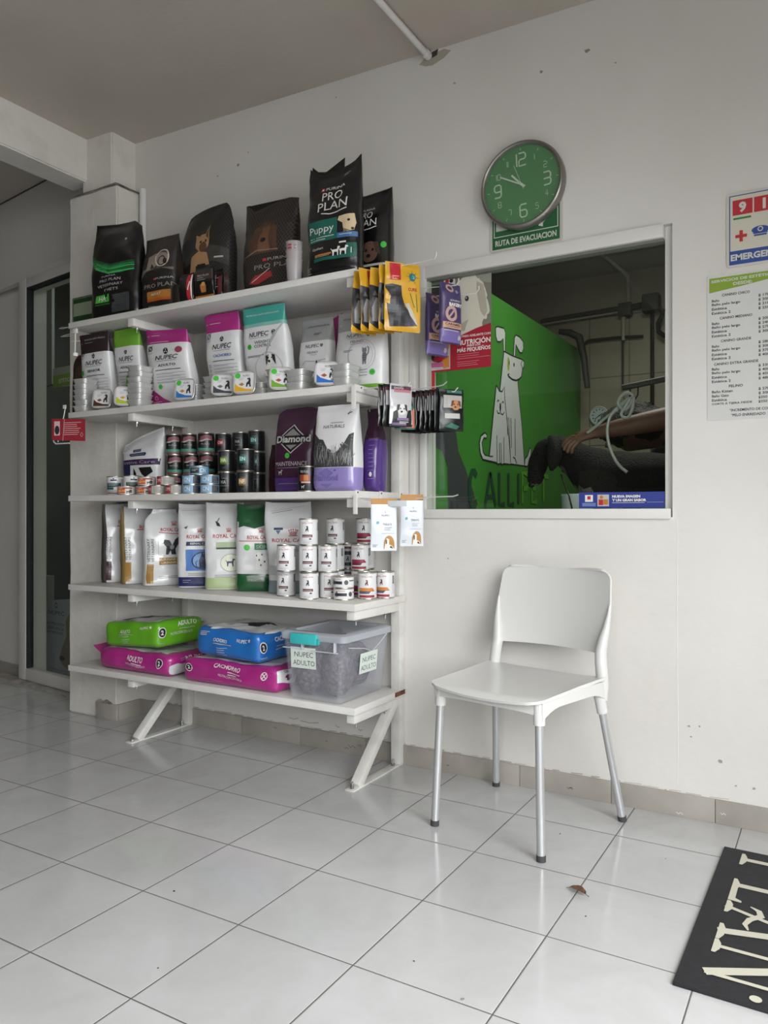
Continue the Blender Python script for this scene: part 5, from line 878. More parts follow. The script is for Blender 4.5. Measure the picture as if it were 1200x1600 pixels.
def lab(o, ex, ey, wd, hh): mb = MB(); A = Art(mb, flat(o, ex, ey), off=.0002); A.rect(0, 0, wd, hh, PAPER); A.text('NUPEC', wd*.52, hh*.66, hh*.24, INK, w=wd*.74); A.text('ADULTO', wd*.52, hh*.26, hh*.24, INK, w=wd*.86); return mb
lab((-.096, -.1660, .120), (1, .03, 0), (0, -.052, 1), .112, .078).build('paper_label', bx); lab((.1335, -.055, .095), (0, 1, 0), (.09, 0, 1), .125, .078).build('paper_label', bx)
KIB = mat_noise('#4a4247', '#857b80', 70, .35, .8, 120, .45, .75)
for i, (cx, cy, r, lb) in enumerate(((.185, -.295, .075, 'dark bag of kibble at the front left inside the clear box'), (.305, -.29, .07, 'dark bag of kibble at the front right inside the clear box'), (.245, -.146, .085, 'dark bag of kibble at the back inside the clear box'))):
    mb = MB(); n, m_ = 24, 14; vs = []
    for j in range(m_+1):
        ph = pi*j/m_; 
        for k in range(n):
            th = 2*pi*k/n; p = V((sin(ph)*cos(th)*(.057 if i < 2 else .098), sin(ph)*sin(th)*(.066 if i < 2 else .078), .100-cos(ph)*.098)); p += noise.noise_vector(p*22+V((i*5, 0, 0)))*.012; p.z = max(.001, p.z); vs.append(p)
    mb.add(vs, [(j*n+k, j*n+(k+1) % n, (j+1)*n+(k+1) % n, (j+1)*n+k) for j in range(m_) for k in range(n)], KIB, True); tag(mb.build('kibble_bag', loc=(cx, cy, Z5+.010)), lb, 'kibble bag', 'kibble bags in the clear box')
# ------------------------------------------------------------------ wire hooks and what hangs on them
WIRE = mat('#d9d8d4', .3, .2)
def hook(label, pts, plate=None, r=.0022):
    o = empty('display_hook', pts[0], label=label, cat='display hook'); T = M.Translation(-V(pts[0])); mb = MB(); mb.tube([T@V(p) for p in pts], r, WIRE, 8); mb.build('hook_wire', o)
    if plate: mb = MB(); mb.bbox(plate[0], plate[1], WPL, .001, T); mb.build('hook_plate', o)
    if plate and len(plate) > 2: mb = MB(); mb.bbox(plate[2], plate[3], WPL, .001, T); mb.build('hook_tab', o)
    if plate: c = [(a+b)/2 for a, b in zip(plate[0], plate[1])]; mb = MB(); mb.lathe([(.003, 0), (.003, .002)], BLACK, 8, T=T@M.Translation((plate[1][0], c[1], plate[1][2]-.008))@M.Rotation(pi/2, 4, 'Y')); mb.build('hook_screw', o)
    return o
E_ = SHX1+.0005
hook('long white hook at the top board front carrying the yellow packets', [(E_+.002, -.35, 1.857), (.60, -.35, 1.860), (.735, -.35, 1.862), (.742, -.35, 1.875), (.741, -.35, 1.885)], ((E_, -.362, 1.846), (E_+.003, -.338, 1.872)))
hook('white hook on the top board carrying the right purple packet', [(E_+.002, -.13, 1.853), (.57, -.13, 1.842), (.712, -.13, 1.832), (.722, -.13, 1.845), (.722, -.13, 1.856)], ((E_, -.142, 1.846), (E_+.003, -.118, 1.872)))
hook('white hook on the top board carrying the left purple packet', [(E_+.002, -.06, 1.835), (.6, -.06, 1.826), (.76, -.06, 1.814), (.772, -.06, 1.826), (.772, -.06, 1.838)], ((E_, -.072, 1.828), (E_+.003, -.048, 1.856)))
hook('white hook at the second board front carrying three sachets', [(E_+.002, -.33, 1.448), (.62, -.33, 1.444), (.63, -.33, 1.456)], ((E_, -.385, 1.436), (E_+.003, -.30, 1.458), (E_-.008, -.392, 1.368), (E_+.010, -.386, 1.452)))
hook('white hook on the second board ending left of the sachet row tip', [(E_+.002, -.10, 1.468), (.62, -.10, 1.474), (.645, -.10, 1.477), (.660, -.10, 1.488)], ((E_, -.112, 1.446), (E_+.003, -.088, 1.474)))
hook('white hook on the second board carrying the row of black sachets', [(E_+.002, -.17, 1.446), (.60, -.17, 1.442), (.725, -.17, 1.437), (.738, -.17, 1.450)], ((E_, -.182, 1.432), (E_+.003, -.158, 1.458)))
hook('white hook at the third board front corner with a price holder tip', [(E_+.002, -.366, 1.050), (.53, -.36, 1.038), (.625, -.355, 1.025)], ((E_, -.378, 1.052), (E_+.003, -.354, 1.081), (E_-.004, -.386, .995), (E_+.012, -.380, 1.062)))
mb = MB(); mb.bbox((.555, -.3605, 1.022), (.632, -.3575, 1.042), mat('#d2d7da', .3), .001, M.Translation((-.59, .359, -1.03))@M.Translation((0, 0, 0))); o = mb.build('price_holder', loc=(.59, -.359, 1.030)); tag(o, 'small blank white price holder at the tip of the lowest front hook', 'price holder')
hook('white hook in the middle of the third board end', [(E_+.002, -.20, 1.052), (.50, -.19, 1.052), (.62, -.18, 1.054), (.637, -.18, 1.064)], ((E_, -.212, 1.052), (E_+.003, -.188, 1.081), (E_, -.204, 1.02), (E_+.003, -.196, 1.055)))
hook('long white hook at the rear of the third board end before the window', [(E_+.002, -.045, 1.060), (.55, -.045, 1.060), (.66, -.045, 1.062), (.68, -.045, 1.068)], ((E_, -.058, 1.052), (E_+.003, -.034, 1.081)))
# left end of the shelf
hook('thin wire loop hook at the left end of the top board', [(SHX0+.0, -.345, 1.86), (-1.19, -.35, 1.866), (-1.215, -.352, 1.868), (-1.222, -.36, 1.862), (-1.19, -.366, 1.856), (SHX0-.002, -.37, 1.856)], r=.0014)
hook('thin wire loop hook just below the top board at its left end', [(SHX0+.012, -.33, 1.84), (-1.19, -.34, 1.834), (-1.215, -.342, 1.832), (-1.222, -.35, 1.826), (-1.19, -.356, 1.822), (SHX0+.012, -.36, 1.818)], r=.0014)
o = empty('display_hook', (-1.10, -.365, 1.846), label='white peg with a round cap under the left end of the top board', cat='display hook')
mb = MB(); mb.bbox((-.012, -.006, -.022), (.012, .006, -.0005), WPL, .002); mb.tube([(0, 0, -.02), (0, -.002, -.11)], .0028, WPL, 8); mb.tube([(-.03, .0, -.056), (.03, .0, -.060)], .002, WPL, 6); mb.build('hook_wire', o)
mb = MB(); mb.lathe([(.0, -.128), (.011, -.127), (.0125, -.12), (.0115, -.112), (.0, -.109)], mat('#e0dfda', .4), 14); mb.build('hook_cap', o)
o = empty('display_hook', (SHX0-.004, -.39, 1.475), label='white hook at the left end of the second board holding a red card', cat='display hook'); T = M.Translation((-(SHX0-.004), .39, -1.475))
mb = MB(); mb.box((-1.152, -.392, 1.478), (-1.132, -.389, 1.495), WPL, T); mb.build('hook_plate', o)
mb = MB(); mb.tube([T@V(p) for p in ((-1.135, -.39, 1.49), (-1.142, -.395, 1.44), (-1.158, -.405, 1.38), (-1.165, -.408, 1.325))], .0024, WIRE, 8)
mb.build('hook_wire', o); mb = MB(); mb.tube([T@V(p) for p in ((-1.10, -.395, 1.318), (-1.165, -.40, 1.318), (-1.19, -.40, 1.318), (-1.205, -.40, 1.328), (-1.208, -.40, 1.345), (-1.20, -.40, 1.358), (-1.19, -.40, 1.360))], .0034, WIRE, 8); mb.build('hook_end', o)
mb = MB(); mp = flat((-1.185, -.425, 1.323), (.93, .36, .02), (0, 0, 1)); A = Art(mb, mp, off=.0004); CR = mat('#8e2330', .45)
n_ = V((.93, .36, .02)).normalized().cross(V((0, 0, 1))); vs = [mp(x, y, k) for k in (0, -.0012) for x, y in ((0, .01), (.165, 0), (.165, .10), (.0, .108))]; mb.add(vs, [(0, 1, 2, 3), (7, 6, 5, 4), (0, 4, 5, 1), (1, 5, 6, 2), (2, 6, 7, 3), (3, 7, 4, 0)], CR)
A.rect(.012, .03, .04, .095, mat('#c9a8a8', .5)); A.ell(.026, .055, .012, .02, INK); A.micro(.06, .088, .09, 7, .009, mat('#c99a9a', .5), .003); A.ring(.148, .03, .008, .012, .002, TXT, 4); A.line([(.055, .005), (.062, .105)], .002, TXT)
o = mb.build('red_card'); tag(o, 'red printed card hanging at the left end of the second board', 'card')
# small packets hanging on the hooks: bag meshes with their top at the wire
def packet(name, label, x, y, ztop, w, h, d, base, art, rot, group, seed, bands=(), prof=SACHET, cat='pet treat packet', **k):
    o = bag_mesh(w, h, d, base, art, bands=bands, prof=prof, seed=seed, rows=22, cols=32, cell=.009, **dict(dict(amp=.003, ear=0, n=2.6, freq=18), **k)).build(name, loc=(x, y, ztop-h), rotz=R(rot)); return tag(o, label, cat, group)
YEL = mat('#c9981f', .35, coat=.25); REDP = mat('#b01f2c', .4); CHAR = mat('#25252a', .4)
def art_yel(A, w, h):
    A.rect(-.18*w, .72*h, .28*w, .97*h, REDP); A.micro(-.1*w, .79*h, .32*w, 2, .025*h, mat('#d99a80', .5), .003)
    A.poly([(-.5*w, .72*h), (-.2*w, .70*h), (.04*w, .62*h), (.28*w, .70*h), (.30*w, .55*h), (.1*w, .44*h), (.3*w, .30*h), (.42*w, .16*h), (.5*w, .12*h), (.48*w, .06*h), (-.2*w, .05*h), (-.48*w, .12*h)], CHAR)
    A.poly([(-.42*w, .36*h), (-.3*w, .52*h), (-.16*w, .5*h), (-.12*w, .3*h), (-.2*w, .15*h), (-.4*w, .15*h)], mat('#8a8886', .5)); A.poly([(-.4*w, .55*h), (-.32*w, .64*h), (-.22*w, .55*h)], mat('#5c5a58', .5))
def art_yel_last(A, w, h):
    A.rect(-.36*w, .74*h, -.06*w, .985*h, REDP); A.micro(-.3*w, .8*h, .2*w, 3, .02*h, mat('#d99a80', .5), .003)
    A.poly([(-.48*w, .66*h), (-.3*w, .68*h), (-.05*w, .66*h), (-.02*w, .5*h), (.05*w, .36*h), (.3*w, .22*h), (.42*w, .1*h), (-.36*w, .06*h), (-.42*w, .3*h)], CHAR); A.poly([(.05*w, .40*h), (.16*w, .42*h), (.36*w, .2*h), (.42*w, .1*h), (.2*w, .24*h)], mat('#b9b3a6', .5)); A.poly([(-.48*w, .62*h), (-.34*w, .5*h), (-.36*w, .38*h), (-.46*w, .40*h)], YEL)
    tc = mat('#1f6a70', .45); A.ell(.26*w, .80*h, .09*w, .06*h, tc); [A.line([(.26*w, .80*h), (.26*w+.17*w*cos(a), .80*h+.10*h*sin(a))], .006*h, tc) for a in (0, .8, 1.6, 2.4, 3.1, 4, 5.2)]; A.ell(.28*w, .80*h, .04*w, .03*h, mat('#58a8a8', .45)); A.text('CURE', .26*w, .62*h, .05*h, RED, w=.24*w, bold=.02); A.line([(.2*w, .56*h), (.32*w, .36*h)], .012*h, mat('#5a7a2c', .5)); A.line([(.36*w, .56*h), (.40*w, .3*h)], .012*h, mat('#5a7a2c', .5)); A.poly([(.0, .12*h), (.28*w, .15*h), (.3*w, .1*h), (.1*w, .08*h)], mat('#3a3450', .5))
for i, (x, rt, ht, lb) in enumerate(((.452, 62, .222, 'yellow and black packet hanging innermost at the board end'), (.490, 66, .222, 'yellow and black packet hanging second from the board end'), (.526, 60, .224, 'yellow and black packet hanging third, before the middle pair'), (.562, 68, .224, 'yellow and black packet hanging just behind the outermost one'))):
    packet('treat_packet', lb, x, -.35, 1.862, .105, ht, .016, YEL, art_yel, rt, 'yellow treat packets', 70+i, lean=(.012, -.01, .008, 0)[i])
packet('treat_packet', 'yellow and black packet hanging outermost, showing its yellow printed face', .610, -.35, 1.868, .135, .238, .014, YEL, art_yel_last, 52, 'yellow treat packets', 76)
PPL = mat('#453862', .38, coat=.2); PK2 = mat('#b9968e', .5)
def art_bake(A, w, h):
    A.ring(-.12*w, .90*h, .18*w, .07*h, .08*w, PK2); A.ell(.2*w, .86*h, .06*w, .03*h, mat('#8a86b0', .5)); A.text('GOURMET', .1*w, .70*h, .03*h, TXW, w=.5*w, shear=.2); A.text('BAKERY', .12*w, .635*h, .06*h, TXW, w=.62*w, bold=.05); A.ring(-.08*w, .48*h, .26*w, .13*h, .12*w, PK2); A.line([(-.18*w, .42*h), (.04*w, .55*h)], .03*h, PK2); A.rect(-.44*w, .24*h, .44*w, .34*h, mat('#c79a80', .45)); A.text('CARAMEL', .0, .305*h, .04*h, INK, w=.72*w, bold=.02); A.micro(-.3*w, .27*h, .6*w, 1, .02*h, INK); A.micro(-.4*w, .21*h, .7*w, 1, .03*h, TXT, .003); A.ell(.3*w, .1*h, .08*w, .04*h, TXT)
packet('treat_packet', 'purple bakery packet with a pretzel ring, right and higher of the two', .688, -.13, 1.842, .100, .222, .035, PPL, art_bake, 66, 'purple treat packets', 81, bands=[(.02, .22, mat('#7466a0', .38))], prof=[(0, .3), (.1, .9), (.5, 1), (.85, .8), (.95, .2), (1, .08)])
packet('treat_packet', 'purple bakery packet with a pretzel ring, left and lower of the two', .598, -.062, 1.832, .105, .235, .035, PPL, art_bake, 66, 'purple treat packets', 83, bands=[(.02, .22, mat('#7466a0', .38))], prof=[(0, .3), (.1, .9), (.5, 1), (.85, .8), (.95, .2), (1, .08)])
SILV = mat('#b9b8ba', .28, coat=.5)
def art_sach(A, w, h):
    A.rect(-.44*w, .86*h, .44*w, .95*h, mat('#5a3a4a', .4)); A.rect(-.3*w, .80*h, .4*w, .86*h, mat('#b5707a', .45)); A.text('DOG', -.1*w, .9*h, .05*h, TXW, w=.4*w);  A.poly([(-.4*w, .05*h), (-.34*w, .34*h), (-.18*w, .40*h), (-.14*w, .2*h), (.2*w, .2*h), (.3*w, .38*h), (.44*w, .4*h), (.44*w, .05*h)], BLACK); dog_head(A, .02*w, .40*h, .036, mat('#d5d3d2', .4), mat('#3a3637', .4)); A.rect(-.2*w, .14*h, .3*w, .2*h, mat('#7d6a90', .45)); A.micro(-.1*w, .12*h, .4*w, 2, .03*h, TXT, .003); A.rect(-.4*w, .03*h, .2*w, .09*h, mat('#6a5a80', .45))
def art_sach2(A, w, h): A.rect(-.40*w, .50*h, -.06*w, .92*h, mat('#a9a7a9', .3)); A.rect(-.44*w, .85*h, .1*w, .93*h, mat('#4a2a30', .4)); A.ell(.2*w, .5*h, .1*w, .12*h, mat('#5a5a5c', .4))
SB = [(.0, .46, BLACK)]
packet('food_sachet', 'white and black sachet with a dog, foremost of the three at the board end', .592, -.33, 1.452, .090, .150, .012, SILV, art_sach, 58, 'sachets on the front hook', 90, bands=[(0, .06, BLACK)])
for i, (x, lb) in enumerate(((.566, 'black and silver sachet directly behind the foremost white one'), (.545, 'black and silver sachet closest to the board end'))): packet('food_sachet', lb, x, -.33, 1.452, .095, .148, .010, PB, art_sach2, 62, 'sachets on the front hook', 92+i)
nm = ['first', 'second', 'third', 'fourth', 'fifth', 'sixth', 'seventh', 'eighth']
for i in range(8): packet('food_sachet', f'black and silver sachet, {nm[i]} from the left in the long hanging row', .548+i*.0195, -.17, 1.446, .098, .150, .010, PB if i < 7 else mat('#141516', .3), art_sach2 if i < 7 else None, 66, 'sachets in the long row', 95+i, amp=.004)
packet('food_sachet', 'black sachet with a tan dog picture at the outer end of the long row', .712, -.17, 1.446, .098, .152, .012, mat('#0f1413', .3), lambda A, w, h: (A.rect(-.35*w, .55*h, .4*w, .85*h, mat('#a5a19c', .4)), dog_head(A, .15*w, .62*h, .034, mat('#b87a50', .5), TAND), A.rect(-.3*w, .3*h, .3*w, .42*h, TXT), A.poly([(-.3*w, .1*h), (-.05*w, .2*h), (.3*w, .12*h), (.2*w, .05*h)], mat('#2f6a58', .4)), A.rect(-.2*w, .9*h, .4*w, .97*h, mat('#2f6a58', .4))), 52, 'sachets in the long row', 105)
packet('treat_packet', 'small teal and coral packet below the three sachets', .572, -.265, 1.385, .075, .085, .022, mat('#2f6e66', .42), lambda A, w, h: (A.poly([(-.42*w, .06*h), (.45*w, .06*h), (.45*w, .9*h)], mat('#c8705a', .42)), A.text('AMI', -.2*w, .4*h, .12*h, TXW)), 45, None, 110, prof=FULL, amp=.001)
TAN2 = mat('#a8762e', .5); PWH = mat('#cdd2d8', .4, coat=.15)
def art_whp(A, w, h):
    A.ring(.05*w, .74*h, .025*w, .02*h, .008*w, DGR, 8); A.text('NUPEC', .06*w, .675*h, .03*h, DGR, w=.32*w); A.text('PET', .06*w, .575*h, .03*h, TXW, w=.14*w); A.text('TREATS', .12*w, .505*h, .04*h, DGR, w=.34*w); A.poly([(-.3*w, .55*h), (-.2*w, .57*h), (-.18*w, .52*h), (-.28*w, .505*h)], mat('#4a9aa8', .45)); A.micro(.0, .45*h, .32*w, 3, .025*h, MICRO); A.rect(-.1*w, .33*h, .42*w, .335*h, MICRO); A.micro(-.42*w, .12*h, .2*w, 3, .02*h, MICRO)
    A.ell(.2*w, .13*h, .2*w, .16*h, TAN2, 20, 0, pi); A.rect(.0, .03*h, .4*w, .13*h, TAN2); A.poly([(.02*w, .03*h), (.06*w, .16*h), (.1*w, .24*h), (.2*w, .22*h), (.2*w, .12*h), (.3*w, .10*h), (.4*w, .03*h)], mat('#ddd8d0', .5)); A.poly([(.07*w, .12*h), (.06*w, .2*h), (.11*w, .22*h), (.12*w, .14*h)], mat('#5a4a40', .5)); A.poly([(.22*w, .06*h), (.26*w, .10*h), (.36*w, .04*h)], INK)
for x, y, zt, w_, h_, lb, sd in ((.545, -.36, 1.038, .093, .183, 'white packet with a brown header, left and lower of the pair', 121), (.562, -.185, 1.055, .088, .19, 'white packet with a brown header, right and higher of the pair', 124)):
    packet('treat_packet', lb, x, y-.008, zt+.012, w_, h_, .010, PWH, art_whp, 40, 'white treat packets with brown headers', sd, bands=[(.885, 1, TAN2)], amp=.002)
# ------------------------------------------------------------------ things on the wall
SGG = mat('#1f5a34', .45); SGW = mat('#c6c6bd', .5)
def plate(name, x0, z0, x1, z1, y, m, th=.003, r=.012, art=None, label=None, cat='sign', T=None):
    mb = MB(); n = 5; pts = [(cx+r*cos(a+pi/2*k/n), cz+r*sin(a+pi/2*k/n)) for cx, cz, a in ((x1-r, z1-r, 0), (x0+r, z1-r, pi/2), (x0+r, z0+r, pi), (x1-r, z0+r, 1.5*pi)) for k in range(n+1)]; N = len(pts)
    mb.add([(p[0], y-th, p[1]) for p in pts]+[(p[0], y, p[1]) for p in pts], [tuple(range(N))[::-1], tuple(range(N, 2*N))]+[(k, (k+1) % N, N+(k+1) % N, N+k) for k in range(N)], m)
    if art: art(Art(mb, flat((x0, y-th, z0), (1, 0, 0), (0, 0, 1)), off=.0003, step=.0001), x1-x0, z1-z0)
    mb2 = MB(); mb2.__dict__.update(mb.__dict__); c = V(((x0+x1)/2, y, (z0+z1)/2)); mb2.v = [p-c for p in mb.v]; o = mb2.build(name, loc=c); return tag(o, label, cat)
def art_ruta(A, w, h):
    A.rect(.01, .008, w-.01, h-.008, SGG); A.rect(.016, .052, w-.016, h-.014, SGW); A.rect(.019, .055, w-.019, h-.017, SGG); A.text('RUTA DE EVACUACION', w/2, .030, .022, SGW, w=w*.84, bold=.03)
    A.rect(.025, .075, .13, h-.04, SGW); A.rect(.06, .09, w*.72, .13, SGW); A.poly([(w*.70, .062), (w*.74, .094), (w*.72, .13), (w-.025, .112), (w-.025, .10)], SGW) if 0 else A.poly([(w*.68, .068), (w*.74, .062), (w*.74, .075), (w-.028, .118), (w-.028, .14), (w*.74, .10), (w*.70, .10)], SGW)
plate('evacuation_sign', .792, 1.972, 1.070, 2.185, -.0005, mat('#bdb9b0', .5), art=art_ruta, label='green evacuation route sign partly covered by the round clock')
# clock
CLR_ = mat('#8d8982', .32, .75); CG = mat('#2c7032', .35); CN_ = mat('#a9bfa2', .5)
ck = empty('wall_clock', (.928, -.004, 2.190), label='round green wall clock with a silver rim above the window', cat='clock'); TC = M.Rotation(pi/2, 4, 'X')   # local z of the lathe points to -y
mb = MB(); mb.lathe([(.150, .0), (.157, .004), (.158, .030), (.155, .038), (.149, .041), (.144, .038), (.142, .026)], CLR_, 64, T=TC, cap=False); mb.lathe([(.001, .001), (.150, .001)], CLR_, 64, T=TC, cap=False); mb.build('clock_rim', ck)
mb = MB(); mb.lathe([(.0005, .024), (.143, .024)], CG, 64, T=TC, cap=False); tl = R(3); A = Art(mb, lambda x, y, off: V((x*cos(tl)-y*sin(tl), -.0244-off, x*sin(tl)+y*cos(tl))), off=.0003, step=.0001)
def numeral(A, st, x, y, s, wd):                # thin squarish numerals
    seg = {'1': [[(0, 0), (0, 1)]], '2': [[(-.5, 1), (.3, 1), (.5, .85), (.5, .62), (.3, .5), (-.3, .5), (-.5, .38), (-.5, 0), (.5, 0)]], '3': [[(-.5, 1), (.3, 1), (.5, .85), (.5, .6), (.35, .5), (.5, .4), (.5, .15), (.3, 0), (-.5, 0)], [(-.5, .5), (.35, .5)]], '4': [[(.2, 0), (.2, 1), (-.5, .3), (.5, .3)]], '5': [[(.5, 1), (-.4, 1), (-.4, .55), (.3, .55), (.5, .4), (.5, .15), (.3, 0), (-.5, 0)]], '6': [[(.5, 1), (-.3, 1), (-.5, .85), (-.5, .15), (-.3, 0), (.3, 0), (.5, .15), (.5, .4), (.3, .55), (-.5, .55)]], '7': [[(-.5, 1), (.5, 1), (.5, .6), (.35, 0)]],
           '8': [[(-.3, .5), (-.5, .65), (-.5, .85), (-.3, 1), (.3, 1), (.5, .85), (.5, .65), (.3, .5), (-.3, .5), (-.5, .35), (-.5, .15), (-.3, 0), (.3, 0), (.5, .15), (.5, .35), (.3, .5)]], '9': [[(-.5, 0), (.3, 0), (.5, .15), (.5, .85), (.3, 1), (-.3, 1), (-.5, .85), (-.5, .6), (-.3, .45), (.5, .45)]], '0': [[(-.3, 0), (-.5, .15), (-.5, .85), (-.3, 1), (.3, 1), (.5, .85), (.5, .15), (.3, 0), (-.3, 0)]]}
    W = sum(.35 if c == '1' else 1.15 for c in st)*s*.62; cx = x-W/2
    for c in st:
        q = (.35 if c == '1' else 1.15)*s*.62
        for L in seg[c]: A.line([(cx+q/2+p[0]*s*.62*.9, y-s/2+p[1]*s) for p in L], wd, CN_)
        cx += q
for k in range(1, 13):
    a = pi/2-k*pi/6; big = k % 3 == 0; r = .094 if big else .103
    numeral(A, str(k), cos(a)*r, sin(a)*r, .046 if big else .021, .0052 if big else .0020)
    A.line([(cos(a)*.126, sin(a)*.126), (cos(a)*.135, sin(a)*.135)], .0018, CN_)
mb.build('clock_face', ck)
HND = mat('#b5c6ae', .4)
for nm_, ang, l, wd, b_ in (('hour_hand', 133, .058, .0065, .012), ('minute_hand', 152, .094, .0048, .014), ('second_hand', 112, .080, .0012, .02)):
    mb = MB(); a = R(ang); d_ = V((cos(a), 0, sin(a))); n_ = V((-sin(a), 0, cos(a))); y = {'hour_hand': -.027, 'minute_hand': -.029, 'second_hand': -.031}[nm_]; p0 = d_*-b_+V((0, y, 0)); p1 = d_*l+V((0, y, 0)); vs = [p0+n_*wd/2, p0-n_*wd/2, p1-n_*wd/2, p1+n_*wd/2]; vs += [p+V((0, .0012, 0)) for p in vs]
    mb.add(vs, [(3, 2, 1, 0), (4, 5, 6, 7), (0, 1, 5, 4), (1, 2, 6, 5), (2, 3, 7, 6), (3, 0, 4, 7)], HND); mb.build(nm_, ck)
mb = MB(); mb.lathe([(.005, .024), (.005, .033), (.001, .034)], HND, 16, T=TC); mb.build('hand_pin', ck)
CGL = mat_clear('#e8f2ec', .07, .04); mb = MB(); mb.lathe([(.0005, .0365), (.144, .036)], CGL, 64, T=TC, cap=False); mb.build('clock_glass', ck)
# emergency sign and price list
NVY = mat('#27468a', .45); SR = mat('#b3262f', .45)
def art_911(A, w, h):
    A.ring(w/2, h/2, w/2-.006, h/2-.006, .003, NVY, 4, pi/4, pi/4+.001) if 0 else None
    A.rect(.008, .008, w-.008, h-.008, NVY); A.rect(.011, .052, w-.011, h-.011, mat('#c9c4b2', .5)); A.text('EMERGENCIAS', w/2, .031, .021, SGW, w=w*.88, bold=.04)
    for i, c in enumerate('911'): x = .018+i*.062; A.rect(x, h-.072, x+.058, h-.024, SR); A.text(c, x+.029, h-.048, .034, SGW, bold=.05)
    A.rect(.02, h-.086, .072, h-.080, mat('#2c7a3c', .5)); A.rect(.075, h-.086, .13, h-.080, SGW); A.rect(.133, h-.086, .19, h-.080, SR)
    A.rect(.026, .092, .060, .102, SR); A.rect(.038, .079, .048, .115, SR); A.ell(.098, .108, .025, .012, NVY); A.rect(.08, .089, .116, .094, NVY); A.rect(.078, .096, .118, .103, NVY); A.ell(.098, .11, .008, .008, mat('#c9c4b2', .5)); A.ell(.098, .11, .005, .005, NVY); A.poly([(.15, .08), (.17, .115), (.19, .08)], SR)
plate('emergency_sign', 1.607, 1.783, 1.812, 2.020, -.0005, mat('#c4c2b8', .5), art=art_911, label='blue and white emergency number sign above the price list')
def art_price(A, w, h):
    gh = mat('#7d9a2c', .45); A.poly([(.006, h-.008), (w-.002, h-.008), (w-.002, h-.02), (w*.7, h-.032), (w*.35, h-.045), (.006, h-.055)], gh); A.text('SERVICIOS DE ESTÉTICA', .105, h-.018, .011, SGW, w=.185, bold=.03); A.text('DESDE:', .105, h-.034, .010, SGW, w=.055, bold=.03)
    y = h-.066; mb_ = .0095
    for hd, rows in (('CANINO CHICO', (('Baño', '$ 170'), ('Baño pelo largo', '$ 200'), ('Estética', '$ 210'), ('Estética 2', '$ 250'))), ('CANINO MEDIANO', (('Baño', '$ 200'), ('Baño pelo largo', '$ 240'), ('Estética', '$ 270'), ('Estética 2', '$ 300'))), ('CANINO GRANDE', (('Baño', '$ 280'), ('Baño pelo largo', '$ 300'), ('Estética', '$ 370'), ('Estética 2', '$ 400'))), ('CANINO EXTRA GRANDE', (('Baño', '$ 330'), ('Baño pelo largo', '$ 400'), ('Estética', '$ 450'), ('Estética 2', '$ 480'))), ('FELINO', (('Baño Kitten', '$ 270'), ('Baño Gato', '$ 300'), ('Estética', '$350'), ('CORTE A TIJERA DESDE', '$350')))):
        A.text(hd, .085, y, .0085, INK, w=.0068*len(hd), bold=.02); y -= .0155
        for a_, b_ in rows: A.text(a_, .014, y, .0085 if 'p' not in a_ else .0105, INK, w=.0056*len(a_) if a_[0] != 'C' else .118, al='l', bold=.02); A.text(b_, .150, y, .0095, INK, w=.0062*len(b_), al='l', bold=.02); y -= .0134
        y -= .0045
    y -= .004; A.text('*INCREMENTO DE COSTO', .066, y, .009, INK, w=.13, al='l', bold=.02); A.text('*PELO ENRREDADO', .070, y-.016, .009, INK, w=.1, al='l', bold=.02)
plate('price_list', 1.549, 1.298, 1.822, 1.766, -.0005, mat('#c9c8c4', .55), th=.0012, r=.001, art=art_price, label='white price list poster with a green header at the right edge', cat='poster')
plate('pillar_sign', -1.392, 1.95, -1.235, 2.075, -.153, mat('#1f3a22', .5), th=.004, r=.002, art=lambda A, w, h: (A.rect(.004, .004, w-.004, h-.004, mat('#7c8a70', .5)), A.rect(.008, .008, w-.008, h-.008, mat('#1c4020', .5)), A.rect(.01, .032, w-.012, h-.030, mat('#8f9e86', .5))), label='green framed blank sign on the pillar left of the top board')
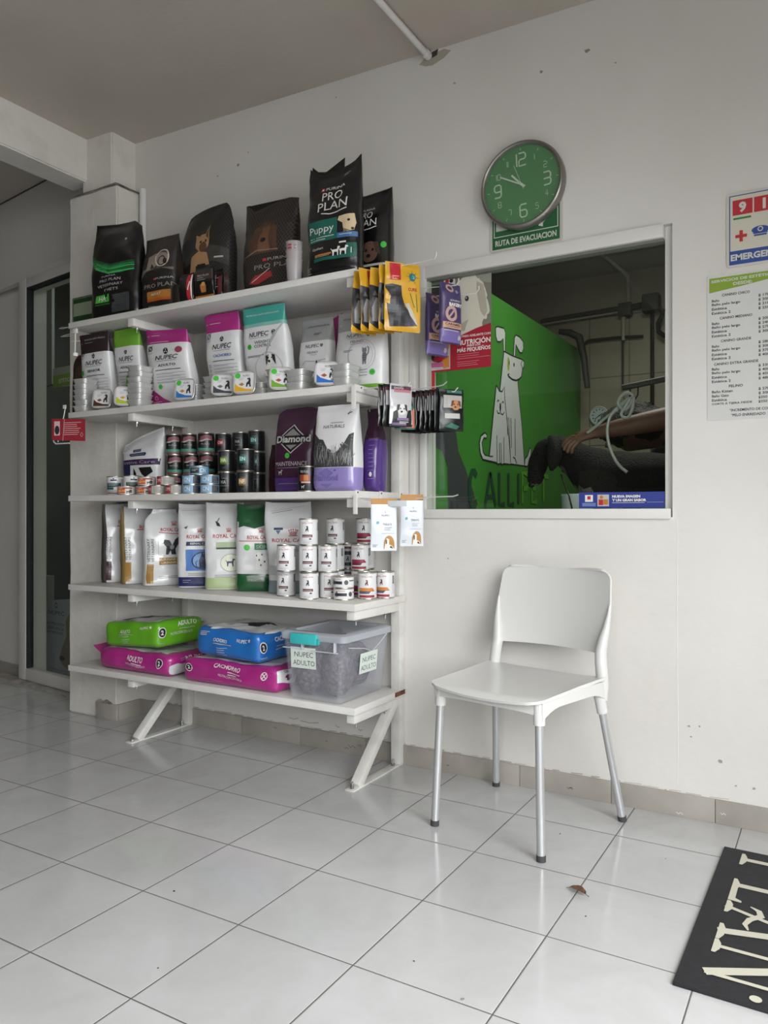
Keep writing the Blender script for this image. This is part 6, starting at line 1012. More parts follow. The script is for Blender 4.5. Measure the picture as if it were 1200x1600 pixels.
# poster and sticker on the window pane
FURW = mat('#c9c4b4', .6); FURS = mat('#a9a392', .6); PRD = mat('#9c2030', .45)
def art_poster(A, w, h):
    A.rect(0, 0, w, h, mat('#77776a', .5)); A.rect(0, h*.80, w*.45, h, mat('#2c2f2a', .5)); A.poly([(w*.7, h), (w, h), (w, h*.86), (w*.8, h*.9)], mat('#8f9082', .5)); A.poly([(0, h*.3), (w*.35, h*.3), (w*.3, h*.75), (0, h*.8)], mat('#b5b2a2', .5)); A.rect(0, h*.93, w*.3, h*.96, mat('#5a6a58', .5))
    pts = []
    rnd = random.Random(8)
    base = [(.32, .25), (.36, .50), (.42, .62), (.40, .72), (.46, .84), (.52, .93), (.60, .985), (.72, .975), (.82, .93), (.90, .86), (.94, .72), (.97, .58), (.93, .50), (.88, .50), (.86, .42), (.88, .25)]
    for (x0, y0), (x1, y1) in zip(base, base[1:]):
        for k in range(5): t = k/5; pts.append((w*(x0+(x1-x0)*t+rnd.uniform(-.012, .012)), h*(y0+(y1-y0)*t+rnd.uniform(-.01, .01))))
    A.poly(pts, FURW); A.poly([(w*x, h*y) for x, y in ((.78, .9), (.88, .86), (.92, .72), (.94, .58), (.90, .52), (.84, .58), (.80, .72), (.78, .82))], FURS); A.poly([(w*x, h*y) for x, y in ((.44, .55), (.55, .48), (.66, .52), (.6, .40), (.45, .42))], FURS)
    A.ell(w*.635, h*.735, w*.030, h*.028, INK); A.ell(w*.628, h*.742, w*.008, h*.008, TXW); A.ell(w*.46, h*.76, w*.035, h*.022, INK); A.ell(w*.43, h*.62, w*.05, h*.035, INK); A.poly([(w*.42, h*.52), (w*.52, h*.5), (w*.44, h*.47)], INK)
    A.poly([(0, 0), (0, h*.22), (w*.3, h*.28), (w*.55, h*.36), (w*.78, h*.415), (w, h*.45), (w, 0)], PRD); A.poly([(0, h*.22), (w*.3, h*.28), (w*.3, h*.33), (0, h*.27)], mat('#cfc9c0', .5))
    A.text('UN PASO ADELANTE CON', w*.74, h*.345, .0085, TXW, w=w*.50, bold=.02); A.text('NUTRICIÓN', w*.74, h*.287, .024, TXW, w=w*.50, bold=.025); A.text('PARA LOS', w*.74, h*.243, .0075, TXW, w=w*.2, bold=.03); A.text('MÁS PEQUEÑOS', w*.74, h*.203, .021, TXW, w=w*.50, bold=.025)
    A.micro(w*.49, h*.16, w*.5, 3, h*.022, mat('#c98a90', .5), .0014, 2); A.micro(w*.49, h*.08, w*.36, 3, h*.02, mat('#c98a90', .5), .0014, 3)
    A.rect(w*.06, h*.02, w*.38, h*.28, mat('#b9b2aa', .5)); A.ell(w*.24, h*.29, w*.14, h*.10, mat('#a8824a', .5)); A.ell(w*.20, h*.19, w*.14, h*.09, INK); A.ell(w*.22, h*.31, w*.06, h*.04, mat('#5a4030', .5)); A.ell(w*.24, h*.26, w*.05, h*.025, mat('#7a3a3a', .5)); A.rect(w*.14, h*.165, w*.28, h*.23, mat('#c9c4bc', .5)); A.rect(w*.17, h*.18, w*.25, h*.22, INK); A.rect(w*.12, h*.11, w*.36, h*.16, SR); A.rect(w*.08, h*.05, w*.30, h*.10, mat('#b05a80', .5)); A.poly([(w*.26, h*.12), (w*.36, h*.16), (w*.37, h*.04), (w*.28, h*.03)], mat('#c07a30', .5))
    A.rect(w*.28, h*.86, w*.46, h*.985, mat('#c9c7c2', .5)); A.ell(w*.335, h*.945, w*.03, h*.02, SR); A.ell(w*.40, h*.945, w*.03, h*.02, INK); A.rect(w*.3, h*.885, w*.44, h*.905, INK); A.rect(w*.22, h*.80, w*.46, h*.86, SR); A.text('SCIENCE', w*.34, h*.83, .007, TXW, w=w*.2)
plate('window_poster', .510, 1.553, .786, 1.922, .0255, mat('#77776a', .5), th=.001, r=.001, art=art_poster, label='poster with a fluffy white dog on the upper left of the window', cat='poster')
plate('window_strip', .531, 1.46, .547, 1.5525, .0255, SR, th=.0008, r=.001, label='narrow red strip on the pane below the white dog poster', cat='sticker')
def art_blue(A, w, h): A.rect(.012, .006, .06, .018, mat('#6a7ab0', .5)); A.rect(.022, .022, .05, .046, TXW); A.rect(.03, .03, .042, .042, SR); A.rect(.066, .006, .106, .047, TXT); A.rect(.07, .01, .086, .03, SR); A.rect(.087, .012, .103, .03, ORG); A.ell(.08, .038, .006, .006, ORG); A.text('NUEVA IMAGEN', .117, .040, .0095, TXW, w=.095, al='l', bold=.05); A.text('Y UN GRAN SABOR', .117, .027, .0095, TXW, w=.115, al='l', bold=.05); A.micro(.117, .019, .115, 1, .01, TXT, .002); A.rect(.235, .019, .288, .0205, mat('#8a95c0', .5))
plate('window_sticker', 1.120, 1.0165, 1.4125, 1.0715, .0255, mat('#2c3a86', .45), th=.0008, r=.001, art=art_blue, label='blue advertising sticker at the lower right corner of the window', cat='sticker')

# ------------------------------------------------------------------ floor mat and debris
MATB = mat_noise('#19191c', '#222226', 60, .75, .25, 400); MLET = mat('#bdbaa9', .7)
mb = MB(); mb.bbox((0, -.776, 0), (.48, 0, .0075), MATB, .002)
A = Art(mb, flat((0, 0, .0075), (0, -1, 0), (1, 0, 0)), off=.0004, step=.0001)      # reads along the long side, feet towards the left edge
bx0, CH = .052, .215                                                                # baseline offset and cap height
def serif(x, wd, y=bx0): A.poly([(x-wd/2, y), (x+wd/2, y), (x+wd/2, y+.008), (x+wd*.2, y+.016), (x-wd*.2, y+.016), (x-wd/2, y+.008)], MLET)
def stem(x0, y0, x1, y1, wd): A.k += .8; A.line([(x0, y0), (x1, y1)], wd, MLET)
T_ = bx0+CH
stem(.067, bx0, .067, T_, .020); serif(.067, .078); serif(.067, .078, T_-.012)                       # I
stem(.243, bx0+.002, .243, T_, .022); serif(.243, .075); serif(.243, .075, T_-.012); A.poly([(.24, bx0), (.338, bx0), (.342, bx0+.032), (.332, bx0+.032), (.322, bx0+.016), (.25, bx0+.015)], MLET)   # L
stem(.375, bx0, .455, T_, .013); serif(.375, .065); stem(.510, bx0, .452, T_, .026); serif(.510, .078)            # A with a curl for its bar
A.line([(.352, bx0+.055), (.365, bx0+.075), (.39, bx0+.082), (.42, bx0+.06), (.45, bx0+.052), (.475, bx0+.062)], [.004, .014, .018, .016, .012, .004], MLET)
stem(.582, bx0, .582, T_, .013); serif(.582, .062); serif(.575, .06, T_-.012); stem(.582, T_, .703, bx0, .027); stem(.703, bx0, .703, T_, .012); serif(.703, .06, T_-.012)    # N
A.ell(.752, bx0+.105, .012, .012, MLET)
o = mb.build('door_mat', loc=(1.622, -.200, .0005), rotz=R(-.8)); tag(o, 'black door mat with large cream letters at the lower right', 'door mat')
lf = mat_noise('#6b4a35', '#4a3022', 60, .8, .6, 150); p = at_z(903, 1395, 0)
mb = MB(); vs = []; n, m_ = 14, 6
for j in range(m_+1):
    for i in range(n+1):
        t = -1+2*i/n; s = -1+2*j/m_; wd = .012*(1-t*t)**.6; q = noise.noise(V((t*3, s*2, 5)))*.004; vs.append((t*.026, s*wd, .004+.008*abs(s)*(1-t*t)+q*.6+.003))
mb.add(vs, [(j*(n+1)+i, j*(n+1)+i+1, (j+1)*(n+1)+i+1, (j+1)*(n+1)+i) for j in range(m_) for i in range(n)], lf, True); mb.tube([(.024, 0, .006), (.034, .003, .003)], .0007, lf, 5); mb.tube([(-.024, 0, .006), (-.035, -.004, .002)], .0006, lf, 5)
o = mb.build('dry_leaf', loc=(p.x, p.y, -.0005), rotz=R(-22)); tag(o, 'small curled brown leaf on the tiles before the chair', 'leaf')
for i, (u, v, s, lb) in enumerate(((272, 1393, .0055, 'dark crumb on the tile left of centre'), (723, 1562, .006, 'pale crumb with a dark edge at the bottom of the picture'), (247, 1513, .0035, 'tiny dark crumb near the lower left'), (875, 1303, .004, 'tiny dark crumb between the chair legs on the right'), (647, 1502, .004, 'tiny dark crumb right of the floor centre'), (1040, 1342, .003, 'tiny dark crumb left of the door mat'), (915, 1432, .004, 'tiny dark crumb below the brown leaf'))):
    p = at_z(u, v, 0); mb = MB(); mb.lathe([(.0003, 0), (s*.5, .0003), (s*.45, s*.3), (.0003, s*.4)], mat('#3c3a36' if i != 1 else '#7d776a', .8), 7); mb.v = [q+noise.noise_vector(q*400)*s*.15 for q in mb.v]; mb.v = [V((q.x*1.4, q.y, max(0, q.z))) for q in mb.v]; o = mb.build('crumb', loc=(p.x, p.y, .0002), rotz=i*.7); tag(o, lb, 'crumb', 'crumbs on the floor')
# ------------------------------------------------------------------ grooming room behind the window
GW = mat_noise('#3f8a30', '#38802b', 2.5, .38, .05, 30); TILE = mat_noise('#9a9382', '#8b8574', 3, .55, .05, 25); GCE = mat_noise('#8a897c', '#7c7b70', 2, .8, .1, 25); GFL = mat_noise('#6b6862', '#5f5c57', 3, .5, .05, 20)
GX = .42
mb = MB(); mb.box((GX-.07, .13, 0), (GX, 2.46, 2.10), GW); A = Art(mb, lambda x, y, off: V((GX+off, x, y)), off=.0006, step=.00025)
def Q(*uv): return [(lambda p: (p.y, p.z))(at_x(u, v, GX)) for u, v in uv]          # measured outline of the painted mural, on its wall
MW = mat('#c9cccb', .5); MK = mat('#15181a', .5); LDK = mat('#1f4a33', .45); LGR = mat('#58a82c', .45); SHP = mat('#3f4446', .5)
A.poly(Q((668, 600), (668, 690), (690, 705), (699, 730), (700, 795), (744, 795), (740, 770), (728, 735), (716, 705), (712, 672), (716, 640), (700, 610)), SHP)
def outl(P, wd=.008, close=True): A.line(P+([P[0]] if close else []), wd, MK)
def blob(P, wd=.008): A.poly(P, MW); outl(P, wd)
# dog: left ear, right ear, body and head, tail
blob(Q((774, 512), (777, 510), (787, 513), (789.5, 520), (789, 549), (786.5, 549), (786, 529), (782, 534), (777, 534), (774.5, 526)))
blob(Q((802, 557), (803.5, 527), (806, 523.5), (812, 527), (817, 534), (817.5, 545), (815.5, 551.5), (812, 551), (805.5, 538), (804.5, 557)))
blob(Q((787, 549), (800, 556), (816, 562), (818.5, 566), (818, 573), (816, 577), (814, 589), (809, 594), (808.5, 596), (811, 625), (815, 665), (819, 728), (790, 724), (776, 660), (781, 606)))
blob(Q((819, 728), (820, 717), (824, 712), (827.5, 700), (829.5, 702), (828, 716), (826, 724), (823, 729)))
blob(Q((775, 602), (779.5, 611), (784, 612), (787.5, 604), (788, 622), (795, 690), (797.5, 725.5), (786, 724.5), (784, 726), (781, 724), (778, 725.5), (775, 723), (762, 720), (754, 718), (750, 708), (748.5, 692), (751, 681), (757, 676), (760.5, 680), (759, 685), (755.5, 684), (752.5, 692), (754, 706), (757, 711), (764, 713), (771, 640)))
A.ell(*Q((793.8, 568.5))[0], .016, .036, mat('#9aa832', .5), 18); A.ell(*Q((795, 567))[0], .006, .013, MK); A.ell(*Q((802.5, 570))[0], .008, .011, MK)
outl(Q((816, 562), (813.5, 568), (816, 577)), .006, False); outl(Q((793, 584), (794, 588), (800, 593), (806, 594.5), (811, 592)), .009, False); outl(Q((792.5, 586), (795, 584)), .006, False)
for P in (((776, 628), (777.5, 625), (779, 627)), ((783.5, 630), (785, 627), (786.5, 630)), ((775.5, 641), (777, 645.5), (780, 646), (781, 641), (782, 646.5), (785, 648), (787, 644))): outl(Q(*P), .006, False)
A.ell(*Q((781, 636))[0], .010, .022, MK)
for P in (((791.5, 652), (792.5, 680)), ((794, 652), (797, 722)), ((797.5, 653), (798.5, 700)), ((804, 654), (804.5, 712)), ((801, 714), (804, 716), (806.5, 724)), ((775.5, 680), (776, 722)), ((779.5, 692), (780, 722)), ((782, 692), (782.5, 724)), ((786.5, 683), (786.5, 722)), ((764, 713), (769.5, 713))): outl(Q(*P), .005, False)
# lettering
def bar(P, m, wd=.03): A.line(Q(*P), wd, m)
bar(((744, 744), (741, 737), (737, 737), (734, 748), (733, 765), (734, 782), (737, 790), (741, 789), (744, 783)), LDK, .034)
bar(((757, 793), (765.5, 738)), LDK, .028); bar(((765.5, 738), (774, 791)), LDK, .028); bar(((761, 776), (770, 776)), LDK, .022)
bar(((779.5, 738), (779.5, 788), (788, 788)), LDK, .028); bar(((794, 739), (794, 788), (802.5, 788)), LDK, .028); bar(((809.5, 740), (809.5, 787)), LDK, .03)
bar(((815.5, 787), (815.5, 739), (822, 740), (825.5, 746), (825.5, 757), (822, 763), (816, 763)), LGR, .03); bar(((838, 784), (830.5, 784.5), (830.5, 741), (838, 742)), LGR, .028); bar(((830.5, 763), (836, 763)), LGR, .026); bar(((848.5, 783), (848.5, 744)), LGR, .03); bar(((841, 744), (856, 745)), LGR, .026)
struct(mb, 'wall_partition')
mb = MB(); mb.box((-1.3, 2.46, 0), (3.2, 2.56, 2.7), TILE); mb.box((-1.3, .13, 0), (-1.2, 2.46, 2.7), GCE); mb.box((3.1, .13, 0), (3.2, 2.46, 2.7), TILE)
for z in (.55, 1.0, 1.45, 1.9, 2.3): mb.box((GX, 2.457, z), (3.1, 2.4605, z+.004), mat('#5f5a4e', .6))
for x in (.48, .74, 1.07, 1.4, 1.73): mb.box((x, 2.457, 0), (x+.004, 2.4605, 2.3), mat('#5f5a4e', .6))
struct(mb, 'wall_grooming')
mb = MB(); mb.add([(-1.3, .13, 2.66), (3.2, .13, 2.66), (3.2, 2.56, 2.58), (-1.3, 2.56, 2.58), (-1.3, .13, 2.72), (3.2, .13, 2.72), (3.2, 2.56, 2.72), (-1.3, 2.56, 2.72)], [(0, 1, 2, 3), (7, 6, 5, 4), (0, 4, 5, 1), (1, 5, 6, 2), (2, 6, 7, 3), (3, 7, 4, 0)], GCE); struct(mb, 'ceiling_grooming')
def bw(u, v, y=2.43): return at_y(u, v, y)
PIPE = mat('#a3a294', .5); DKP = mat('#26261f', .6)
c0 = at_z(934, 392, 2.60)
mb = MB(); mb.tube([c0, at_z(975, 424, 2.575), bw(981, 432), bw(982, 478)], .012, PIPE, 10); o = mb.build('conduit'); tag(o, 'pale conduit from the grooming room ceiling to a dark junction box', 'conduit')
mb = MB(); mb.tube([bw(974, 492), bw(974, 532)], .013, PIPE, 10); mb.tube([bw(973, 530), bw(973, 606)], .007, DKP, 8); o = mb.build('conduit'); tag(o, 'conduit running down from the dark junction box on the back wall', 'conduit')
mb = MB(); c = bw(977, 484, 2.42); mb.bbox(c-V((.042, .03, .042)), c+V((.042, .03, .042)), DKP, .006); o = mb.build('junction_box'); tag(o, 'dark square junction box on the pale conduit behind the window', 'junction box')
mb = MB(); mb.tube([bw(846, 503), bw(985, 480), bw(1020, 474)], .020, DKP, 10); mb.tube([bw(846, 507, 2.415), bw(965, 488, 2.415)], .006, PIPE, 8); o = mb.build('dark_pipe'); tag(o, 'dark horizontal pipe high on the grooming room wall', 'pipe')
mb = MB(); c = bw(1018, 474, 2.40); mb.bbox(c-V((.052, .05, .055)), c+V((.052, .05, .055)), DKP, .008); o = mb.build('switch_box'); tag(o, 'large dark box at the right end of the dark pipe', 'box')
mb = MB(); mb.tube([bw(1019, 484), bw(1019, 700)], .012, DKP, 8); o = mb.build('dark_pipe'); tag(o, 'dark vertical pipe below the large dark box', 'pipe')
mb = MB(); mb.tube([bw(x, y, 2.38) for x, y in ((1026, 478), (1036, 486), (1033, 496), (1028, 505), (1029, 518), (1040, 526))], .014, DKP, 8); o = mb.build('black_hose'); tag(o, 'short black hose curving beside the large dark box', 'hose')
mb = MB(); mb.tube([bw(x, y) for x, y in ((909, 545), (911, 538), (920, 532), (968, 527), (1005, 525))], .009, DKP, 8); o = mb.build('dark_pipe'); tag(o, 'thin dark pipe bending down beside the green wall', 'pipe')
mb = MB(); mb.tube([at_y(x, y, 2.2) for x, y in ((874, 518), (890, 520), (905, 527), (909, 545), (913, 562), (915, 585), (918, 606))], [.018, .024, .026, .024, .022, .02, .018], DKP, 10); o = mb.build('dryer_hose'); tag(o, 'black dryer hose draped over the far end of the green wall', 'hose')
# round dial on the back wall
dl = empty('wall_dial', bw(937, 650, 2.455), label='small round white dial on the grooming room back wall', cat='dial'); TDL = M.Rotation(pi/2, 4, 'X')
mb = MB(); mb.lathe([(.060, 0), (.064, .004), (.064, .016), (.058, .02), (.055, .016)], mat('#c9cfd0', .4), 32, T=TDL, cap=False); mb.build('dial_rim', dl)
mb = MB(); mb.lathe([(.0005, .014), (.056, .014)], mat('#b9c4c6', .4), 32, T=TDL, cap=False); A = Art(mb, lambda x, y, off: V((x, -.0145-off, y)), off=.0004, step=.0001)
for k in range(10): a = R(230-k*29); A.poly([(cos(a+d)*r, sin(a+d)*r) for r, d in ((.036, -.05), (.047, -.08), (.047, .08), (.036, .05))], MK)
A.line([(-.03, -.022), (.022, .016)], .004, MK); A.ell(0, 0, .005, .005, MK); mb.build('dial_face', dl)
# grooming table, dog, bucket
tb = empty('grooming_table', (1.30, .58, 0), label='dark topped grooming table under the dog behind the window', cat='table'); mb = MB(); mb.bbox((-.52, -.28, .70), (.55, .28, .73), mat('#33343a', .6), .006); mb.build('tabletop', tb)
for sx in (-.46, .48):
    for sy in (-.23, .23): mb = MB(); mb.tube([(sx, sy, 0), (sx, sy, .70)], .016, mat('#8d8f92', .4, .8), 12); mb.build('leg', tb)
def skin(name, verts, edges, root, fmat, sub=2, amp=0, freq=20, parent=None, loc=(0, 0, 0)):
    bm = bmesh.new(); sl = bm.verts.layers.skin.verify(); bv = []
    for i, (p, r) in enumerate(verts):
        q = bm.verts.new(V(p)-V(loc)); q[sl].radius = (r, r) if not isinstance(r, tuple) else r; q[sl].use_root = (i == root); bv.append(q)
    for a, b in edges: bm.edges.new((bv[a], bv[b]))
    me = D.meshes.new('s'); bm.to_mesh(me); bm.free(); t = D.objects.new('s', me); COL.objects.link(t)
    m = t.modifiers.new('k', 'SKIN'); m.use_smooth_shade = True; m.branch_smoothing = .6; s_ = t.modifiers.new('b', 'SUBSURF'); s_.levels = sub; s_.render_levels = sub
    dg = bpy.context.evaluated_depsgraph_get(); dg.update(); e = D.meshes.new_from_object(t.evaluated_get(dg)); D.objects.remove(t); D.meshes.remove(me)
    mb = MB(); L = V(loc); mb.v = [p.co+noise.noise_vector(p.co*freq)*amp for p in e.vertices]
    for f in e.polygons: mb.f.append(list(f.vertices)); mb.fm.append(mb.mi(fmat(f.center+L, f.normal))); mb.sm.append(True)
    D.meshes.remove(e); o = mb.build(name, parent); o.location = loc; return o
def chain(vs, es, start, pts):
    k = start
    for p in pts: vs.append(p); es.append((k, len(vs)-1)); k = len(vs)-1
    return k
FUR = mat_noise('#0f0e0d', '#1a1716', 14, .75, 1.0, 160, .35, .7, .3); FURB = mat_noise('#1f1713', '#161210', 18, .8, 1.0, 160); FURL = mat_noise('#8a857d', '#55504b', 22, .8, 1.0, 160)
DB = (1.30, .56, .735); vs = [((1.60, .58, 1.165), .115)]; es = []
b1 = chain(vs, es, 0, [((1.42, .575, 1.15), .122), ((1.20, .565, 1.145), .142)]); b2 = chain(vs, es, b1, [((1.04, .557, 1.17), .118)])
hd = chain(vs, es, b2, [((.955, .55, 1.225), .088), ((.880, .545, 1.278), .068), ((.828, .54, 1.276), .060), ((.797, .536, 1.235), .050), ((.786, .533, 1.185), .042), ((.779, .53, 1.140), .033), ((.772, .528, 1.118), .024)])
for s in (-1, 1):
    chain(vs, es, b2, [((1.03, .557+s*.085, 1.05), .058), ((1.05, .557+s*.088, .965), .042), ((1.03, .557+s*.085, .85), .027), ((1.022, .557+s*.085, .768), .027), ((.985, .557+s*.085, .760), .024)])
    chain(vs, es, 0, [((1.60, .58+s*.09, 1.06), .082), ((1.535, .58+s*.095, .955), .056), ((1.675, .58+s*.09, .875), .030), ((1.662, .58+s*.09, .775), .026), ((1.62, .58+s*.09, .760), .024)])
chain(vs, es, 0, [((1.735, .585, 1.20), .045), ((1.83, .60, 1.08), .038), ((1.87, .61, .93), .022)])
def dogm(c, n):
    if .838 < c.x < .93 and c.z < 1.20 and n.z < .1: return FURL
    if c.x < 1.06 and c.z < 1.11 and n.x < -.1 and c.z > .95: return FURL
    if c.x < .80 and c.z < 1.125: return FURL
    if c.z < .82: return FURL
    if c.x > 1.05 and n.z < -.2 or (1.0 < c.x < 1.16 and c.z < 1.16): return FURB
    return FUR
dog = skin('dog', vs, es, 0, dogm, 2, .007, 34, loc=DB); tag(dog, 'dark long-haired dog standing on the grooming table with its head lowered', 'dog')
TDG = M.Translation(-V(DB))
for s in (-1, 1):                               # drop ears, eyes
    mb = MB(); mb.tube([TDG@V(p) for p in ((.868, .54+s*.056, 1.318), (.888, .54+s*.080, 1.290), (.893, .54+s*.090, 1.245), (.886, .54+s*.090, 1.205), (.878, .54+s*.086, 1.18))], [.016, .026, .032, .024, .008], FUR, 12); mb.v = [q+noise.noise_vector(q*60)*.005 for q in mb.v]; mb.build('ear', dog)
    mb = MB(); mb.lathe([(.0004, -.008), (.006, -.005), (.008, 0), (.006, .005), (.0004, .008)], mat('#0d0c0c', .1), 10, (.800, .535+s*.044, 1.252), TDG); mb.build('eye', dog)
mb = MB(); mb.lathe([(.0004, -.013), (.012, -.008), (.015, 0), (.011, .009), (.0004, .012)], mat('#121111', .25), 12, (.764, .528, 1.122), TDG); mb.build('nose', dog)
mb = MB(); mb.tube([at_y(x, y, z) for x, y, z in ((877, 742, .46), (884, 762, .34), (889, 774, .265), (895, 800, .235), (900, 850, .23))], .0035, BLACK, 8); o = mb.build('leash'); tag(o, 'thin black leash hanging from the neck of the dog', 'leash')
c = at_y(884, 800, .32); mb = MB(); hb = 1.075-.7305; mb.lathe([(.001, .004), (.052, .0), (.055, .006), (.064, hb-.01), (.067, hb-.004), (.066, hb), (.061, hb-.002), (.053, .01), (.001, .008)], mat('#b9c2bf', .35), 28, cap=False); o = mb.build('bucket', loc=(c.x+.035, .365, .7305)); tag(o, 'white bucket on the grooming table below the head of the dog', 'bucket')
# grooming arm with hooks and the loop of white hose
ya = .36
mb = MB(); a0 = at_y(973, 606, ya); a1 = at_y(1040, 592, ya); dr = (a1-a0).normalized(); mb.tube([a0, a0+dr*.75], .012, DKP, 10)
for u, v in ((985, 612), (997, 611)): p = at_y(u, v-6, ya); mb.tube([p, p+V((0, -.004, -.03)), p+V((-.008, -.008, -.045)), p+V((-.02, -.006, -.043)), p+V((-.026, 0, -.03))], .0028, DKP, 8)
e1 = a0+dr*.74; mb.tube([e1, (e1.x, e1.y, .72)], .014, DKP, 10); o = mb.build('grooming_stand'); tag(o, 'black grooming stand bar with two hooks above the back of the dog', 'grooming stand')
HOSE = mat('#a9aca4', .4); mb = MB()
def sm(P, n=6):                                 # smooth a polyline (Catmull-Rom)
    P = [V(p) for p in P]; o = []
    for i in range(len(P)-1):
        a, b, c, d = P[max(i-1, 0)], P[i], P[i+1], P[min(i+2, len(P)-1)]
        for k in range(n): t = k/n; o.append(.5*((2*b)+(c-a)*t+(2*a-5*b+4*c-d)*t*t+(3*b-a-3*c+d)*t**3))
    return o+[P[-1]]
mb.tube(sm([at_y(u, v, y) for u, v, y in ((918, 676, .40), (930, 667, .38), (945, 654, .36), (962, 642, .345), (978, 628, .34), (989, 618, .34), (980, 614, .33), (970, 620, .33), (966, 632, .33), (975, 640, .325), (984, 634, .325), (990, 622, .33), (988, 638, .32), (982, 651, .32), (974, 652, .32), (971, 645, .32), (979, 632, .325), (984, 622, .335), (968, 634, .34), (955, 648, .34), (950, 662, .335), (949, 680, .33), (953, 700, .33), (961, 718, .33), (970, 730, .33), (980, 738, .33))]), .0062, HOSE, 8)
o = mb.build('white_hose'); tag(o, 'looped white hose hanging from the hook over the dog', 'hose')
# groomer leaning over the dog from behind
SKN = mat('#6a4a3a', .55, bump=.1, bscale=80); SHT = mat('#2b2b2e', .7); TRS = mat('#2c2f38', .7); HAIR = mat_noise('#0c0a08', '#15110d', 30, .7, 1.0, 120)
hc = at_y(976, 672, .80); PB_ = (1.42, 1.22, 0)
vs = [((1.46, 1.24, .95), (.15, .12))]; es = []
ch_ = chain(vs, es, 0, [((1.43, 1.12, 1.10), (.14, .11)), ((1.40, .99, 1.25), (.15, .12))])
nk = chain(vs, es, ch_, [((1.30, .89, 1.345), .058)]); hk = chain(vs, es, nk, [((hc.x+.03, .825, hc.z-.01), .088), ((hc.x-.03, .775, hc.z-.035), .080)])
ls = chain(vs, es, ch_, [((1.545, .86, 1.375), .068), ((1.50, .66, 1.395), .056), ((1.36, .50, 1.378), .050), ((1.20, .455, 1.348), .042), ((1.065, .437, 1.326), .029)])
pl_ = chain(vs, es, ls, [((1.012, .432, 1.314), (.030, .022))])
for (kx, ky, kz), (tx, ty, tz), r in (((.972, .436, 1.312), (.930, .432, 1.268), .0105), ((.975, .428, 1.300), (.940, .422, 1.254), .011), ((.982, .422, 1.289), (.957, .416, 1.243), .0105), ((.992, .420, 1.281), (.975, .416, 1.240), .009)):
    chain(vs, es, pl_, [((kx, ky, kz), r*1.12), (((kx+tx)/2-.004, (ky+ty)/2-.004, (kz+tz)/2+.006), r), ((tx, ty, tz), r*.8)])
chain(vs, es, pl_, [((1.004, .455, 1.328), .012), ((.984, .476, 1.326), .011), ((.965, .486, 1.312), .009)])
rs = chain(vs, es, ch_, [((1.235, .98, 1.285), .066), ((1.13, .93, 1.12), .05), ((1.12, .80, .985), .040), ((1.15, .745, .90), .028)]); chain(vs, es, rs, [((1.16, .735, .84), (.03, .02)), ((1.17, .73, .78), .016)])
for s in (-1, 1): chain(vs, es, 0, [((1.46+s*.095, 1.235, .84), .085), ((1.46+s*.10, 1.19, .48), .060), ((1.46+s*.10, 1.23, .10), .040), ((1.46+s*.10, 1.20, .045), .040), ((1.46+s*.105, 1.08, .035), .034)])
def perm(c, n):
    if c.z < .98 and c.y > 1.0: return TRS
    if (c-hc).length < .17 or (c.y < .62 and c.z > 1.2 and c.x < 1.47) or c.z < .93: return SKN
    return SHT
per = skin('person', vs, es, 0, perm, 2, loc=PB_); tag(per, 'person with dark curly hair leaning over the dog, one hand on its neck', 'person')
TP_ = M.Translation(-V(PB_)); mb = MB(); n, m_ = 40, 24; q = []
for j in range(m_+1):
    for i in range(n):
        ph = pi*j/m_; th = 2*pi*i/n; p = V((sin(ph)*cos(th)*.150, sin(ph)*sin(th)*.125, cos(ph)*.100)); g = noise.noise_vector(p*26)*.020+noise.noise_vector(p*60)*.012; q.append(TP_@(V((hc.x+.03, .84, hc.z+.025))+p+g))
mb.add(q, [(j*n+i, j*n+(i+1) % n, (j+1)*n+(i+1) % n, (j+1)*n+i) for j in range(m_) for i in range(n)], HAIR, True); mb.build('hair', per)
for s in (-1, 1):
    mb = MB(); mb.lathe([(.0004, -.006), (.006, -.003), (.007, 0), (.006, .003), (.0004, .006)], mat('#1a1512', .2), 10, (hc.x-.05+s*.03, .705, hc.z-.04), TP_); mb.build('eye', per)
mb = MB(); mb.lathe([(.004, -.014), (.010, -.01), (.008, .006), (.003, .014)], SKN, 10, (hc.x-.05, .692, hc.z-.07), TP_); mb.build('nose', per)
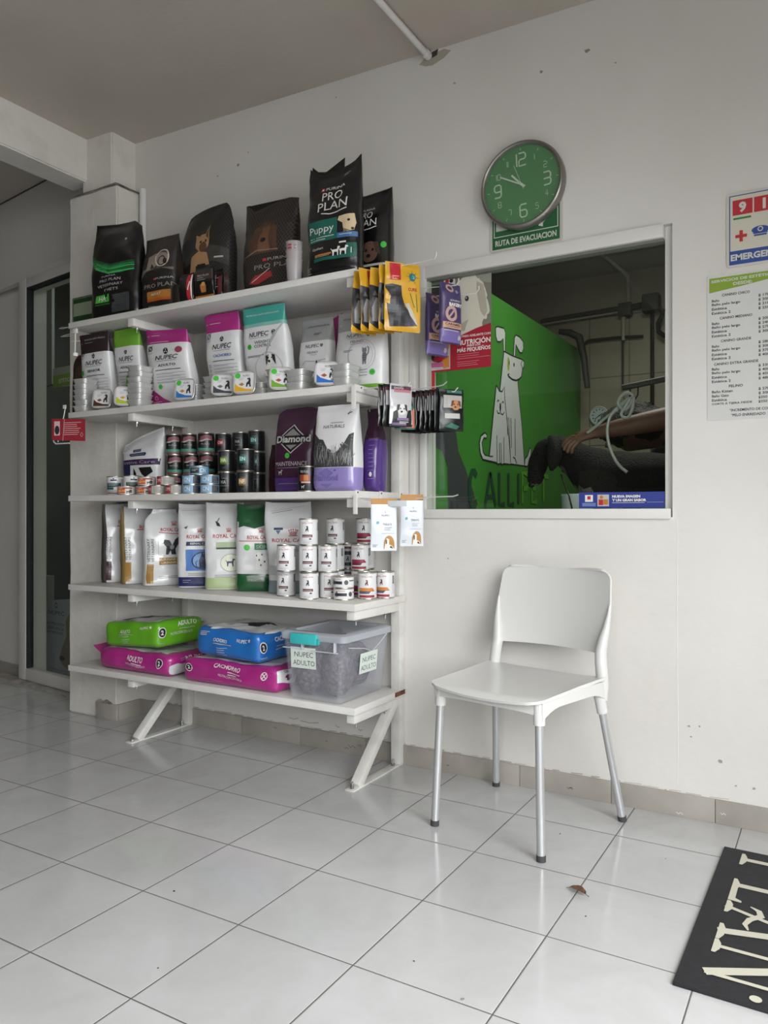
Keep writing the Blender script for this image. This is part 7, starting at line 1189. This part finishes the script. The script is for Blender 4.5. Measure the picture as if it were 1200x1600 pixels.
# ------------------------------------------------------------------ seen through the sliding glass door
def dl(u, v, yo): d = ray(u, v); o = V((-1.42, .069, 0)); n = V((sin(R(8)), cos(R(8)), 0)); t = ((o+n*yo-CAM).dot(n))/d.dot(n); return CAM+d*t
def panel(name, uv, yo, th, m, label, cat, art=None):
    P = [dl(u, v, yo) for u, v in uv]; c = sum(P, V())/len(P); n = V((sin(R(8)), cos(R(8)), 0)); mb = MB(); N = len(P); mb.add([p-c for p in P]+[p-c+n*th for p in P], [tuple(range(N))[::-1], tuple(range(N, 2*N))]+[(k, (k+1) % N, N+(k+1) % N, N+k) for k in range(N)], m)
    if art: ex = V((cos(R(8)), -sin(R(8)), 0)); art(Art(mb, flat(P[0]-c, ex, (0, 0, 1)), off=.0006, step=.0002), (P[1]-P[0]).length, (P[2]-P[1]).length)
    return tag(mb.build(name, loc=c), label, cat)
panel('curtain', ((50, 612), (81, 600), (81, 440), (50, 448)), .55, .02, mat('#7f837e', .7), 'pale hanging panel in the dim room behind the sliding door', 'panel')
panel('salon_sign', ((83, 606), (135, 600), (135, 566), (83, 576)), .40, .006, mat('#8f9188', .5), 'white and green sign behind the sliding glass door', 'sign', lambda A, w, h: (A.rect(0, 0, w, h*.56, mat('#6d8a22', .5)), A.text('ESTÉTICA', w*.18, h*.28, h*.24, TXW, al='l')))
panel('white_post', ((52, 1058), (74, 1052), (74, 900), (52, 898)), .45, .05, mat('#9a9a90', .7), 'pale upright post low behind the sliding glass door', 'post')
panel('standing_poster', ((70, 1048), (126, 1058), (126, 935), (72, 938)), .25, .006, mat('#a8adb2', .5), 'white dog food poster standing on the floor behind the glass door', 'poster', lambda A, w, h: (A.ring(w*.33, h*.90, w*.04, w*.045, w*.015, DGR, 8), A.text('NUPEC', w*.33, h*.80, h*.055, DGR, w=w*.44), A.text('NUTRICIÓN', w*.3, h*.66, h*.045, DGR, w=w*.5), A.text('CIENTÍFICA', w*.3, h*.60, h*.045, DGR, w=w*.5), A.text('DE VERDAD', w*.3, h*.54, h*.03, DGR, w=w*.45), A.poly([(w*.5, h*.14), (w*.42, h*.2), (w*.5, h*.36), (w*.62, h*.52), (w*.6, h*.72), (w*.75, h*.85), (w, h*.8), (w, h*.1), (w*.7, h*.08)], mat('#8a7f6d', .6)), A.ell(w*.5, h*.22, w*.07, h*.03, mat('#4a4238', .6)), A.micro(w*.1, h*.06, w*.6, 1, h*.02, DGR)))
